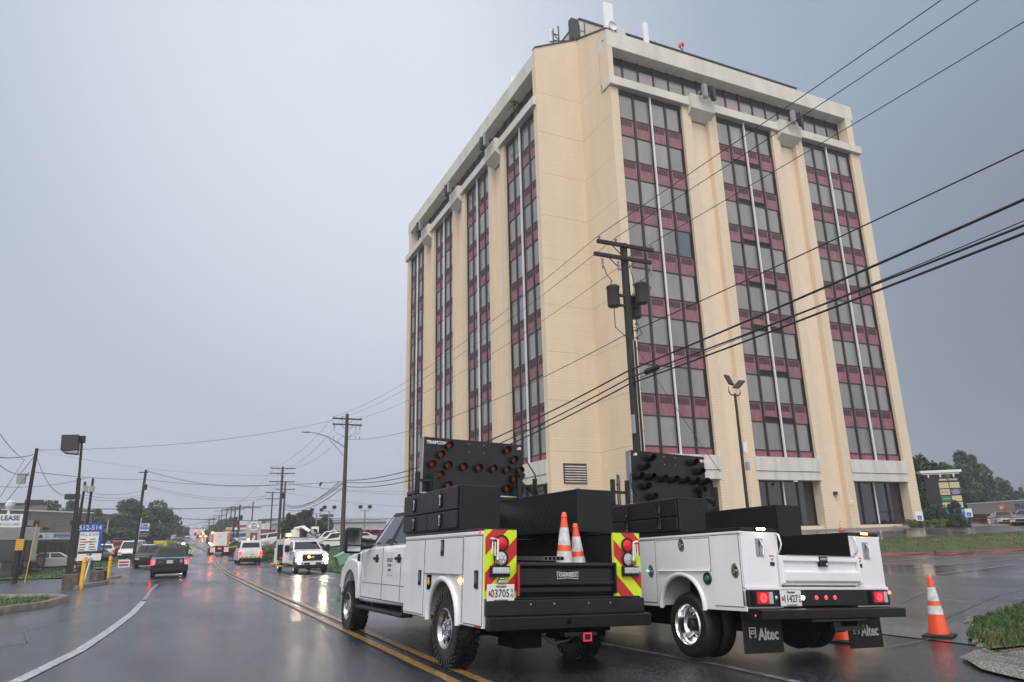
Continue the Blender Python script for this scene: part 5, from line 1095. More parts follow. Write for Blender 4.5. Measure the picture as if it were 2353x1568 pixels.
p = at(227, 1318, 49.3); o = thing('concrete_planter', 'octagonal concrete block with a slab on top and a thin leaning sign post', 'concrete block', (p.x, p.y, G(p.x, p.y)))
q = MB(); q.lathe([(.46, -.1), (.46, .5), (.40, .53), (0, .53)], 8, 'concrete_dark'); q.box(-.26, .26, -.2, .2, .61, .69, 'concrete_kerb'); q.box(-.18, .18, -.15, .15, .53, .61, 'deepblack'); q.build('block', o, bev=.01)
q = MB(); q.tube([(0, .3, .6), (.12, .3, 3.3)], .04, 6, 'darkmetal'); q.box(.08, .16, .26, .34, 2.6, 3.4, 'galv'); q.build('sign_post', o)
# parking lot lamp before the tower
p = at(1718, 1168, 32); o = thing('parking_lamp', 'slim black lot lamp with two tilted heads in front of the tower', 'lamp post', (p.x, p.y, G(p.x, p.y))); zt = at(1690, 905, 32).z-G(p.x, p.y)
q = MB(); q.tube([(0, 0, 0), (0, 0, zt)], [.075, .055], 8, 'black'); q.tube([(-.32, 0, zt+.35), (-.32, 0, zt+.05), (-.2, 0, zt-.08), (0, 0, zt-.05), (.2, 0, zt-.08), (.32, 0, zt+.05), (.32, 0, zt+.25)], .03, 7, 'darkmetal'); q.build('post', o, smooth=60)
Mh = Matrix.Translation((-.30, -.05, zt+.58)) @ Matrix.Rotation(radians(62), 4, 'X') @ Matrix.Rotation(radians(12), 4, 'Y'); q = MB(); q.box(-.16, .16, -.26, .26, -.04, .04, 'darkmetal', Mh)
for a in range(3): q.box(-.12, .12, -.22+a*.15, -.10+a*.15, -.045, -.04, 'led_off', Mh)
q.build('lamp_head', o); Mh = Matrix.Translation((.52, .25, zt+.5)) @ Matrix.Rotation(radians(-40), 4, 'Y') @ Matrix.Rotation(radians(20), 4, 'X'); q = MB(); q.box(-.28, .28, -.16, .16, -.03, .03, 'darkmetal', Mh); q.build('lamp_head', o)
q = MB(); q.box(.07, .20, -.2, -.06, 3.4, 3.75, 'xfmr_grey'); q.build('meter_box', o); q = MB(); q.box(.07, .27, -.1, .06, 4.15, 4.6, 'white'); q.build('meter_box', o)
def twin_lamp(px, top, D, label, base=None):
    p = at(px, top, D); g = G(p.x, p.y); h = p.z-g; o = thing('lot_lamp', label, 'lamp post', (p.x, p.y, g), 0, 'dealer lot lamp posts'); q = MB(); q.tube([(0, 0, 0), (0, 0, h-.5)], .09, 8, 'galv'); q.tube([(-.62, 0, h-.1), (-.55, 0, h-.45), (.55, 0, h-.45), (.62, 0, h-.1)], .05, 6, 'galv'); q.build('post', o)
    for s in (-1, 1): q = MB(); q.box(s*.62-.22, s*.62+.22, -.2, .2, -.16+h, h+.24, 'darkmetal'); q.build('lamp_head', o)
twin_lamp(757, 1167, 95, 'grey twin headed lamp post against the brown store'); twin_lamp(728, 1173, 100, 'twin headed lamp post rising out of the round green tree'); twin_lamp(839, 1166, 96, 'twin headed lamp post right of the street lamp pole, by the red parked car')
p = at(570, 1191, 140)
# ---------------------------------------------------------------- overhead wires
def wire(a, b, sag, r, label, n=24, mt='wire', name='overhead_wire', thick=None):
    a, b = Vector(a), Vector(b); P_ = []
    for i in range(n+1): t = i/n; p = a.lerp(b, t); p.z -= 4*sag*t*(1-t); P_.append(p)
    q = MB(); q.tube(P_, r, 5, mt); o = q.build(name, smooth=80); tag(o, label, 'overhead wire', 'overhead wires'); return o
zc = PC.z+hc; z2 = P2.z+h2
def wx(px, D): p = at(*px, D); return p
NP = [(12.9, -24), (13.6, -24), (14.6, -24)]
for i, (u, nm) in enumerate(((-1.05, 'left'), (-.40, 'middle'), (1.05, 'right'))):
    a = (PC.x+u, PC.y-.15, zc+.12); wire(a, (13.5+u*1.0, -24, zc+.2), .35, .011, '%s of the three thin power wires rising from the top crossarm to the upper right' % nm)
    b = (P2.x+(-1.15, -.4, 1.15)[i], P2.y, z2-.3); wire(a, b, .9, .009, '%s thin power wire sagging across the tower to the brown pole' % nm, 40)
    f3 = FP_[0]; c = (f3[0].location.x+(-1.6, .5, 1.6)[i], f3[0].location.y, f3[0].location.z+f3[1]-.1); wire(b, c, .9, .013, '%s thin power wire from the brown pole down to the twin poles' % nm, mt='wire_far')
wire((PC.x, PC.y, zc-3.2), (11.4, -24, zc-2.9), .5, .016, 'twisted mid height cable to the upper right, alone below the power wires')
wire((PC.x, PC.y, zc-3.2), (P2.x, P2.y, z2-2.2), 1.0, .013, 'twisted mid height cable crossing the tower to the brown pole', 40)
for i, (dz, xn, r, nm, d2, sg) in enumerate(((4.5, 8.6, .028, 'uppermost', 7.55, .95), (4.75, 9.9, .024, 'second', 7.7, 1.1), (4.95, 9.3, .026, 'lowest', 8.05, 1.1))):
    wire((PC.x-.1, PC.y-.1, zc-dz), (xn, -24, zc-dz+.25), .42, r, '%s thick black cable from the transformer pole to the right edge' % nm)
    wire((PC.x-.1, PC.y+.1, zc-dz), (P2.x, P2.y, z2-d2+1.9), sg, r, '%s thick black cable running behind the arrow board to the brown pole' % nm, 40)
    f3 = FP_[0]; wire((P2.x, P2.y, z2-d2+1.9), (f3[0].location.x, f3[0].location.y, f3[0].location.z+f3[1]-5.0-i*.3), 1.1, r*1.1, '%s thick cable sagging from the brown pole to the twin poles' % nm)
wire((PC.x+.1, PC.y, zc-4.8), (9.4, -24, zc-4.35), .35, .010, 'thin lashed wire above the lowest thick cable')
wire((PC.x+.1, PC.y+.1, zc-3.4), tuple(at(1655, 1085, 21.5)), .05, .008, 'steep thin guy wire running down right of the transformer pole')
q = MB(); a_ = Vector((PC.x-.1, PC.y, zc-4.75)); b_ = Vector((9.9, -24, zc-4.5)); d_ = (b_-a_).normalized(); s0 = a_+d_*.9; s0.z -= .04; q.tube([s0, s0+d_*.08, s0+d_*.75, s0+d_*.83], [.03, .09, .09, .03], 10, 'rubber'); tag(q.build('splice_case', smooth=40), 'black splice case hanging on the thick cables right of the transformer pole', 'splice case')
q = MB(); s0 = at(735, 1116, 66); q.tube([s0, s0+Vector((.05, -.5, .2))], .09, 8, 'rubber'); tag(q.build('splice_case', smooth=40), 'dark splice case on the sagging cables left of the brown pole', 'splice case')
def wpx(p0, D0, p1, D1, sag, r, label, **k): return wire(at(*p0, D0), at(*p1, D1), sag, r, label, mt='wire_far' if min(D0, D1) > 45 else 'wire', **k)
wpx((85, 1035), 49, (766, 966), 62, .6, .012, 'thin wire crossing the road from the left leaning pole to the brown pole')
wpx((0, 1052), 40, (83, 1043), 49, .1, .02, 'short thick drop cable from the left edge to the leaning pole')
wpx((0, 998), 34, (57, 1058), 49, .1, .012, 'thin wire coming down from the left edge to the grey service box')
wpx((0, 1052+18), 30, (67, 1087), 49, .2, .012, 'lower thin wire from the left edge to the leaning pole')
wpx((0, 1143), 30, (57, 1056), 49, .0, .010, 'guy wire slanting from the left edge up to the grey box')
wpx((0, 1172), 34, (67, 1087), 49, .0, .014, 'thicker guy wire slanting from the left edge to the leaning pole')
wpx((72, 1085), 49, (332, 1102), 88, .15, .018, 'cable from the leaning pole to the car wash pole')
wpx((332, 1102), 88, (785, 1107), 62, .5, .02, 'cable crossing the road between the car wash pole and the brown pole')
wpx((85, 1052), 49, (150, 1140), 42, .45, .014, 'drooping cable from the leaning pole to the short lamp')
wpx((0, 1119), 60, (196, 1100), 64, .25, .016, 'cable from the left edge to the plain dark pole')
for i, (ya, yb) in enumerate(((1132, 1128), (1139, 1134), (1146, 1137))): wpx((196, ya), 64, (326, yb+ (0, 3, 5)[i]), 88, .3, .014, '%s of three thin wires between the dark poles at left' % ('upper', 'middle', 'lower')[i])
for i, (a, b) in enumerate((((336, 1082), (640, 1112)), ((336, 1083), (640, 1114)), ((331, 1114), (628, 1138)), ((331, 1117), (622, 1145)))): wpx(a, 88, b, 106, .9, .014, '%s thin wire crossing the road above the traffic from the car wash pole' % ('topmost', 'second', 'third', 'fourth')[i])
wpx((90, 1037), 90, (640, 1093), 106, .8, .01, 'faint high wire over the street toward the twin poles')
wpx((200, 1170), 64, (640, 1161), 112, .2, .035, 'thick black cable stretched low across the street')
wpx((200, 1183), 70, (905, 1192), 95, .4, .03, 'second black cable stretched low across the street and the store')
wpx((320, 1212), 105, (555, 1164), 130, 1.2, .03, 'dark cable rising from the trees to the pole row')
wpx((240, 1212), 84, (318, 1187), 88, .3, .025, 'dark cable in front of the left trees')
wpx((660, 1163), 106, (780, 1107), 62, .9, .03, 'heavy looped cable between the twin poles and the brown pole')
wpx((660, 1112), 112, (930, 1130), 80, .3, .014, 'thin wire passing behind the brown pole to the tower'); wpx((660, 1110), 112, (930, 1137), 80, .3, .014, 'lower thin wire passing behind the brown pole to the tower'); wpx((655, 1132), 112, (930, 1165), 85, .3, .014, 'lowest thin wire passing behind the brown pole')
SPN = ('from the twin poles to the pole row', '', '', '', 'between the first two poles of the row', 'above the dump truck', 'over the red and yellow sign', 'left of the red and yellow sign', 'past the wide armed pole', 'over the far tree', 'over the crest cars', 'beside the maroon car', 'beyond the maroon car', 'at the red signals', 'to the lone left pole')
for i in range(len(FP_)-1):
    if i in (1, 2, 3): continue
    a, ha = FP_[i]; b, hb = FP_[i+1]
    if i == 0: b, hb = FP_[4]
    for u in (-1.2, 1.2): wire((a.location.x+u, a.location.y, a.location.z+ha-.3), (b.location.x+u, b.location.y, b.location.z+hb-.3), .6, .018, '%s thin wire %s' % (('left', 'right')[u > 0], SPN[i]), 8, 'wire_far')
# ---------------------------------------------------------------- buildings on the left
def onwall(A, B, px, py):        # pixel -> (u metres along A-B, world z) on the vertical plane through A and B
    d = dirw(px, py); ax, ay = A; bx, by = B; ex, ey = bx-ax, by-ay; L_ = hypot(ex, ey); nx, ny = -ey, ex; k = (ax*nx+ay*ny)/(d[0]*nx+d[1]*ny); x, y = d[0]*k, d[1]*k; return ((x-ax)*ex+(y-ay)*ey)/L_, EYE+d[2]*k
def wallobj(A, B, z): 
    a = atan2(B[1]-A[1], B[0]-A[0]); return (A[0], A[1], z), a
WA, WBp = (-24.0, 97.5), (-10.6, 115.0)
WA, WBp = (-20.6, 103.8), (-10.9, 116.5)
Lw = hypot(WBp[0]-WA[0], WBp[1]-WA[1]); ang = atan2(WBp[1]-WA[1], WBp[0]-WA[0])
zr = 6.3; z0w = .3
bw = thing('brick_building', 'low grey brick building with a white roof edge, left behind the fence', 'building', (WA[0], WA[1], z0w), ang)
q = MB(); q.box(-14, Lw, 0, 14, -.6, zr-z0w, 'grey_brick'); q.build('wall', bw); q = MB(); q.box(-14.1, Lw+.1, -.1, 14.1, zr-z0w, zr-z0w+.16, 'white'); q.build('roof', bw)
def Z6(x, y): return ((x/3.92)/1.7407, (1950+y/3.92)/1.7407)
def wq(px0, px1): u0, za = onwall(WA, WBp, *Z6(*px0)); u1, zb = onwall(WA, WBp, *Z6(*px1)); return u0, u1, zb-z0w, za-z0w
for a, b_ in (((305, 507), (608, 615)), ((1095, 515), (1305, 608))):
    u0, u1, za, zb = wq(a, b_); q = MB(); q.box(u0, u1, -.04, .02, za, zb, 'frame_grey'); f = q.build('window', bw); q = MB(); q.box(u0+.08, u1-.08, -.06, -.04, za+.08, zb-.08, 'pane_dark'); q.box(u0+(u1-u0)*.40, u0+(u1-u0)*.68, -.075, -.06, za+.08, zb-.08, 'blind'); q.build('pane', f)
u0, u1, za, zb = wq((380, 880), (1180, 1100)); q = MB(); q.box(u0, u1, -.05, .02, za-.5, zb, 'pane_dark')
for k in range(6): uu = u0+(u1-u0)*k/5; q.box(uu-.12, uu+.12, -.1, -.04, za-.5, zb, 'frame_grey')
q.build('shop_window', bw)
u0, u1, za, zb = wq((410, 650), (480, 710)); q = MB(); q.box(u0, u1, -.5, 0, za, zb, 'galv'); q.box(u0-.1, u1+.2, -.6, 0, zb, zb+.08, 'darkmetal'); q.build('window_air_unit', bw)
u0, u1, za, zb = wq((670, 630), (735, 658)); q = MB(); q.box(u0, u1, -.3, 0, za, zb, 'darkmetal'); q.build('wall_lamp', bw)
def wall_sign(px0, px1, name, label, build):
    u0, u1, za, zb = wq(px0, px1); o = MB(); o.box(0, u1-u0, -.12, 0, 0, zb-za, 'white'); s = o.build(name); c, sn = cos(ang), sin(ang); s.location = (WA[0]+u0*c+.06*sn, WA[1]+u0*sn-.06*c, z0w+za); s.rotation_euler = (0, 0, ang); tag(s, label, 'sign'); build(s, u1-u0, zb-za); return s
def bs(s, W_, H_):
    q = MB(); q.box(W_*.42, W_, -.14, -.12, H_*.30, H_*.90, 'signblue'); q.box(W_*.395, W_*.40, -.135, -.12, 0, H_, 'frame_grey'); q.box(.25, W_*.15, -.14, -.12, H_*.2, H_*.5, 'platetext'); q.box(W_*.07, W_*.13, -.14, -.12, H_*.5, H_*.72, 'platetext'); q.build('blue_panel', s)
    text('DISHWASHERS STOVES REFRIGERATORS', H_*.26, 'sign_text', 'white', s, (W_*.43, -.145, H_*.74), align='LEFT', xs=.8); text('WASHER & DRYERS MICROWAVES', H_*.26, 'sign_text', 'white', s, (W_*.45, -.145, H_*.44), align='LEFT', xs=.8); text('6 MONTH WARRANTY', H_*.2, 'sign_text', 'signnavy', s, (W_*.55, -.125, H_*.14), align='LEFT', xs=.9)
    for k, t_ in enumerate(('DELIVERY', '& INSTALL', 'AVAILABLE')): text(t_, H_*.18, 'sign_text', 'signblue', s, (W_*.20, -.125, H_*(.70-.22*k)), align='LEFT')
wall_sign((560, 715), (1180, 815), 'shop_sign', 'long white and blue appliance shop sign on the grey brick wall', bs)
# lease sign on its own post, standing before the building
A1 = at(0, 1170, 86)
p = at(21, 1190, 86); o = thing('lease_sign', 'white lease sign with navy letters on a post at the left edge', 'sign', (p.x, p.y, G(p.x, p.y)), YAW*-1+radians(-32) if False else atan2(-p.x, -p.y)*-1+0)
vz = atan2(p.x, p.y); o.rotation_euler = (0, 0, -vz); zc_ = at(21, 1197, 86).z-G(p.x, p.y)
wS = 86/FP*46; q = MB(); q.box(-wS*.75, wS*.45, -.06, .06, zc_-.62, zc_+.62, 'white'); q.tube([(-.1, .1, 0), (-.1, .1, zc_+1.4)], .12, 8, 'white'); q.lathe([(.12, 0), (.4, .5), (.45, .9), (.3, 1.0), (0, 1.0)], 10, 'white', (-.1, .1, zc_+.9)); q.build('board', o)
text('FOR LEASE', .62, 'sign_text', 'signnavy', o, (-wS*.22, -.07, zc_+.22), bold=.02, xs=.95); text('BUILDER 410-551-1400', .36, 'sign_text', 'signnavy', o, (-wS*.2, -.07, zc_-.36), xs=.8)
# grey metal shed behind
p = at(-30, 1159, 140); p1 = at(110, 1160, 140); o = thing('metal_shed', 'plain grey metal building above the brick roof at the left edge', 'building', (p1.x, p1.y, 0), atan2(p1.y-p.y, p1.x-p.x)); L_ = (p1-p).length; q = MB(); q.box(-L_, 0, 0, 12, 0, p1.z, 'shed_metal'); q.build('wall', o); q = MB(); q.box(-L_-.2, .2, -.2, 12.2, p1.z, p1.z+.2, 'darkmetal'); q.box(-3.2, -.6, 1, 2, p1.z+.2, p1.z+.8, 'darkmetal'); q.build('roof', o)
# car wash
o = thing('wash_building', 'long low beige building with a row of blue awnings behind the left parked cars', 'building', (-14, 178, 1.6), 0); q = MB(); q.box(-34, 5.5, 0, 10, -1, 2.5, 'beige'); q.box(-24, -22, 3, 5, 2.5, 4.2, 'beige'); q.build('wall', o)
for k in range(9): q = MB(); q.prism([(-30+k*3.8, -.9, 1.1), (-30+k*3.8, -.02, 1.8), (-30+k*3.8, -.02, 1.1)], (2.6, 0, 0), 'awning_blue'); q.build('awning', o)
# fence: black mesh
FL = [(-40, 60), (-25, 59.2), (-9.6, 58.2), (-9.8, 75), (-10, 92), (-10.4, 106)]; fo = thing('mesh_fence', 'tall black mesh fence with posts in front of the brick building', 'fence', (-10, 58, 0)); fp = []
for i in range(len(FL)-1):
    (x0, y0), (x1, y1) = FL[i], FL[i+1]; n = max(1, int(hypot(x1-x0, y1-y0)/3)); fp += [(x0+(x1-x0)*k/n, y0+(y1-y0)*k/n) for k in range(n)]
fp.append(FL[-1]); S_ = MB(); Rl = MB()
for i, (x, y) in enumerate(fp):
    g = G(x, y); q = MB(); q.tube([(x+10, y-58, g), (x+10, y-58, g+2.45)], .045, 6, 'black'); q.build('post', fo)
    if i: X_, Y_ = fp[i-1]; g0 = G(X_, Y_); S_.quad((X_+10, Y_-58, g0+.05), (x+10, y-58, g+.05), (x+10, y-58, g+2.4), (X_+10, Y_-58, g0+2.4), 'meshscreen'); Rl.tube([(X_+10, Y_-58, g0+2.42), (x+10, y-58, g+2.42)], .035, 6, 'black', caps=False)
S_.build('mesh_panel', fo); Rl.build('top_rail', fo)
# tenant sign 512-514
def facing(px, py, D, name, label, cat='sign', zg=None):
    p = at(px, py, D); o = thing(name, label, cat, (p.x, p.y, G(p.x, p.y) if zg is None else zg), -atan2(p.x, p.y)); return o, p
o, p = facing(203, 1250, 56, 'tenant_sign', 'white tenant directory sign with a blue top band beside the dark slim poles'); zb_, zt_ = at(203, 1288, 56).z-o.location.z, at(203, 1205, 56).z-o.location.z; hw = 56/FP*20*.80
q = MB(); q.box(-hw, hw, -.1, .1, zb_, zt_, 'white'); q.box(hw, hw+.18, -.12, .3, zb_, zt_, 'signblue'); q.box(-hw-.03, hw, -.12, -.1, zt_-.5, zt_, 'signblue'); q.box(-hw*.8, -hw*.6, 0, .2, 0, zb_, 'darkmetal'); q.box(hw*.6, hw*.8, 0, .2, 0, zb_, 'darkmetal'); q.build('board', o)
text('512-514', .42, 'sign_text', 'white', o, (0, -.13, zt_-.25), xs=.95); text('HALL & SON', .22, 'sign_text', 'platetext', o, (0, -.105, zt_-.68)); rw = random.Random(3); q = MB()
for r_i in range(11):
    for c_i in (0, 1):
        zz = zt_-.98-r_i*.165; x_ = -hw*.9+c_i*hw; w__ = hw*rw.uniform(.5, .8); q.box(x_, x_+w__, -.106, -.102, zz-.03, zz+.035, rw.choice(('red', 'platetext', 'signnavy', 'frame_grey')))
q.build('tenant_rows', o); text('AUTO', .15, 'sign_text', 'red', o, (0, -.11, (zb_+zt_)/2+.0), bold=.01)
o, p = facing(204, 1290, 50, 'exit_sign', 'small white exit sign with a black arrow on a white post'); zt_ = at(204, 1267, 50).z-o.location.z; zb_ = at(204, 1289, 50).z-o.location.z; q = MB(); q.box(-.62, .62, -.04, .04, zb_, zt_, 'white'); q.box(-.62, .62, -.05, -.04, zt_-.14, zt_, 'darkmetal'); q.tube([(-.1, .05, -.1), (.05, .05, zb_)], .05, 6, 'white'); q.box(-.15, .02, -.05, -.04, (zb_+zt_)/2+.05, (zb_+zt_)/2+.09, 'black'); q.prism([(0, -.045, (zb_+zt_)/2+.0), (.14, -.045, (zb_+zt_)/2+.07), (0, -.045, (zb_+zt_)/2+.14)], (0, -.005, 0), 'black'); q.build('board', o); text('Exit', .26, 'sign_text', 'black', o, (0, -.05, (zb_+zt_)/2-.18))
o, p = facing(324, 1210, 90, 'wash_sign', 'white car wash sign with blue letters beside the tall dark pole'); zt_ = at(330, 1203.5, 90).z-o.location.z; k = 90/FP; q = MB(); x0 = k*0; q.box(-k*3, k*15, -.06, .06, zt_-k*14.5, zt_, 'white'); q.box(-k*4, k*13.5, -.06, .06, zt_-k*26, zt_-k*18, 'frame_grey'); q.tube([(-k*6, 0, -.2), (-k*2.5, 0, zt_+k*10)], .14, 8, 'white'); q.build('board', o)
text('CAR', k*6.2, 'sign_text', 'signblue', o, (k*5.5, -.07, zt_-k*4), bold=.02); text('WASH', k*6.2, 'sign_text', 'signblue', o, (k*5.5, -.07, zt_-k*9.5), bold=.02)
o, p = facing(286, 1285, 62, 'yard_sign', 'small white yard sign with red letters low in the grass'); q = MB(); q.box(-.38, .38, -.02, .02, .35, .9, 'white'); q.box(-.32, .32, -.03, -.02, .66, .78, 'red'); q.box(-.32, .32, -.03, -.02, .45, .58, 'red'); q.tube([(-.3, 0, 0), (-.3, 0, .4)], .015, 5, 'galv'); q.tube([(.3, 0, 0), (.3, 0, .4)], .015, 5, 'galv'); q.build('board', o)
p = at(63, 1300, 50.5); q = MB(); q.tube([(p.x, p.y, G(p.x, p.y)), (p.x+.15, p.y, G(p.x, p.y)+3.2)], .028, 6, 'yellow'); tag(q.build('marker_post'), 'thin faded yellow marker post in the grass right of the leaning pole', 'marker post')
# ---------------------------------------------------------------- buildings and signs on the right of the road
p = at(729, 1191, 142); p1 = at(856, 1191, 150); o = thing('block_store', 'flat roofed brown block store behind the parked cars and the street lamp pole', 'building', (p.x, p.y, G(p.x, p.y)-.5), atan2(p1.y-p.y, p1.x-p.x)); L_ = hypot(p1.x-p.x, p1.y-p.y); hh = p.z-o.location.z; q = MB(); q.box(-7.5, L_, 0, 8, 0, hh, 'brown_block'); q.build('wall', o); q = MB(); q.box(-7.6, L_+.1, -.15, 8.1, hh, hh+.22, 'offwhite'); q.box(L_*.35, L_*.5, 4, 6, hh+.22, hh+.9, 'darkmetal'); q.build('roof', o); q = MB(); q.box(L_*.78, L_*.88, -.08, 0, hh-3.2, hh-1.4, 'white'); q.build('wall_sign', o)
q = MB(); q.box(L_*.5, L_*.9, -.06, 0, 0.2, 2.6, 'pane_dark'); q.build('shop_window', o)
def hall(pa, pb, D0, D1, top, depth, name, label, wm, rm, band=.6, extra=None):
    A, B = at(pa, top, D0), at(pb, top, D1); a = atan2(B.y-A.y, B.x-A.x); L_ = hypot(B.x-A.x, B.y-A.y); g = min(G(A.x, A.y), G(B.x, B.y))-1.2; o = thing(name, label, 'building', (A.x, A.y, g), a); h = A.z-g
    q = MB(); q.box(0, L_, 0, depth, 0, h-band, wm); q.build('wall', o); q = MB(); q.box(-.3, L_+.3, -.3, depth+.2, h-band, h, rm); q.build('roof', o)
    q = MB(); n = max(2, int(L_/4))
    for k in range(n): u = L_*(k+.3)/n; q.box(u, u+1.3, -.05, 0, h-band-2.4, h-band-.7, 'pane_dark')
    q.build('window', o, kind='stuff'); return o
hall(598, 650, 150, 128, 1203, 18, 'dealer_building', 'pale grey metal clad dealership hall left of the twin wooden poles', 'clad', 'clad')
hall(594, 612, 136, 134, 1219, 6, 'dealer_building', 'low white dealer annexe with a red line, right of the pylon', 'clad', 'sign_red', .3)
hall(527, 600, 172, 168, 1223, 14, 'service_hall', 'long blue sided low building behind the dealer sign', 'clad_blue', 'clad', .4)
hall(556, 590, 185, 182, 1213, 10, 'service_hall', 'cream flat roofed block above the blue sided building', 'offwhite', 'offwhite', .5)
hall(536, 567, 235, 232, 1208, 10, 'red_store', 'distant store with a dark red roof band behind the pole row', 'offwhite', 'sign_red', 1.3)
# dealer pylon
o, p = facing(580, 1262, 108, 'dealer_pylon', 'tall silver dealer pylon sign with a ring emblem and two red stripes'); zt_ = at(580, 1197, 108).z-o.location.z; k = 108/FP*1.1; hw = k*13
q = MB(); q.box(-hw, hw, -.25, .25, zt_*.62, zt_, 'pylon'); q.box(-hw, -hw*.42, -.25, .25, 0, zt_*.62, 'pylon'); q.box(hw*.55, hw, -.25, .25, 0, zt_*.62, 'pylon'); q.box(-hw, hw, -.26, .26, 0, zt_*.2, 'pylon'); q.build('body', o, bev=.02)
q = MB(); q.box(-hw*.42, -hw*.14, -.2, .2, zt_*.2, zt_*.62, 'pylon_red'); q.box(hw*.25, hw*.55, -.2, .2, zt_*.2, zt_*.62, 'pylon_red'); q.build('red_stripe', o)
q = MB(); rz_ = zt_*.82; rr0 = hw*.62; q.lathe([(rr0, -.26), (rr0, -.34), (rr0*.84, -.34), (rr0*.84, -.26)], 28, 'chrome', (0, 0, rz_), 'y', True); q.box(-rr0*1.18, rr0*1.18, -.38, -.3, rz_-rr0*.2, rz_+rr0*.2, 'chrome'); em = q.build('ring_emblem', o); text('NISSAN', rr0*.36, 'sign_text', 'black', em, (0, -.39, rz_), xs=1.05, bold=.01)
q = MB(); q.box(-hw*.3, hw*1.0, -.5, -.45, .0, zt_*.14, 'pylon_red'); q.build('base_band', o)
o, p = facing(521, 1232, 150, 'shop_sign', 'red and yellow shop sign on the right roadside under a white panel'); zt_ = at(521, 1214, 150).z-o.location.z; k = 150/FP*1.13; q = MB(); q.box(-k*8, k*8, -.1, .1, zt_-k*10, zt_-k*4, 'signorange'); q.box(-k*3, k*8, -.1, .1, zt_-k*3.6, zt_+k*.6, 'white'); q.tube([(0, .1, 0), (0, .1, zt_-k*8)], .1, 6, 'darkmetal'); q.box(-k*2, k*7, -.12, -.1, zt_-k*2.4, zt_-k*1, 'platetext'); q.box(-k*6, k*6, -.12, -.1, zt_-k*8.6, zt_-k*6, 'yellow'); q.build('board', o)
o, p = facing(543, 1230, 165, 'pole_sign', 'small grey and red panel sign right of the red and yellow sign'); zt_ = at(543, 1208, 165).z-o.location.z; k = 165/FP*1.13; q = MB(); q.box(-k*4, k*4, -.1, .1, zt_-k*4, zt_, 'sign_red'); q.box(-k*4, k*4, -.1, .1, zt_-k*8, zt_-k*4, 'white'); q.tube([(0, .1, 0), (0, .1, zt_-k*6)], .1, 6, 'darkmetal'); q.build('board', o)
o, p = facing(610, 1225, 128, 'dealer_board', 'white dealer lettering board right of the pylon'); zt_ = at(612, 1204, 128).z-o.location.z; k = 128/FP*1.1; q = MB(); q.box(-k*8, k*9, -.1, .1, zt_-k*10, zt_, 'white'); q.tube([(0, .1, 0), (0, .1, zt_-k*8)], .1, 6, 'galv'); q.build('board', o); text('NISSAN', k*3.2, 'sign_text', 'frame_grey', o, (0, -.12, zt_-k*3)); text('SALES', k*3.2, 'sign_text', 'frame_grey', o, (0, -.12, zt_-k*7))
# office park pylon
o, p = facing(2182, 1198, 74, 'office_pylon', 'dark brick office park pylon with cream and blue tenant panels and a white cornice'); zt_ = at(2178, 1087, 74).z-o.location.z; k = 74/FP*1.22; gz = lambda py: at(2182, py, 74).z-o.location.z
o.rotation_euler = (0, 0, -atan2(p.x, p.y)+.30)
q = MB(); q.box(-k*27, k*22, -.3, .55, 0, zt_, 'pylon_brick'); q.build('body', o)
q = MB(); q.box(-k*32, k*27, -.55, .8, zt_, zt_+.22, 'white'); q.box(-k*29, k*24, -.42, .68, zt_-.14, zt_, 'white')
for x in (-22, -5, 14): q.box(k*x, k*(x+2), -.5, -.3, zt_-.4, zt_-.14, 'white')
q.build('cornice', o, bev=.02); x0, x1 = -k*8, k*22; rows = [gz(1108), gz(1123.5), gz(1139), gz(1154), gz(1169)]
for i in range(4):
    for j in range(2):
        m_ = {(1, 1): 'signnavy2', (2, 0): 'signgreen'}.get((i, j), 'cream'); q = MB(); xa = x0+j*(x1-x0)/2; q.box(xa+.03, xa+(x1-x0)/2-.03, -.34, -.3, rows[i+1]+.04, rows[i]-.04, m_); pn = q.build('tenant_panel', o); xm = xa+(x1-x0)/4; zm = (rows[i]+rows[i+1])/2
        if (i, j) == (1, 1):
            for t_, dz_, s_ in (('ACTIVE', .18, .13), ('PHYSICAL', .04, .17), ('THERAPY', -.13, .17)): text(t_, s_, 'sign_text', 'white', pn, (xm, -.345, zm+dz_), xs=.85)
        elif (i, j) == (2, 0): text('Community', .12, 'sign_text', 'white', pn, (xm, -.345, zm))
        elif (i, j) == (1, 0):
            c_ = MB(); c_.box(x0+.10, x0+.26, -.346, -.34, zm-.03, zm+.03, 'red'); c_.box(x0+.15, x0+.21, -.346, -.34, zm-.08, zm+.08, 'red'); c_.build('cross_mark', pn); text('American', .09, 'sign_text', 'platetext', pn, (xm+.1, -.345, zm+.05), xs=.8); text('Red Cross', .10, 'sign_text', 'platetext', pn, (xm+.1, -.345, zm-.06), xs=.8)
text('EMPIRE TOWERS', .245, 'sign_text', 'white', o, ((x0+x1)/2, -.31, gz(1103)), xs=.80, bold=.004); text('7310', .18, 'sign_text', 'white', o, ((x0+x1)/2+.05, -.31, gz(1094.5)), xs=.9)
q = MB(); q.box(x0+.2, x1+.1, -.45, -.40, gz(1199), gz(1170), 'signblue2'); bb = q.build('blue_panel', o); text('Y HEALTH', .22, 'sign_text', 'white', bb, ((x0+x1)/2+.38, -.455, gz(1176)), xs=.85); text('2222', .27, 'sign_text', 'white', bb, ((x0+x1)/2+.55, -.455, gz(1188)), xs=.8)
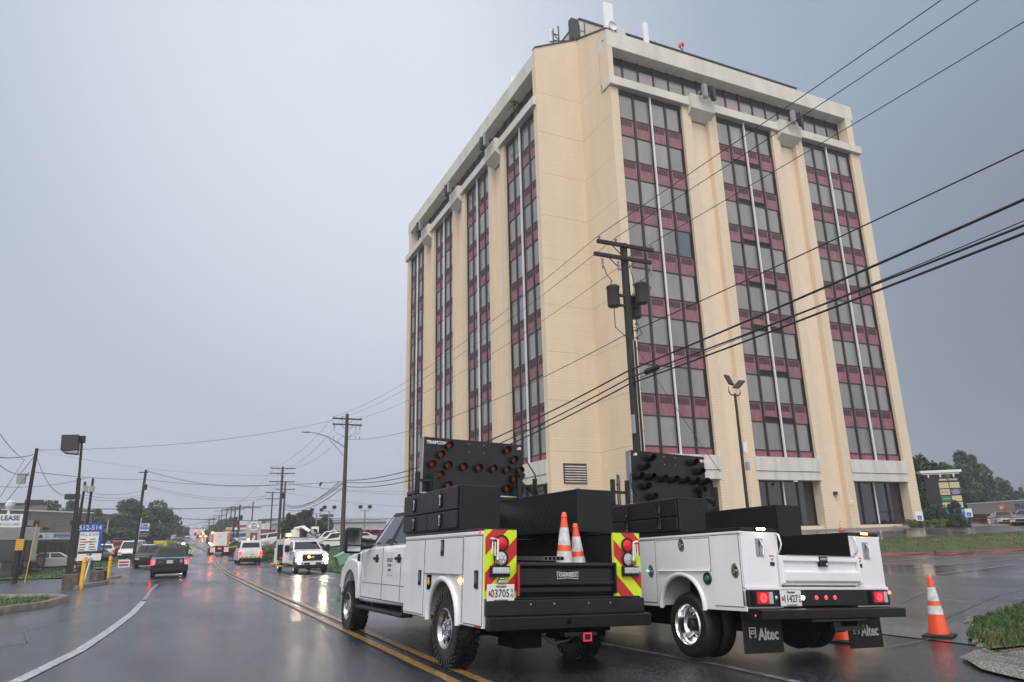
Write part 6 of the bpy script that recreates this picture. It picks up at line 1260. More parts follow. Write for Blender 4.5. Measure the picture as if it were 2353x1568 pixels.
# bank
PA, PB = at(2229, 1163, 122), at(2420, 1155, 112); an = atan2(PB.y-PA.y, PB.x-PA.x); o = thing('bank', 'low brown bank with a wide tan fascia at the right edge', 'building', (PA.x, PA.y, 1.1), an); Lb = hypot(PB.x-PA.x, PB.y-PA.y); zt_ = at(2231, 1159, 122).z-1.1
q = MB(); q.box(1.5, Lb+14, 2.5, 16, 0, zt_-.9, 'bank_dark'); q.build('wall', o); q = MB(); q.box(-.5, Lb+16, 0, 18, zt_-1.45, zt_, 'bank_wall'); q.box(-.55, Lb+16.1, -.05, 18.1, zt_, zt_+.12, 'offwhite'); fa_ = q.build('roof', o)
q = MB(); q.box(-.5, .6, .1, 4, 0, 1.0, 'bank_wall'); q.prism([(13, 4, zt_+.1), (13.6, 4, zt_+.9), (14.2, 4, zt_+.1)], (0, .6, 0), 'white'); q.build('pier', o)
text('PNC BANK', 1.0, 'sign_text', 'signnavy', fa_, (10.4, -.1, zt_-.72), xs=1.05, bold=.03); q = MB(); q.lathe([(0, -.12), (.55, -.12), (.55, 0)], 20, 'bank_orange', (5.6, 0, zt_-.72), 'y'); q.prism([(5.4, -.13, zt_-1.0), (5.95, -.13, zt_-.72), (5.4, -.13, zt_-.44)], (0, -.02, 0), 'white'); q.build('round_emblem', fa_)
for i, (px, py, D, lb) in enumerate(((2116, 1183, 62, 'accessible parking sign just right of the tower corner'), (2231, 1176, 68, 'accessible parking sign on a black post left of the bank'))):
    o, p = facing(px, 1205, D, 'parking_sign', lb); zt_ = at(px, py-7, D).z-o.location.z; q = MB(); q.box(-.24, .24, -.02, .02, zt_-.66, zt_, 'white'); q.box(-.14, .14, -.03, -.02, zt_-.6, zt_-.3, 'signblue'); q.tube([(0, .04, 0), (0, .04, zt_)], .035, 6, 'black'); q.build('board', o); q = MB(); q.lathe([(.07, -.032), (.05, -.032)], 10, 'white', (-.01, 0, zt_-.50), 'y'); q.box(-.03, -.01, -.034, -.032, zt_-.48, zt_-.36, 'white'); q.build('wheelchair_mark', o)
q = MB(); q.box(-.13, .13, -.02, 0, 0, .35, 'white'); q.box(-.09, .09, -.024, -.02, .05, .08, 'frame_grey'); q.box(-.09, .09, -.024, -.02, .15, .18, 'frame_grey'); o = q.build('wall_notice'); o.location = (45.15, 37.975, 3.25); tag(o, 'small white notice on the tower pier left of the last shop window', 'notice')
# things fixed to and near the tower
def antenna(x, y, z, w_, h, label, mt='white', dish=False):
    o = thing('panel_antenna', label, 'antenna', (x, y, z), 0, 'rooftop antennas'); q = MB(); q.box(-w_/2, w_/2, -.12, .12, .9, .9+h, mt); q.build('panel', o, bev=.03); q = MB(); q.tube([(0, .2, 0), (0, .2, .9+h*.8)], .05, 6, 'darkmetal'); q.tube([(-.6, .2, 0), (0, .2, .8)], .04, 6, 'darkmetal'); q.tube([(.6, .2, .1), (0, .2, .9)], .04, 6, 'darkmetal'); q.tube([(-.4, .2, .9), (.4, .2, .9)], .04, 6, 'darkmetal'); q.build('mount', o)
    if dish: q = MB(); q.lathe([(0, -.05), (.34, -.10), (.38, -.22)], 20, 'white', (.1, -.2, 1.2), 'y'); q.build('dish', o, smooth=60)
antenna(26.9, 38.3, 38.2, .85, 2.6, 'tallest white slab antenna with a round dish at the tower corner', dish=True)
antenna(24.3, 42.9, 39.0, .3, 2.0, 'slim white antenna on a dark frame left of the tower corner')
antenna(25.5, 43.4, 38.0, .8, 2.7, 'wide pale antenna behind the dark roof column'); antenna(23.9, 43.6, 37.9, .5, 1.4, 'small white antenna low on the roof frame')
antenna(28.2, 38.6, 38.2, .75, .9, 'short boxy antenna right of the dish', 'cream2'); antenna(30.3, 38.2, 38.1, .4, 1.9, 'single white antenna on the long parapet')
antenna(22.9, 47.2, 36.6, .7, 2.4, 'white antenna rising behind the left parapet'); 
for (fx, fy, fz, lb) in ((24.9, 42.15, 40.3, 'dark lattice antenna frame left of the roof column at the notched corner'), (27.3, 41.9, 41.2, 'dark lattice antenna frame between the roof column and the tall slab antenna')):
    q = MB(); q.tube([(0, 0, -.6), (0, 0, 2.0)], .06, 6, 'darkmetal'); q.tube([(-.5, 0, -.2), (-.5, 0, 1.6)], .05, 6, 'darkmetal')
    for a_, b_ in (((-.9, 0, .2), (.9, .3, 1.1)), ((-.6, 0, 1.3), (.8, .3, .1)), ((-.5, 0, .5), (0, 0, .5)), ((-.5, 0, 1.1), (0, 0, 1.1)), ((0, 0, .2), (.7, .6, -.6)), ((0, 0, .2), (-.7, .6, -.8))): q.tube([a_, b_], .045, 5, 'darkmetal')
    o = q.build('antenna_frame'); o.location = (fx, fy+.5, fz); tag(o, lb, 'antenna frame')
o = thing('beacon_light', 'pair of red obstruction lights on the roof edge', 'beacon', (37.6, 42.4, 43.1)); q = MB(); q.tube([(0, 0, 0), (0, 0, .5), (-.25, 0, .8)], .04, 6, 'darkmetal'); q.tube([(0, 0, .5), (.1, 0, 1.0)], .04, 6, 'darkmetal'); q.build('stem', o)
for c in ((-.25, 0, .8), (.1, 0, 1.05)): q = MB(); q.lathe([(.1, 0), (.13, .1), (.13, .35), (.05, .45), (0, .45)], 10, 'redlens', c); q.build('lens', o, smooth=50)
def boxpair(x, y, z, ax, labels):
    for k, (mt_, d_) in enumerate((('galv', -.42), ('mullion', .38))):
        q = MB(); a = (x+(d_ if ax == 'x' else 0), y+(d_ if ax == 'y' else 0)); q.box(-.19, .19, -.16, .16, -.6, .6, mt_); q.box(-.05, .05, -.02, .5, -.1, .1, 'darkmetal') if ax == 'x' else q.box(0, .5, -.05, .05, -.1, .1, 'darkmetal')
        o = q.build('sector_antenna', bev=.02); o.location = (a[0], a[1], z); o.rotation_euler = (0, 0, .25); tag(o, labels[k], 'antenna', 'antennas clamped to the brackets')
boxpair(34.9, 36.85, 34.9, 'x', ('grey antenna on the first concrete bracket of the right face', 'black antenna on the first concrete bracket of the right face')); boxpair(44.2, 36.85, 34.9, 'x', ('grey antenna on the second bracket of the right face', 'black antenna on the second bracket of the right face'))
for k, yy in enumerate((50.2, 59.5, 68.8)): boxpair(21.25, yy, 34.9, 'y', tuple('%s antenna on the %s bracket of the left face' % (c, ('nearest', 'middle', 'farthest')[k]) for c in ('grey', 'black')))
o = thing('air_conditioner', 'white outdoor air conditioner with a round fan at the foot of the notch wall', 'air conditioner', (25.9, 41.6, 2.4)); q = MB(); q.box(-.45, .45, -.2, .2, 0, .7, 'white'); q.build('case', o, bev=.02); q = MB(); q.lathe([(0, -.21), (.27, -.21), (.29, -.2)], 16, 'frame_grey', (-.1, 0, .36), 'y'); q.build('fan', o)
q = MB(); 
for x in (-.08, .08): q.tube([(x, 0, 0), (x, -.05, 2.2), (x*.3, 0, 2.5)], .05, 6, 'darkmetal')
q.box(-.15, .15, -.06, .04, 1.8, 1.88, 'darkmetal'); o = q.build('wall_pipes'); o.location = (26.3, 40.2, 2.9); tag(o, 'pair of dark pipes running up the notch wall', 'pipes')
q = MB(); q.tube([(0, 0, 0), (0, 0, 1.0)], .06, 6, 'darkmetal'); q.box(-.2, .1, -.05, .05, .5, .58, 'darkmetal'); o = q.build('wall_conduit'); o.location = (25.6, 42.1, 3.3); tag(o, 'short dark conduit stub right of the round vent', 'conduit')
q = MB(); q.lathe([(.16, 0), (.16, -.06), (.13, -.1)], 14, 'white'); q.sph((0, 0, -.1), .12, 'darkmetal', 8); o = q.build('dome_camera', smooth=50); o.location = (39.6, 37.75, 4.95); tag(o, 'white dome camera under the concrete lintel', 'camera')
p = at(1170, 1155, 24); o, p = facing(1170, 1158, 25, 'clinic_sign', 'blue clinic sign glimpsed between the arrow board and the black tool box'); q = MB(); q.box(-.75, .75, -.05, .05, at(1170, 1163, 25).z-o.location.z, at(1170, 1148, 25).z-o.location.z+.05, 'signblue'); q.box(-.8, .8, 0, .2, 0, at(1170, 1163, 25).z-o.location.z, 'darkmetal'); q.build('board', o); text('PHYSICAL', .2, 'sign_text', 'white', o, (.1, -.07, at(1170, 1155, 25).z-o.location.z))
# utility box, tape
o = thing('utility_cabinet', 'pale green ribbed utility cabinet tipped over in the grass behind the near truck', 'utility cabinet', (10.75, 51.3, G(10.7, 51.3)+.20)); o.scale = (.85, .85, .85); o.rotation_euler = (0, radians(-24), .15); q = MB(); q.box(-.55, .55, -.35, .35, 0, .75, 'cabinet_green'); q.box(-.6, .6, -.4, .4, .75, .83, 'cabinet_green')
for k in range(7): q.box(-.52, .52, -.362, -.35, .08+k*.09, .12+k*.09, 'cabinet_green')
q.build('case', o, bev=.015)
def tape(P_, wd, mt_, label):
    q = MB(); 
    for i in range(len(P_)-1):
        a, b = Vector(P_[i]), Vector(P_[i+1]); n = 8
        for k in range(n):
            p0, p1 = a.lerp(b, k/n), a.lerp(b, (k+1)/n); s0, s1 = 4*.05*(k/n)*(1-k/n), 4*.05*((k+1)/n)*(1-(k+1)/n); p0.z -= s0; p1.z -= s1
            t0 = .8*sin(k*1.3), ; q.quad(tuple(p0), tuple(p1), (p1.x, p1.y+.02*sin(k), p1.z+wd), (p0.x, p0.y+.02*sin(k-1), p0.z+wd), mt_)
    tag(q.build('barrier_tape'), label, 'barrier tape')
tape([at(1990, 1276, 31), at(2148, 1273, 33), at(2250, 1270, 35), at(2400, 1261, 37)], .05, 'tape_red', 'long red barrier tape strung along the foot of the grass berm')
tape([at(2228, 1194, 72), at(2300, 1190, 70), at(2400, 1187, 68)], .08, 'tape_red', 'upper red tape in front of the bank'); tape([at(2262, 1209, 72), at(2300, 1211, 70), at(2400, 1215, 68)], .08, 'tape_red', 'lower red tape in front of the silver car')
tape([at(785, 1243, 61), at(745, 1243, 55), at(725, 1255, 50)], .08, 'tape_red', 'red tape tied to the brown pole'); tape([at(428, 1255, 94), at(452, 1253, 97)], .12, 'tape_yellow', 'short yellow tape end beyond the police car'); tape([at(516, 1259, 105), at(545, 1257, 100), at(590, 1256, 92)], .1, 'tape_yellow', 'yellow tape across the road between the dump truck and the van')
# ---------------------------------------------------------------- traffic and parked vehicles
for n_, c_ in (('silver', (.42, .44, .46)), ('grey', (.12, .13, .14)), ('black', (.010, .011, .014)), ('white', (.72, .74, .76)), ('maroon', (.10, .012, .018)), ('redcar', (.35, .015, .02)), ('tan', (.30, .27, .22)), ('blue', (.03, .06, .14)), ('lime', (.55, .62, .04)), ('dkblue', (.006, .008, .018))):
    mat('paint_'+n_, c_, .2, coat=.1 if n_ == 'dkblue' else .6, metal=.4 if n_ in ('silver', 'grey', 'tan') else 0)
KIND = {
 'sedan': dict(L=4.8, W=1.82, wb=1.42, r=.33, prof=[(-2.4, .38), (-2.42, .75), (-2.3, 1.02), (-1.75, 1.06), (1.0, 1.0), (1.9, .88), (2.32, .72), (2.4, .55), (2.38, .32)], bot=(.82, -1.9, 1.15, 1.0), top=(.58, -1.15, .35, 1.45)),
 'suv': dict(L=5.0, W=1.98, wb=1.5, r=.38, prof=[(-2.45, .42), (-2.5, .70), (-2.46, 1.12), (-2.3, 1.17), (1.25, 1.12), (2.1, 1.04), (2.42, .88), (2.5, .62), (2.46, .36)], bot=(.92, -2.38, 1.3, 1.1), top=(.72, -2.0, .5, 1.76)),
 'van': dict(L=5.6, W=2.04, wb=1.75, r=.36, prof=[(-2.75, .40), (-2.8, .62), (-2.76, 1.2), (1.75, 1.2), (2.45, 1.05), (2.72, .85), (2.8, .5), (2.7, .36)], bot=(.985, -2.76, 2.1, 1.15), top=(.84, -2.62, 1.1, 2.10)),
 'pickup': dict(L=5.9, W=2.0, wb=1.85, r=.40, prof=[(-2.9, .50), (-2.95, .75), (-2.92, 1.22), (-.6, 1.22), (1.55, 1.2), (2.7, 1.12), (2.92, .95), (2.95, .55), (2.88, .42)], bot=(.92, -.75, 1.6, 1.18), top=(.74, -.5, .8, 1.86))}
def vehicle(name, label, cat, x, y, yaw, kind, paint, group=None, lit=None, detail=1, z=None, glassm='carglass'):
    K = KIND[kind]; o = thing(name, label, cat, (x, y, (G(x, y) if z is None else z)), yaw, group); W_ = K['W']/2; r = K['r']; wb = K['wb']
    f_, g_ = Vector((-sin(yaw), cos(yaw))), 1.5; dzf = G(x+f_.x*g_, y+f_.y*g_)-G(x-f_.x*g_, y-f_.y*g_)
    o.rotation_mode = 'YXZ'; o.rotation_euler = (atan2(dzf, 2*g_), 0, yaw)
    pr = list(K['prof']); zb = .30
    bot = [(wb+r*1.22, zb)]+arc_pts(wb, zb, r*1.18, 4, 176, 8)+[(-wb+r*1.22, zb)]+arc_pts(-wb, zb, r*1.18, 4, 176, 8)
    b = MB(); side_prism(b, pr+bot, -W_, W_, paint); b.build('body', o, bev=.06, seg=2, smooth=45)
    g = MB(); bt, tp = K['bot'], K['top']; frustum(g, bt, tp, paint); g.build('roof', o, bev=.05, seg=2, smooth=45)
    bx, y0, y1, z0 = bt; tx, t0, t1, z1 = tp
    LF = ((-bx, y1, z0), (-bx, y0, z0), (-tx, t0, z1), (-tx, t1, z1)); RF = ((bx, y0, z0), (bx, y1, z0), (tx, t1, z1), (tx, t0, z1)); BF = ((-bx, y0, z0), (bx, y0, z0), (tx, t0, z1), (-tx, t0, z1)); FF = ((bx, y1, z0), (-bx, y1, z0), (-tx, t1, z1), (tx, t1, z1))
    v0 = .30 if kind == 'van' else .08
    for F_ in (LF, RF):
        for a, b_ in ((.10, .48), (.52, .90)): glass('side_window', o, F_, ((a, v0), (b_, v0), (b_, .86), (a, .86)), glassm)
    glass('rear_window', o, BF, ((.08, v0+.04), (.92, v0+.04), (.90, .80), (.10, .80)), glassm); glass('windshield', o, FF, ((.05, .06), (.95, .06), (.93, .90), (.07, .90)), glassm)
    re, fe = pr[1][0], pr[-2][0]; zt = pr[2][1]-.08 if kind != 'sedan' else .86
    for s in (-1, 1):
        q = MB(); q.box(s*W_*.98, s*W_*.78, re-.035, re+.10, zt-.32, zt+.02, 'drive_red' if lit in ('rear', 'both') else 'redlens'); q.build('tail_light', o)
        q = MB(); q.box(s*W_*.95, s*W_*.62, fe-.10, fe+.025, .66, .84, 'headlamp_lit' if lit in ('front', 'both') else 'clearlens'); q.build('headlight', o)
        q = MB(); q.box(s*(W_+.02), s*(W_+.20), y1-.45, y1-.33, z0+.0, z0+.17, paint if kind != 'van' else 'plastic_black'); q.build('mirror', o, bev=.02)
    q = MB(); q.box(-W_*.94, W_*.94, re-.06, re+.1, .34, .56, 'plastic_black'); q.build('rear_bumper', o, bev=.02)
    q = MB(); q.box(-W_*.55, W_*.55, fe-.05, fe+.03, .48, .66, 'plastic_black'); q.box(-W_*.9, W_*.9, fe-.06, fe+.02, .32, .44, 'plastic_black'); q.build('grille', o)
    if lit in ('rear', 'both') or detail > 1:
        q = MB(); q.box(-.16, .16, re-.045, re-.03, .72, .88, 'plate_white'); q.build('licence_plate', o)
    q = MB(); q.box(-W_*.7, W_*.7, -K['L']/2+.3, K['L']/2-.3, .22, .5, 'deepblack'); q.build('chassis', o)
    for sx in (-1, 1):
        for yy in (-wb, wb): wheel(o, sx*(W_-.13), yy, sx, r=r, wd=.22, rr=r*.62, style='alloy', n=16)
    return o
# police SUV
ps = at(388, 1320, 49.5); PX, PY = ps.x, ps.y
o = vehicle('police_suv', 'black police SUV with a light blue stripe, driving away in the left lane', 'police car', PX, PY, .0, 'suv', 'paint_dkblue', lit=None, detail=1)
q = MB(); F_ = ((-.92, -2.38, 1.1), (.92, -2.38, 1.1), (.72, -2.0, 1.76), (-.72, -2.0, 1.76)); q.box(-.95, .95, -2.485, -2.40, 1.075, 1.135, 'aqua'); sp = q.build('blue_stripe', o)
for s in (-1, 1):
    q = MB(); q.box(s*.985, s*.90, -2.56, -2.48, .72, 1.02, 'drive_red'); q.box(s*.90, s*.76, -2.56, -2.48, .95, 1.02, 'drive_red'); q.box(s*.89, s*.76, -2.55, -2.48, .72, .94, 'clearlens'); q.build('brake_light', o); q = MB(); q.box(s*.75, s*.55, -2.525, -2.5, .50, .53, 'redlens'); q.build('reflector', o)
    q = MB(); q.tube([(s*.70, -1.7, 1.80), (s*.70, .2, 1.82)], .03, 6, 'steel'); q.build('roof_rail', o)
q = MB(); q.box(-.17, .17, -2.53, -2.5, .80, .96, 'plate_white'); q = q.build('licence_plate', o); text('N17938', .11, 'plate_number', 'platetext', q, (0, -2.535, .88)); q = MB(); q.poly([(.52, -2.52, .98), (.66, -2.52, .98), (.66, -2.52, .86), (.59, -2.52, .80), (.52, -2.52, .86)], 'galv'); q.build('badge', o); text('5624', .10, 'unit_number', 'galv', o, (-.52, -2.53, .88)); q = MB(); q.sph((0, -1.6, 1.80), .06, 'black', 6, (.6, 2, 1)); q.build('roof_antenna', o); text('COUNTY POLICE', .055, 'stripe_text', 'paint_dkblue', sp, (0, -2.49, 1.105))
q = MB(); q.box(-.9, .9, -2.6, -2.46, .34, .56, 'plastic_black'); q.build('bumper_step', o, bev=.03)
# bucket truck facing the camera
bk = at(711, 1320, 47.5); o = thing('bucket_truck', 'white bucket truck facing the camera with headlights and amber lights on', 'bucket truck', (bk.x, bk.y, G(bk.x, bk.y)), pi+.02); bt = o
cab(bt, front='lit', yo=-4.9, detail=True)
q = MB(); q.box(-1.15, 1.15, -6.9, -3.3, .62, 1.75, 'whitepaint'); q.box(-1.12, 1.12, -6.9, -3.25, 1.75, 2.14, 'whitepaint'); q.box(-.9, .9, -3.30, -3.24, 2.14, 2.18, 'whitepaint')
for k in range(14): q.box(-.42+k*.09, -.37+k*.09, -3.245, -3.235, 2.06, 2.09, 'black'); q.box(-.42+k*.09, -.37+k*.09, -3.245, -3.235, 2.13, 2.16, 'black')
q.build('service_body', bt, bev=.02); q = MB(); q.box(1.0, 1.42, -4.1, -3.5, .8, 1.78, 'plastic_black'); q.box(1.1, 1.35, -3.5, -3.47, .85, .98, 'red'); q.box(1.15, 1.45, -5.2, -4.2, .55, 1.55, 'white'); q.box(1.2, 1.25, -4.2, -4.15, .5, 1.5, 'yellow'); q.build('side_locker', bt, bev=.03)
for s in (1, -1):
    q = MB(); q.box(s*.7, s*1.5, -4.0, -3.7, .36, .48, 'yellow'); q.box(s*1.35, s*1.62, -5.4, -5.1, .5, .62, 'yellow'); q.build('outrigger', bt)
    q = MB(); q.tube([(s*.78, -4.9+5.0, 0), (s*.78, -4.9+5.0, .01)], .01, 4, 'black'); 
    wheel(bt, s*.86, .05, s, r=.40, wd=.26, rr=.24, style='steel'); wheel(bt, s*.98, -5.6, s, r=.40, wd=.24, rr=.24, style='dually')
q = MB(); q.sph((.86, -3.2, 2.36), .12, 'amberlit', 8, (1, .6, .7)); q.sph((-.98, -3.2, 2.22), .10, 'amberlens', 8, (1, .6, .7)); q.build('beacon', bt, smooth=60)
for x in (-.5, -.1, .1, .3, .6): q = MB(); q.sph((x*1.1, -1.90, 1.985), .028, 'amberlens', 6); q.build('roof_marker', bt)
q = MB(); q.sph((.12+.1, .80, 1.02), .07, 'amberlit', 8, (1, .4, 1)); q.build('grille_strobe', bt)
q = MB()    # boom and turret
q.box(.05, .55, -4.6, -4.0, 2.25, 3.05, 'whitepaint'); q.tube([(.3, -4.2, 3.15), (-.1, -3.6, 3.3), (-.35, -2.2, 2.75)], [.17, .16, .14], 8, 'whitepaint'); q.tube([(-.55, -3.0, 2.75), (-.95, -4.6, 3.15)], .15, 8, 'whitepaint'); q.box(-1.05, -.60, -3.6, -3.1, 2.65, 3.30, 'whitepaint'); q.box(-.95, -.7, -3.09, -3.05, 2.75, 3.0, 'black'); q.box(.5, .9, -4.8, -4.2, 2.3, 2.7, 'whitepaint')
q.tube([(-.35, -2.3, 2.9), (-.62, -2.1, 3.0), (-.75, -2.0, 2.6), (-.55, -2.0, 2.35), (-.35, -2.05, 2.5), (-.3, -2.2, 2.8)], .06, 8, 'black'); q.v = [(a, b_, 2.22+(c-2.22)*.62) for a, b_, c in q.v]; q.box(-1.1, .9, -5.2, -3.4, 2.12, 2.22, 'darkmetal'); q.build('boom', bt, bev=.02)
pl = MB(); pl.box(-.17, .17, .915, .925, .56, .68, 'plate_white'); pl.build('licence_plate', bt)
# van
vv = at(568, 1290, 74); o = vehicle('van', 'white van with a red and yellow chevron strip, stopped on the right', 'van', vv.x, vv.y, .0, 'van', 'whitepaint', lit='rear')
q = MB(); q.box(-.92, .92, -2.83, -2.80, .62, .72, 'lime')
for k in range(5): q.prism([(-.80+k*.37, -2.84, .62), (-.66+k*.37, -2.84, .62), (-.58+k*.37, -2.84, .72), (-.72+k*.37, -2.84, .72)], (0, -.002, 0), 'red')
q.build('chevron_strip', o); q = MB(); q.box(-.004, .004, -2.825, -2.80, .6, 1.9, 'black'); q.box(.05, .3, -2.84, -2.80, .85, .89, 'black'); q.build('rear_door', o); q = MB(); q.sph((-.25, -2.4, 2.17), .10, 'amberlit', 8); q.build('beacon', o)
# dump / crash truck
dd = at(503, 1275, 106); o = thing('crew_truck', 'white highway crew truck with orange chevrons and lit rear lamps on the uphill road', 'truck', (dd.x, dd.y, G(dd.x, dd.y)), .02)
q = MB(); q.box(-1.18, 1.18, 0, 4.2, 1.15, 2.95, 'whitepaint'); q.box(-1.0, 1.0, 4.4, 6.6, .6, 2.2, 'whitepaint'); q.box(-.9, .9, 4.4, 5.6, 2.2, 2.7, 'whitepaint'); q.build('body', o, bev=.03)
for s in (-1, 1):
    q = MB(); q.box(s*1.15, s*.85, -.03, 0, 1.25, 2.85, 'chev_orange'); cp = q.build('chevron_panel', o); q = MB()
    for k in range(-1, 6):
        z_ = 1.25+k*.34; a, b_ = (s*1.15, s*.85) if s < 0 else (s*.85, s*1.15); sl = .2 if s < 0 else -.2; pl_ = [(a, z_), (b_, z_+sl), (b_, z_+sl+.14), (a, z_+.14)]; cl = clip(pl_, (a, b_, 1.25, 2.85))
        if len(cl) > 2: q.poly([(u, -.032, v) for u, v in cl], 'red')
    q.build('red_chevrons', cp); q = MB(); q.box(s*1.15, s*.55, -.25, -.05, .35, .98, 'whitepaint'); q.box(s*1.05, s*.7, -.27, -.25, .45, .55, 'drive_red'); q.build('light_box', o)
    wheel(o, s*.95, 1.0, s, r=.48, wd=.5, rr=.28, style='plain', n=16); wheel(o, s*.95, 5.6, s, r=.48, wd=.3, rr=.28, style='plain', n=16); q = MB(); q.box(s*1.2, s*1.4, 5.6, 5.7, 1.6, 2.2, 'plastic_black'); q.build('mirror', o)
q = MB(); q.box(-.55, .55, -.2, -.05, .35, 1.1, 'plastic_black')
for k in (-1, 0, 1): q.box(k*.15-.04, k*.15+.04, -.22, -.2, .80, .86, 'redlit2')
q.build('rear_panel', o); q = MB(); q.sph((-1.0, -.05, 2.88), .12, 'redamber', 8); q.sph((-1.02, -.08, 1.33), .16, 'redamber', 8); q.build('warning_lamp', o); q = MB(); q.lathe([(.17, -.01), (.14, -.01)], 16, 'frame_grey', (0, 0, 2.35), 'y'); q.build('round_seal', o)
# dark pickup, yellow rescue truck, person, barricade on the left
pk = at(352, 1284, 74); vehicle('pickup_truck', 'dark pickup truck facing the camera, half hidden by the police SUV', 'pickup truck', pk.x-.4, pk.y, pi, 'pickup', 'paint_black')
rp = at(366, 1268, 100); o = thing('rescue_truck', 'lime yellow rescue truck with grey shutters parked across the left lane', 'rescue truck', (rp.x, rp.y, G(rp.x, rp.y)), -.62); o.scale = (.8, .55, .84); q = MB(); q.box(-1.15, 1.15, 0, 3.6, .7, 2.45, 'paint_lime'); q.box(-1.02, 1.02, 3.7, 6.0, .6, 1.5, 'paint_lime'); q.box(-1.17, 1.17, .0, 3.6, 2.45, 2.52, 'galv'); q.build('body', o, bev=.03)
q = MB(); frustum(q, (.98, 3.7, 5.2, 1.5), (.82, 3.8, 4.6, 2.1), 'paint_lime'); q.build('roof', o, bev=.04)
for s in (-1, 1):
    F_ = ((s*.98, 3.7, 1.5), (s*.98, 5.2, 1.5), (s*.82, 4.6, 2.1), (s*.82, 3.8, 2.1)); q = MB(); q.poly([onface(*F_, u, v, .01*s) for u, v in ((.08, .08), (.92, .08), (.88, .86), (.1, .86))], 'carglass'); q.build('side_window', o)
    for a in (.2, 1.35, 2.5): q = MB(); q.box(s*1.152, s*1.165, a, a+1.0, 1.0, 2.1, 'galv'); q.build('shutter', o)
    wheel(o, s*1.0, 1.2, s, r=.42, wd=.3, n=16, style='plain'); wheel(o, s*.95, 5.0, s, r=.42, wd=.28, n=16, style='plain')
cp = chevrons(o, -1.12, -.62, .8, 2.4, -.03, -1, .4, .2); cp = chevrons(o, .62, 1.12, .8, 2.4, -.03, 1, .4, .2); q = MB(); q.box(-.6, .6, -.03, 0, .8, 2.1, 'galv'); q.build('rear_door', o)
# person
pr_ = at(427, 1287, 90); PZ = G(pr_.x, pr_.y)
def skin_fig(name, J, E_, Rd, mt, parent=None, lvl=1):
    me = bpy.data.meshes.new(name); me.from_pydata(J, E_, []); o = bpy.data.objects.new(name, me); sc.collection.objects.link(o)
    if parent is not None: o.parent = parent
    m = o.modifiers.new('skin', 'SKIN'); sv = me.skin_vertices[0].data if me.skin_vertices else None
    if sv is None:
        bm = bmesh.new(); bm.from_mesh(me); bm.verts.layers.skin.verify(); bm.to_mesh(me); bm.free(); sv = me.skin_vertices[0].data
    for i, r in enumerate(Rd): sv[i].radius = r if isinstance(r, tuple) else (r, r)
    sv[0].use_root = True; s = o.modifiers.new('sub', 'SUBSURF'); s.levels = s.render_levels = lvl; me.materials.append(MATS[mt]); return o
o = thing('person', 'person in a dark hooded jacket reaching toward the yellow barricade', 'person', (pr_.x, pr_.y, PZ), -.6)
J = [(0, 0, .93), (0, .03, 1.2), (0, .05, 1.42), (0, .06, 1.52), (0, .09, 1.64), (-.19, .05, 1.42), (-.27, .08, 1.16), (-.24, .26, 1.0), (.19, .05, 1.42), (.30, .12, 1.18), (.38, .38, 1.12), (-.10, 0, .9), (-.13, .05, .5), (-.15, -.06, .09), (-.15, .10, .05), (.10, 0, .9), (.14, .08, .5), (.17, .0, .09), (.17, .16, .05)]
E_ = [(0, 1), (1, 2), (2, 3), (3, 4), (2, 5), (5, 6), (6, 7), (2, 8), (8, 9), (9, 10), (0, 11), (11, 12), (12, 13), (13, 14), (0, 15), (15, 16), (16, 17), (17, 18)]
skin_fig('body', J, E_, [(.17, .12), (.18, .13), (.19, .12), .065, .09, .075, .055, .04, .075, .055, .04, .10, .065, .045, .04, .10, .065, .045, .04], 'jacket', o)
q = MB(); q.sph((0, .10, 1.66), .108, 'skin', 12, (.85, 1, 1.15)); q.sph((0, .21, 1.65), .02, 'skin', 6); q.build('head', o, smooth=70); q = MB(); q.sph((0, .07, 1.68), .13, 'jacket', 12, (.95, .95, 1.1)); q.build('hood', o, smooth=70)
for s, c in ((-1, (-.24, .31, .97)), (1, (.38, .44, 1.11))):
    JJ = [c, (c[0], c[1]+.05, c[2]-.01)]; EE = [(0, 1)]; RR = [.035, .03]
    for k in range(4): a = len(JJ); JJ += [(c[0]+(k-1.5)*.018, c[1]+.10, c[2]-.015), (c[0]+(k-1.5)*.02, c[1]+.13+.01*(k in (1, 2)), c[2]-.045)]; EE += [(1, a), (a, a+1)]; RR += [.009, .008]
    a = len(JJ); JJ += [(c[0]-s*.045, c[1]+.04, c[2]+.0), (c[0]-s*.055, c[1]+.075, c[2]-.02)]; EE += [(0, a), (a, a+1)]; RR += [.010, .009]; skin_fig('hand', JJ, EE, RR, 'skin', o)
ba = at(436, 1280, 92); o = thing('barricade', 'lime yellow folding barricade beside the person behind the police SUV', 'barricade', (ba.x, ba.y, G(ba.x, ba.y)), .1); q = MB(); q.box(-.42, .42, -.02, .02, .92, 1.12, 'limebright'); q.tube([(-.25, 0, .95), (.28, 0, .0)], .04, 5, 'limebright'); q.tube([(.35, 0, .95), (-.15, 0, .3)], .04, 5, 'limebright'); q.tube([(.3, .3, .95), (.3, .35, 0)], .02, 5, 'black'); q.build('frame', o)
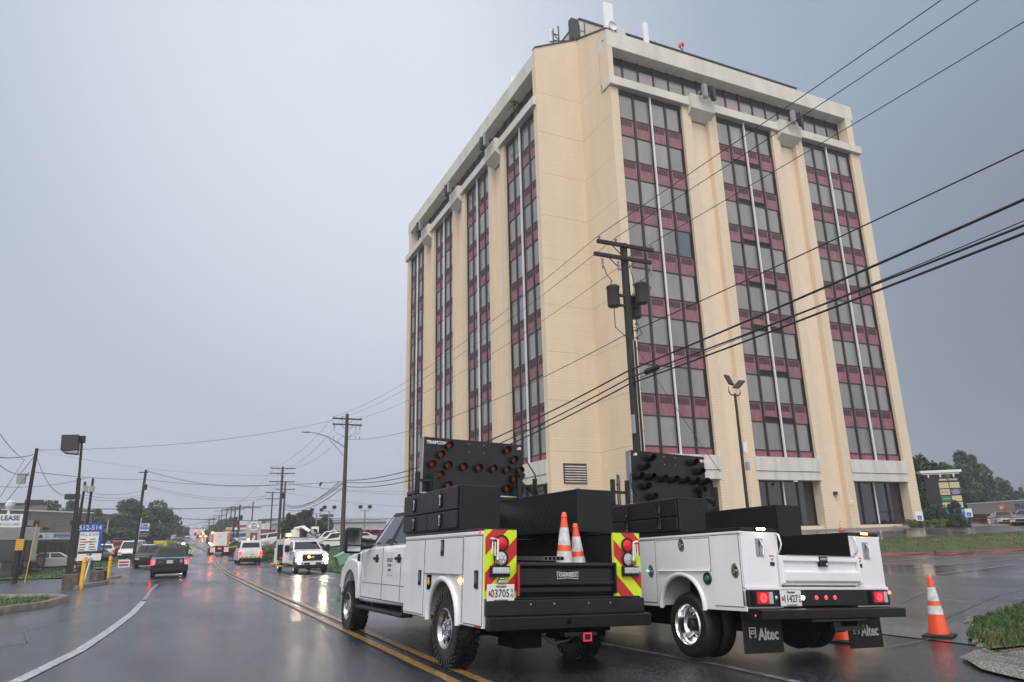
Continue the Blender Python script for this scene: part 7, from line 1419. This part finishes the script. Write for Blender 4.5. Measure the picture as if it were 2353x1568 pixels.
# cars coming over the crest
for (px, py, D, k, pt, yaw, nm, lb, lit) in ((430.5, 1235, 285, 'suv', 'paint_silver', pi, 'car', 'silver car coming over the crest on the left side', None), (456.5, 1234.5, 305, 'sedan', 'paint_black', 0, 'car', 'small dark car beside the orange lit truck on the crest', None), (482, 1234, 290, 'suv', 'paint_maroon', 0, 'car', 'maroon car driving away over the crest', 'rear'), (410.5, 1234, 262, 'sedan', 'paint_white', -1.2, 'car', 'white car parked on the far left grass below the crest', None), (410, 1252, 145, 'suv', 'paint_grey', pi, 'car', 'grey car with a white headlight behind the rescue truck', 'front')):
    p = at(px, py, D); vehicle(nm, lb, 'car', p.x, p.y, yaw, k, pt, lit=lit)
p = at(465.5, 1235, 300); o = thing('work_truck', 'small orange work truck with bright amber lamps on the crest', 'truck', (p.x, p.y, G(p.x, p.y)), pi); q = MB(); q.box(-1.05, 1.05, -3, 1.5, .7, 2.3, 'chev_orange'); q.box(-.95, .95, 1.5, 2.8, .5, 1.4, 'chev_orange'); q.build('body', o, bev=.04); q = MB(); q.box(-.85, .85, 1.5, 1.55, 1.45, 2.1, 'carglass'); q.build('windshield', o)
for s in (-1, 1): q = MB(); q.sph((s*.85, 2.85, .75), .22, 'amberlit', 8); q.build('headlight', o); wheel(o, s*.9, 1.8, s, r=.42, n=12, style='plain'); wheel(o, s*.9, -1.8, s, r=.42, n=12, style='plain')
q = MB(); q.sph((0, 1.6, 1.75), .28, 'whitelit2', 8); q.build('beacon', o)
# signals on the crest
for i, (px, lb) in enumerate(((449.5, 'left'), (465, 'right'))):
    p = at(px, 1221.6, 345); o = thing('traffic_signal', '%s red traffic signal hanging over the crest' % lb, 'traffic signal', p, 0, 'red signals over the crest'); q = MB(); q.box(-.5, .5, -.3, .3, -1.9, .9, 'darkmetal'); q.tube([(0, 0, .9), (0, 0, 2.0)], .08, 5, 'darkmetal'); q.build('housing', o); q = MB(); q.disc((0, -.31, .2), .55, 12, 'redlit2'); q.sph((0, -.35, .2), .55, 'redlit2', 8, (1, .3, 1)); q.build('red_lamp', o)
p, p1 = at(440, 1218, 346), at(480, 1218, 346); q = MB(); q.tube([(p.x-7, p.y, p.z+.6), (p1.x+5, p1.y, p.z+.6)], .12, 6, 'darkmetal'); q.tube([(p.x-7, p.y, p.z+1.6), (p.x-7, p.y, G(p.x, p.y))], .18, 6, 'darkmetal'); tag(q.build('signal_mast'), 'horizontal mast arm carrying the two red signals', 'signal mast')
# parked cars, left lot
for (px, py, D, k, pt, yaw, lb) in ((222, 1283, 96, 'sedan', 'paint_grey', .3, 'dark grey car parked at the brick building corner'), (240, 1278, 108, 'suv', 'paint_white', .1, 'white SUV facing out, first of the cars left of the red one'), (256, 1277, 118, 'suv', 'paint_silver', pi, 'silver car wedged between the white SUV and the red van'), (269, 1276, 112, 'van', 'paint_redcar', .15, 'dark red van parked behind the roadside grass'), (281, 1275, 122, 'sedan', 'paint_white', .2, 'small white car right of the dark red van'), (300, 1276, 104, 'van', 'paint_white', pi-.1, 'white van parked against the tall car wash pole'), (318, 1272, 125, 'pickup', 'paint_white', 1.3, 'white pickup with an open bed right of the car wash pole')):
    p = at(px, py, D); vehicle('car' if k in ('sedan', 'suv') else k, lb, {'van': 'van', 'pickup': 'pickup truck'}.get(k, 'car'), p.x, p.y, yaw, k, pt, 'vehicles parked in the left lot')
p = at(122, 1300, 74); vehicle('car', 'silver sedan seen through the black mesh fence', 'car', p.x, p.y, -1.35, 'sedan', 'paint_silver')
p = at(44, 1300, 66); o = thing('box_truck', 'white box truck with a green sticker behind the fence at the left edge', 'box truck', (p.x, p.y, G(p.x, p.y)), -.5); q = MB(); q.box(-1.2, 1.2, -6.5, 0, 1.0, 3.35, 'box_white'); q.box(-1.22, 1.22, -6.5, .02, .95, 1.05, 'galv'); q.build('cargo_box', o, bev=.03); q = MB(); q.box(-1.0, 1.0, -8.4, -6.55, .5, 1.6, 'paint_white'); q.box(-.95, .95, -7.9, -6.55, 1.6, 2.3, 'paint_white'); q.build('cab', o, bev=.05); q = MB(); q.box(-1.02, 1.02, -7.7, -6.8, 1.5, 2.1, 'carglass'); q.build('side_window', o)
q = MB(); q.box(-1.21, -1.2, -6.2, -5.0, 2.4, 3.0, 'signgreen'); q.build('green_sticker', o)
for sx in (-1, 1): [wheel(o, sx*1.0, yy, sx, r=.45, wd=.3, n=16, style='plain') for yy in (-1.4, -7.4)]
# dealer lot on the right
DL = ((548, 1262, 112, 'suv', 'paint_grey', 1.2, 'dark grey SUV just right of the crew truck'), (561, 1258, 118, 'pickup', 'paint_silver', 1.3, 'silver pickup behind the bare shrubs'), (548, 1250, 128, 'pickup', 'paint_white', -1.3, 'white crew pickup in the second row of the dealer lot'), (567, 1250, 132, 'suv', 'paint_silver', 1.4, 'silver SUV touching the pylon sign'), (535, 1246, 140, 'suv', 'paint_black', 1.3, 'black SUV in the back row by the crew truck'), (608, 1246, 118, 'van', 'paint_white', 1.45, 'white van body right of the dealer pylon'), (622, 1243, 130, 'suv', 'paint_redcar', 1.4, 'red SUV behind the white van body'), (600, 1257, 104, 'sedan', 'paint_grey', 1.4, 'dark grey sedan in front of the white van body'),
      (764, 1252, 92, 'pickup', 'paint_white', 1.45, 'white pickup between the bucket truck and the brown pole'), (778, 1247, 105, 'suv', 'paint_silver', 1.5, 'silver SUV behind the white pickup'), (774, 1254, 84, 'suv', 'paint_white', 1.2, 'white SUV nearest the brown pole'), (838, 1240, 104, 'suv', 'paint_redcar', 1.5, 'red SUV seen over the near truck hood'), (822, 1246, 96, 'sedan', 'paint_white', 1.5, 'white sedan seen over the near truck mirror'), (853, 1240, 110, 'suv', 'paint_white', 1.4, 'white SUV right of the red one over the truck hood'))
for (px, py, D, k, pt, yaw, lb) in DL: p = at(px, py, D); vehicle('car' if k in ('sedan', 'suv') else k, lb, {'van': 'van', 'pickup': 'pickup truck'}.get(k, 'car'), p.x, p.y, yaw, k, pt, 'vehicles parked in the dealer lot')
# bank lot
p = at(2347, 1211, 76); vehicle('car', 'silver sedan cut by the right edge of the picture', 'car', p.x+.6, p.y-.4, 1.9, 'sedan', 'paint_silver', z=p.z-.05); p = at(2308, 1211, 86); vehicle('car', 'dull grey green sedan left of the silver sedan', 'car', p.x, p.y, 2.3, 'sedan', 'paint_tan', z=p.z)
cn = at(2275, 1211, 80); cone((cn.x, cn.y, cn.z+.0), 'orange cone before the bank, left of the grey sedan', .9, .36)
# ---------------------------------------------------------------- rain haze
hz = MB(); hz.box(-420, 420, -60, 640, -3, 48, None)
hm = bpy.data.materials.new('haze'); hm.use_nodes = True; ht = hm.node_tree; ht.nodes.clear(); ho = ht.nodes.new('ShaderNodeOutputMaterial'); hv = ht.nodes.new('ShaderNodeVolumePrincipled'); hv.inputs['Color'].default_value = (.86, .89, .95, 1); hv.inputs['Density'].default_value = HAZE; hv.inputs['Anisotropy'].default_value = .2; ht.links.new(hv.outputs[0], ho.inputs['Volume'])
MATS['haze'] = hm; hz.ms = ['haze']; tag(hz.build('haze'), kind='stuff')
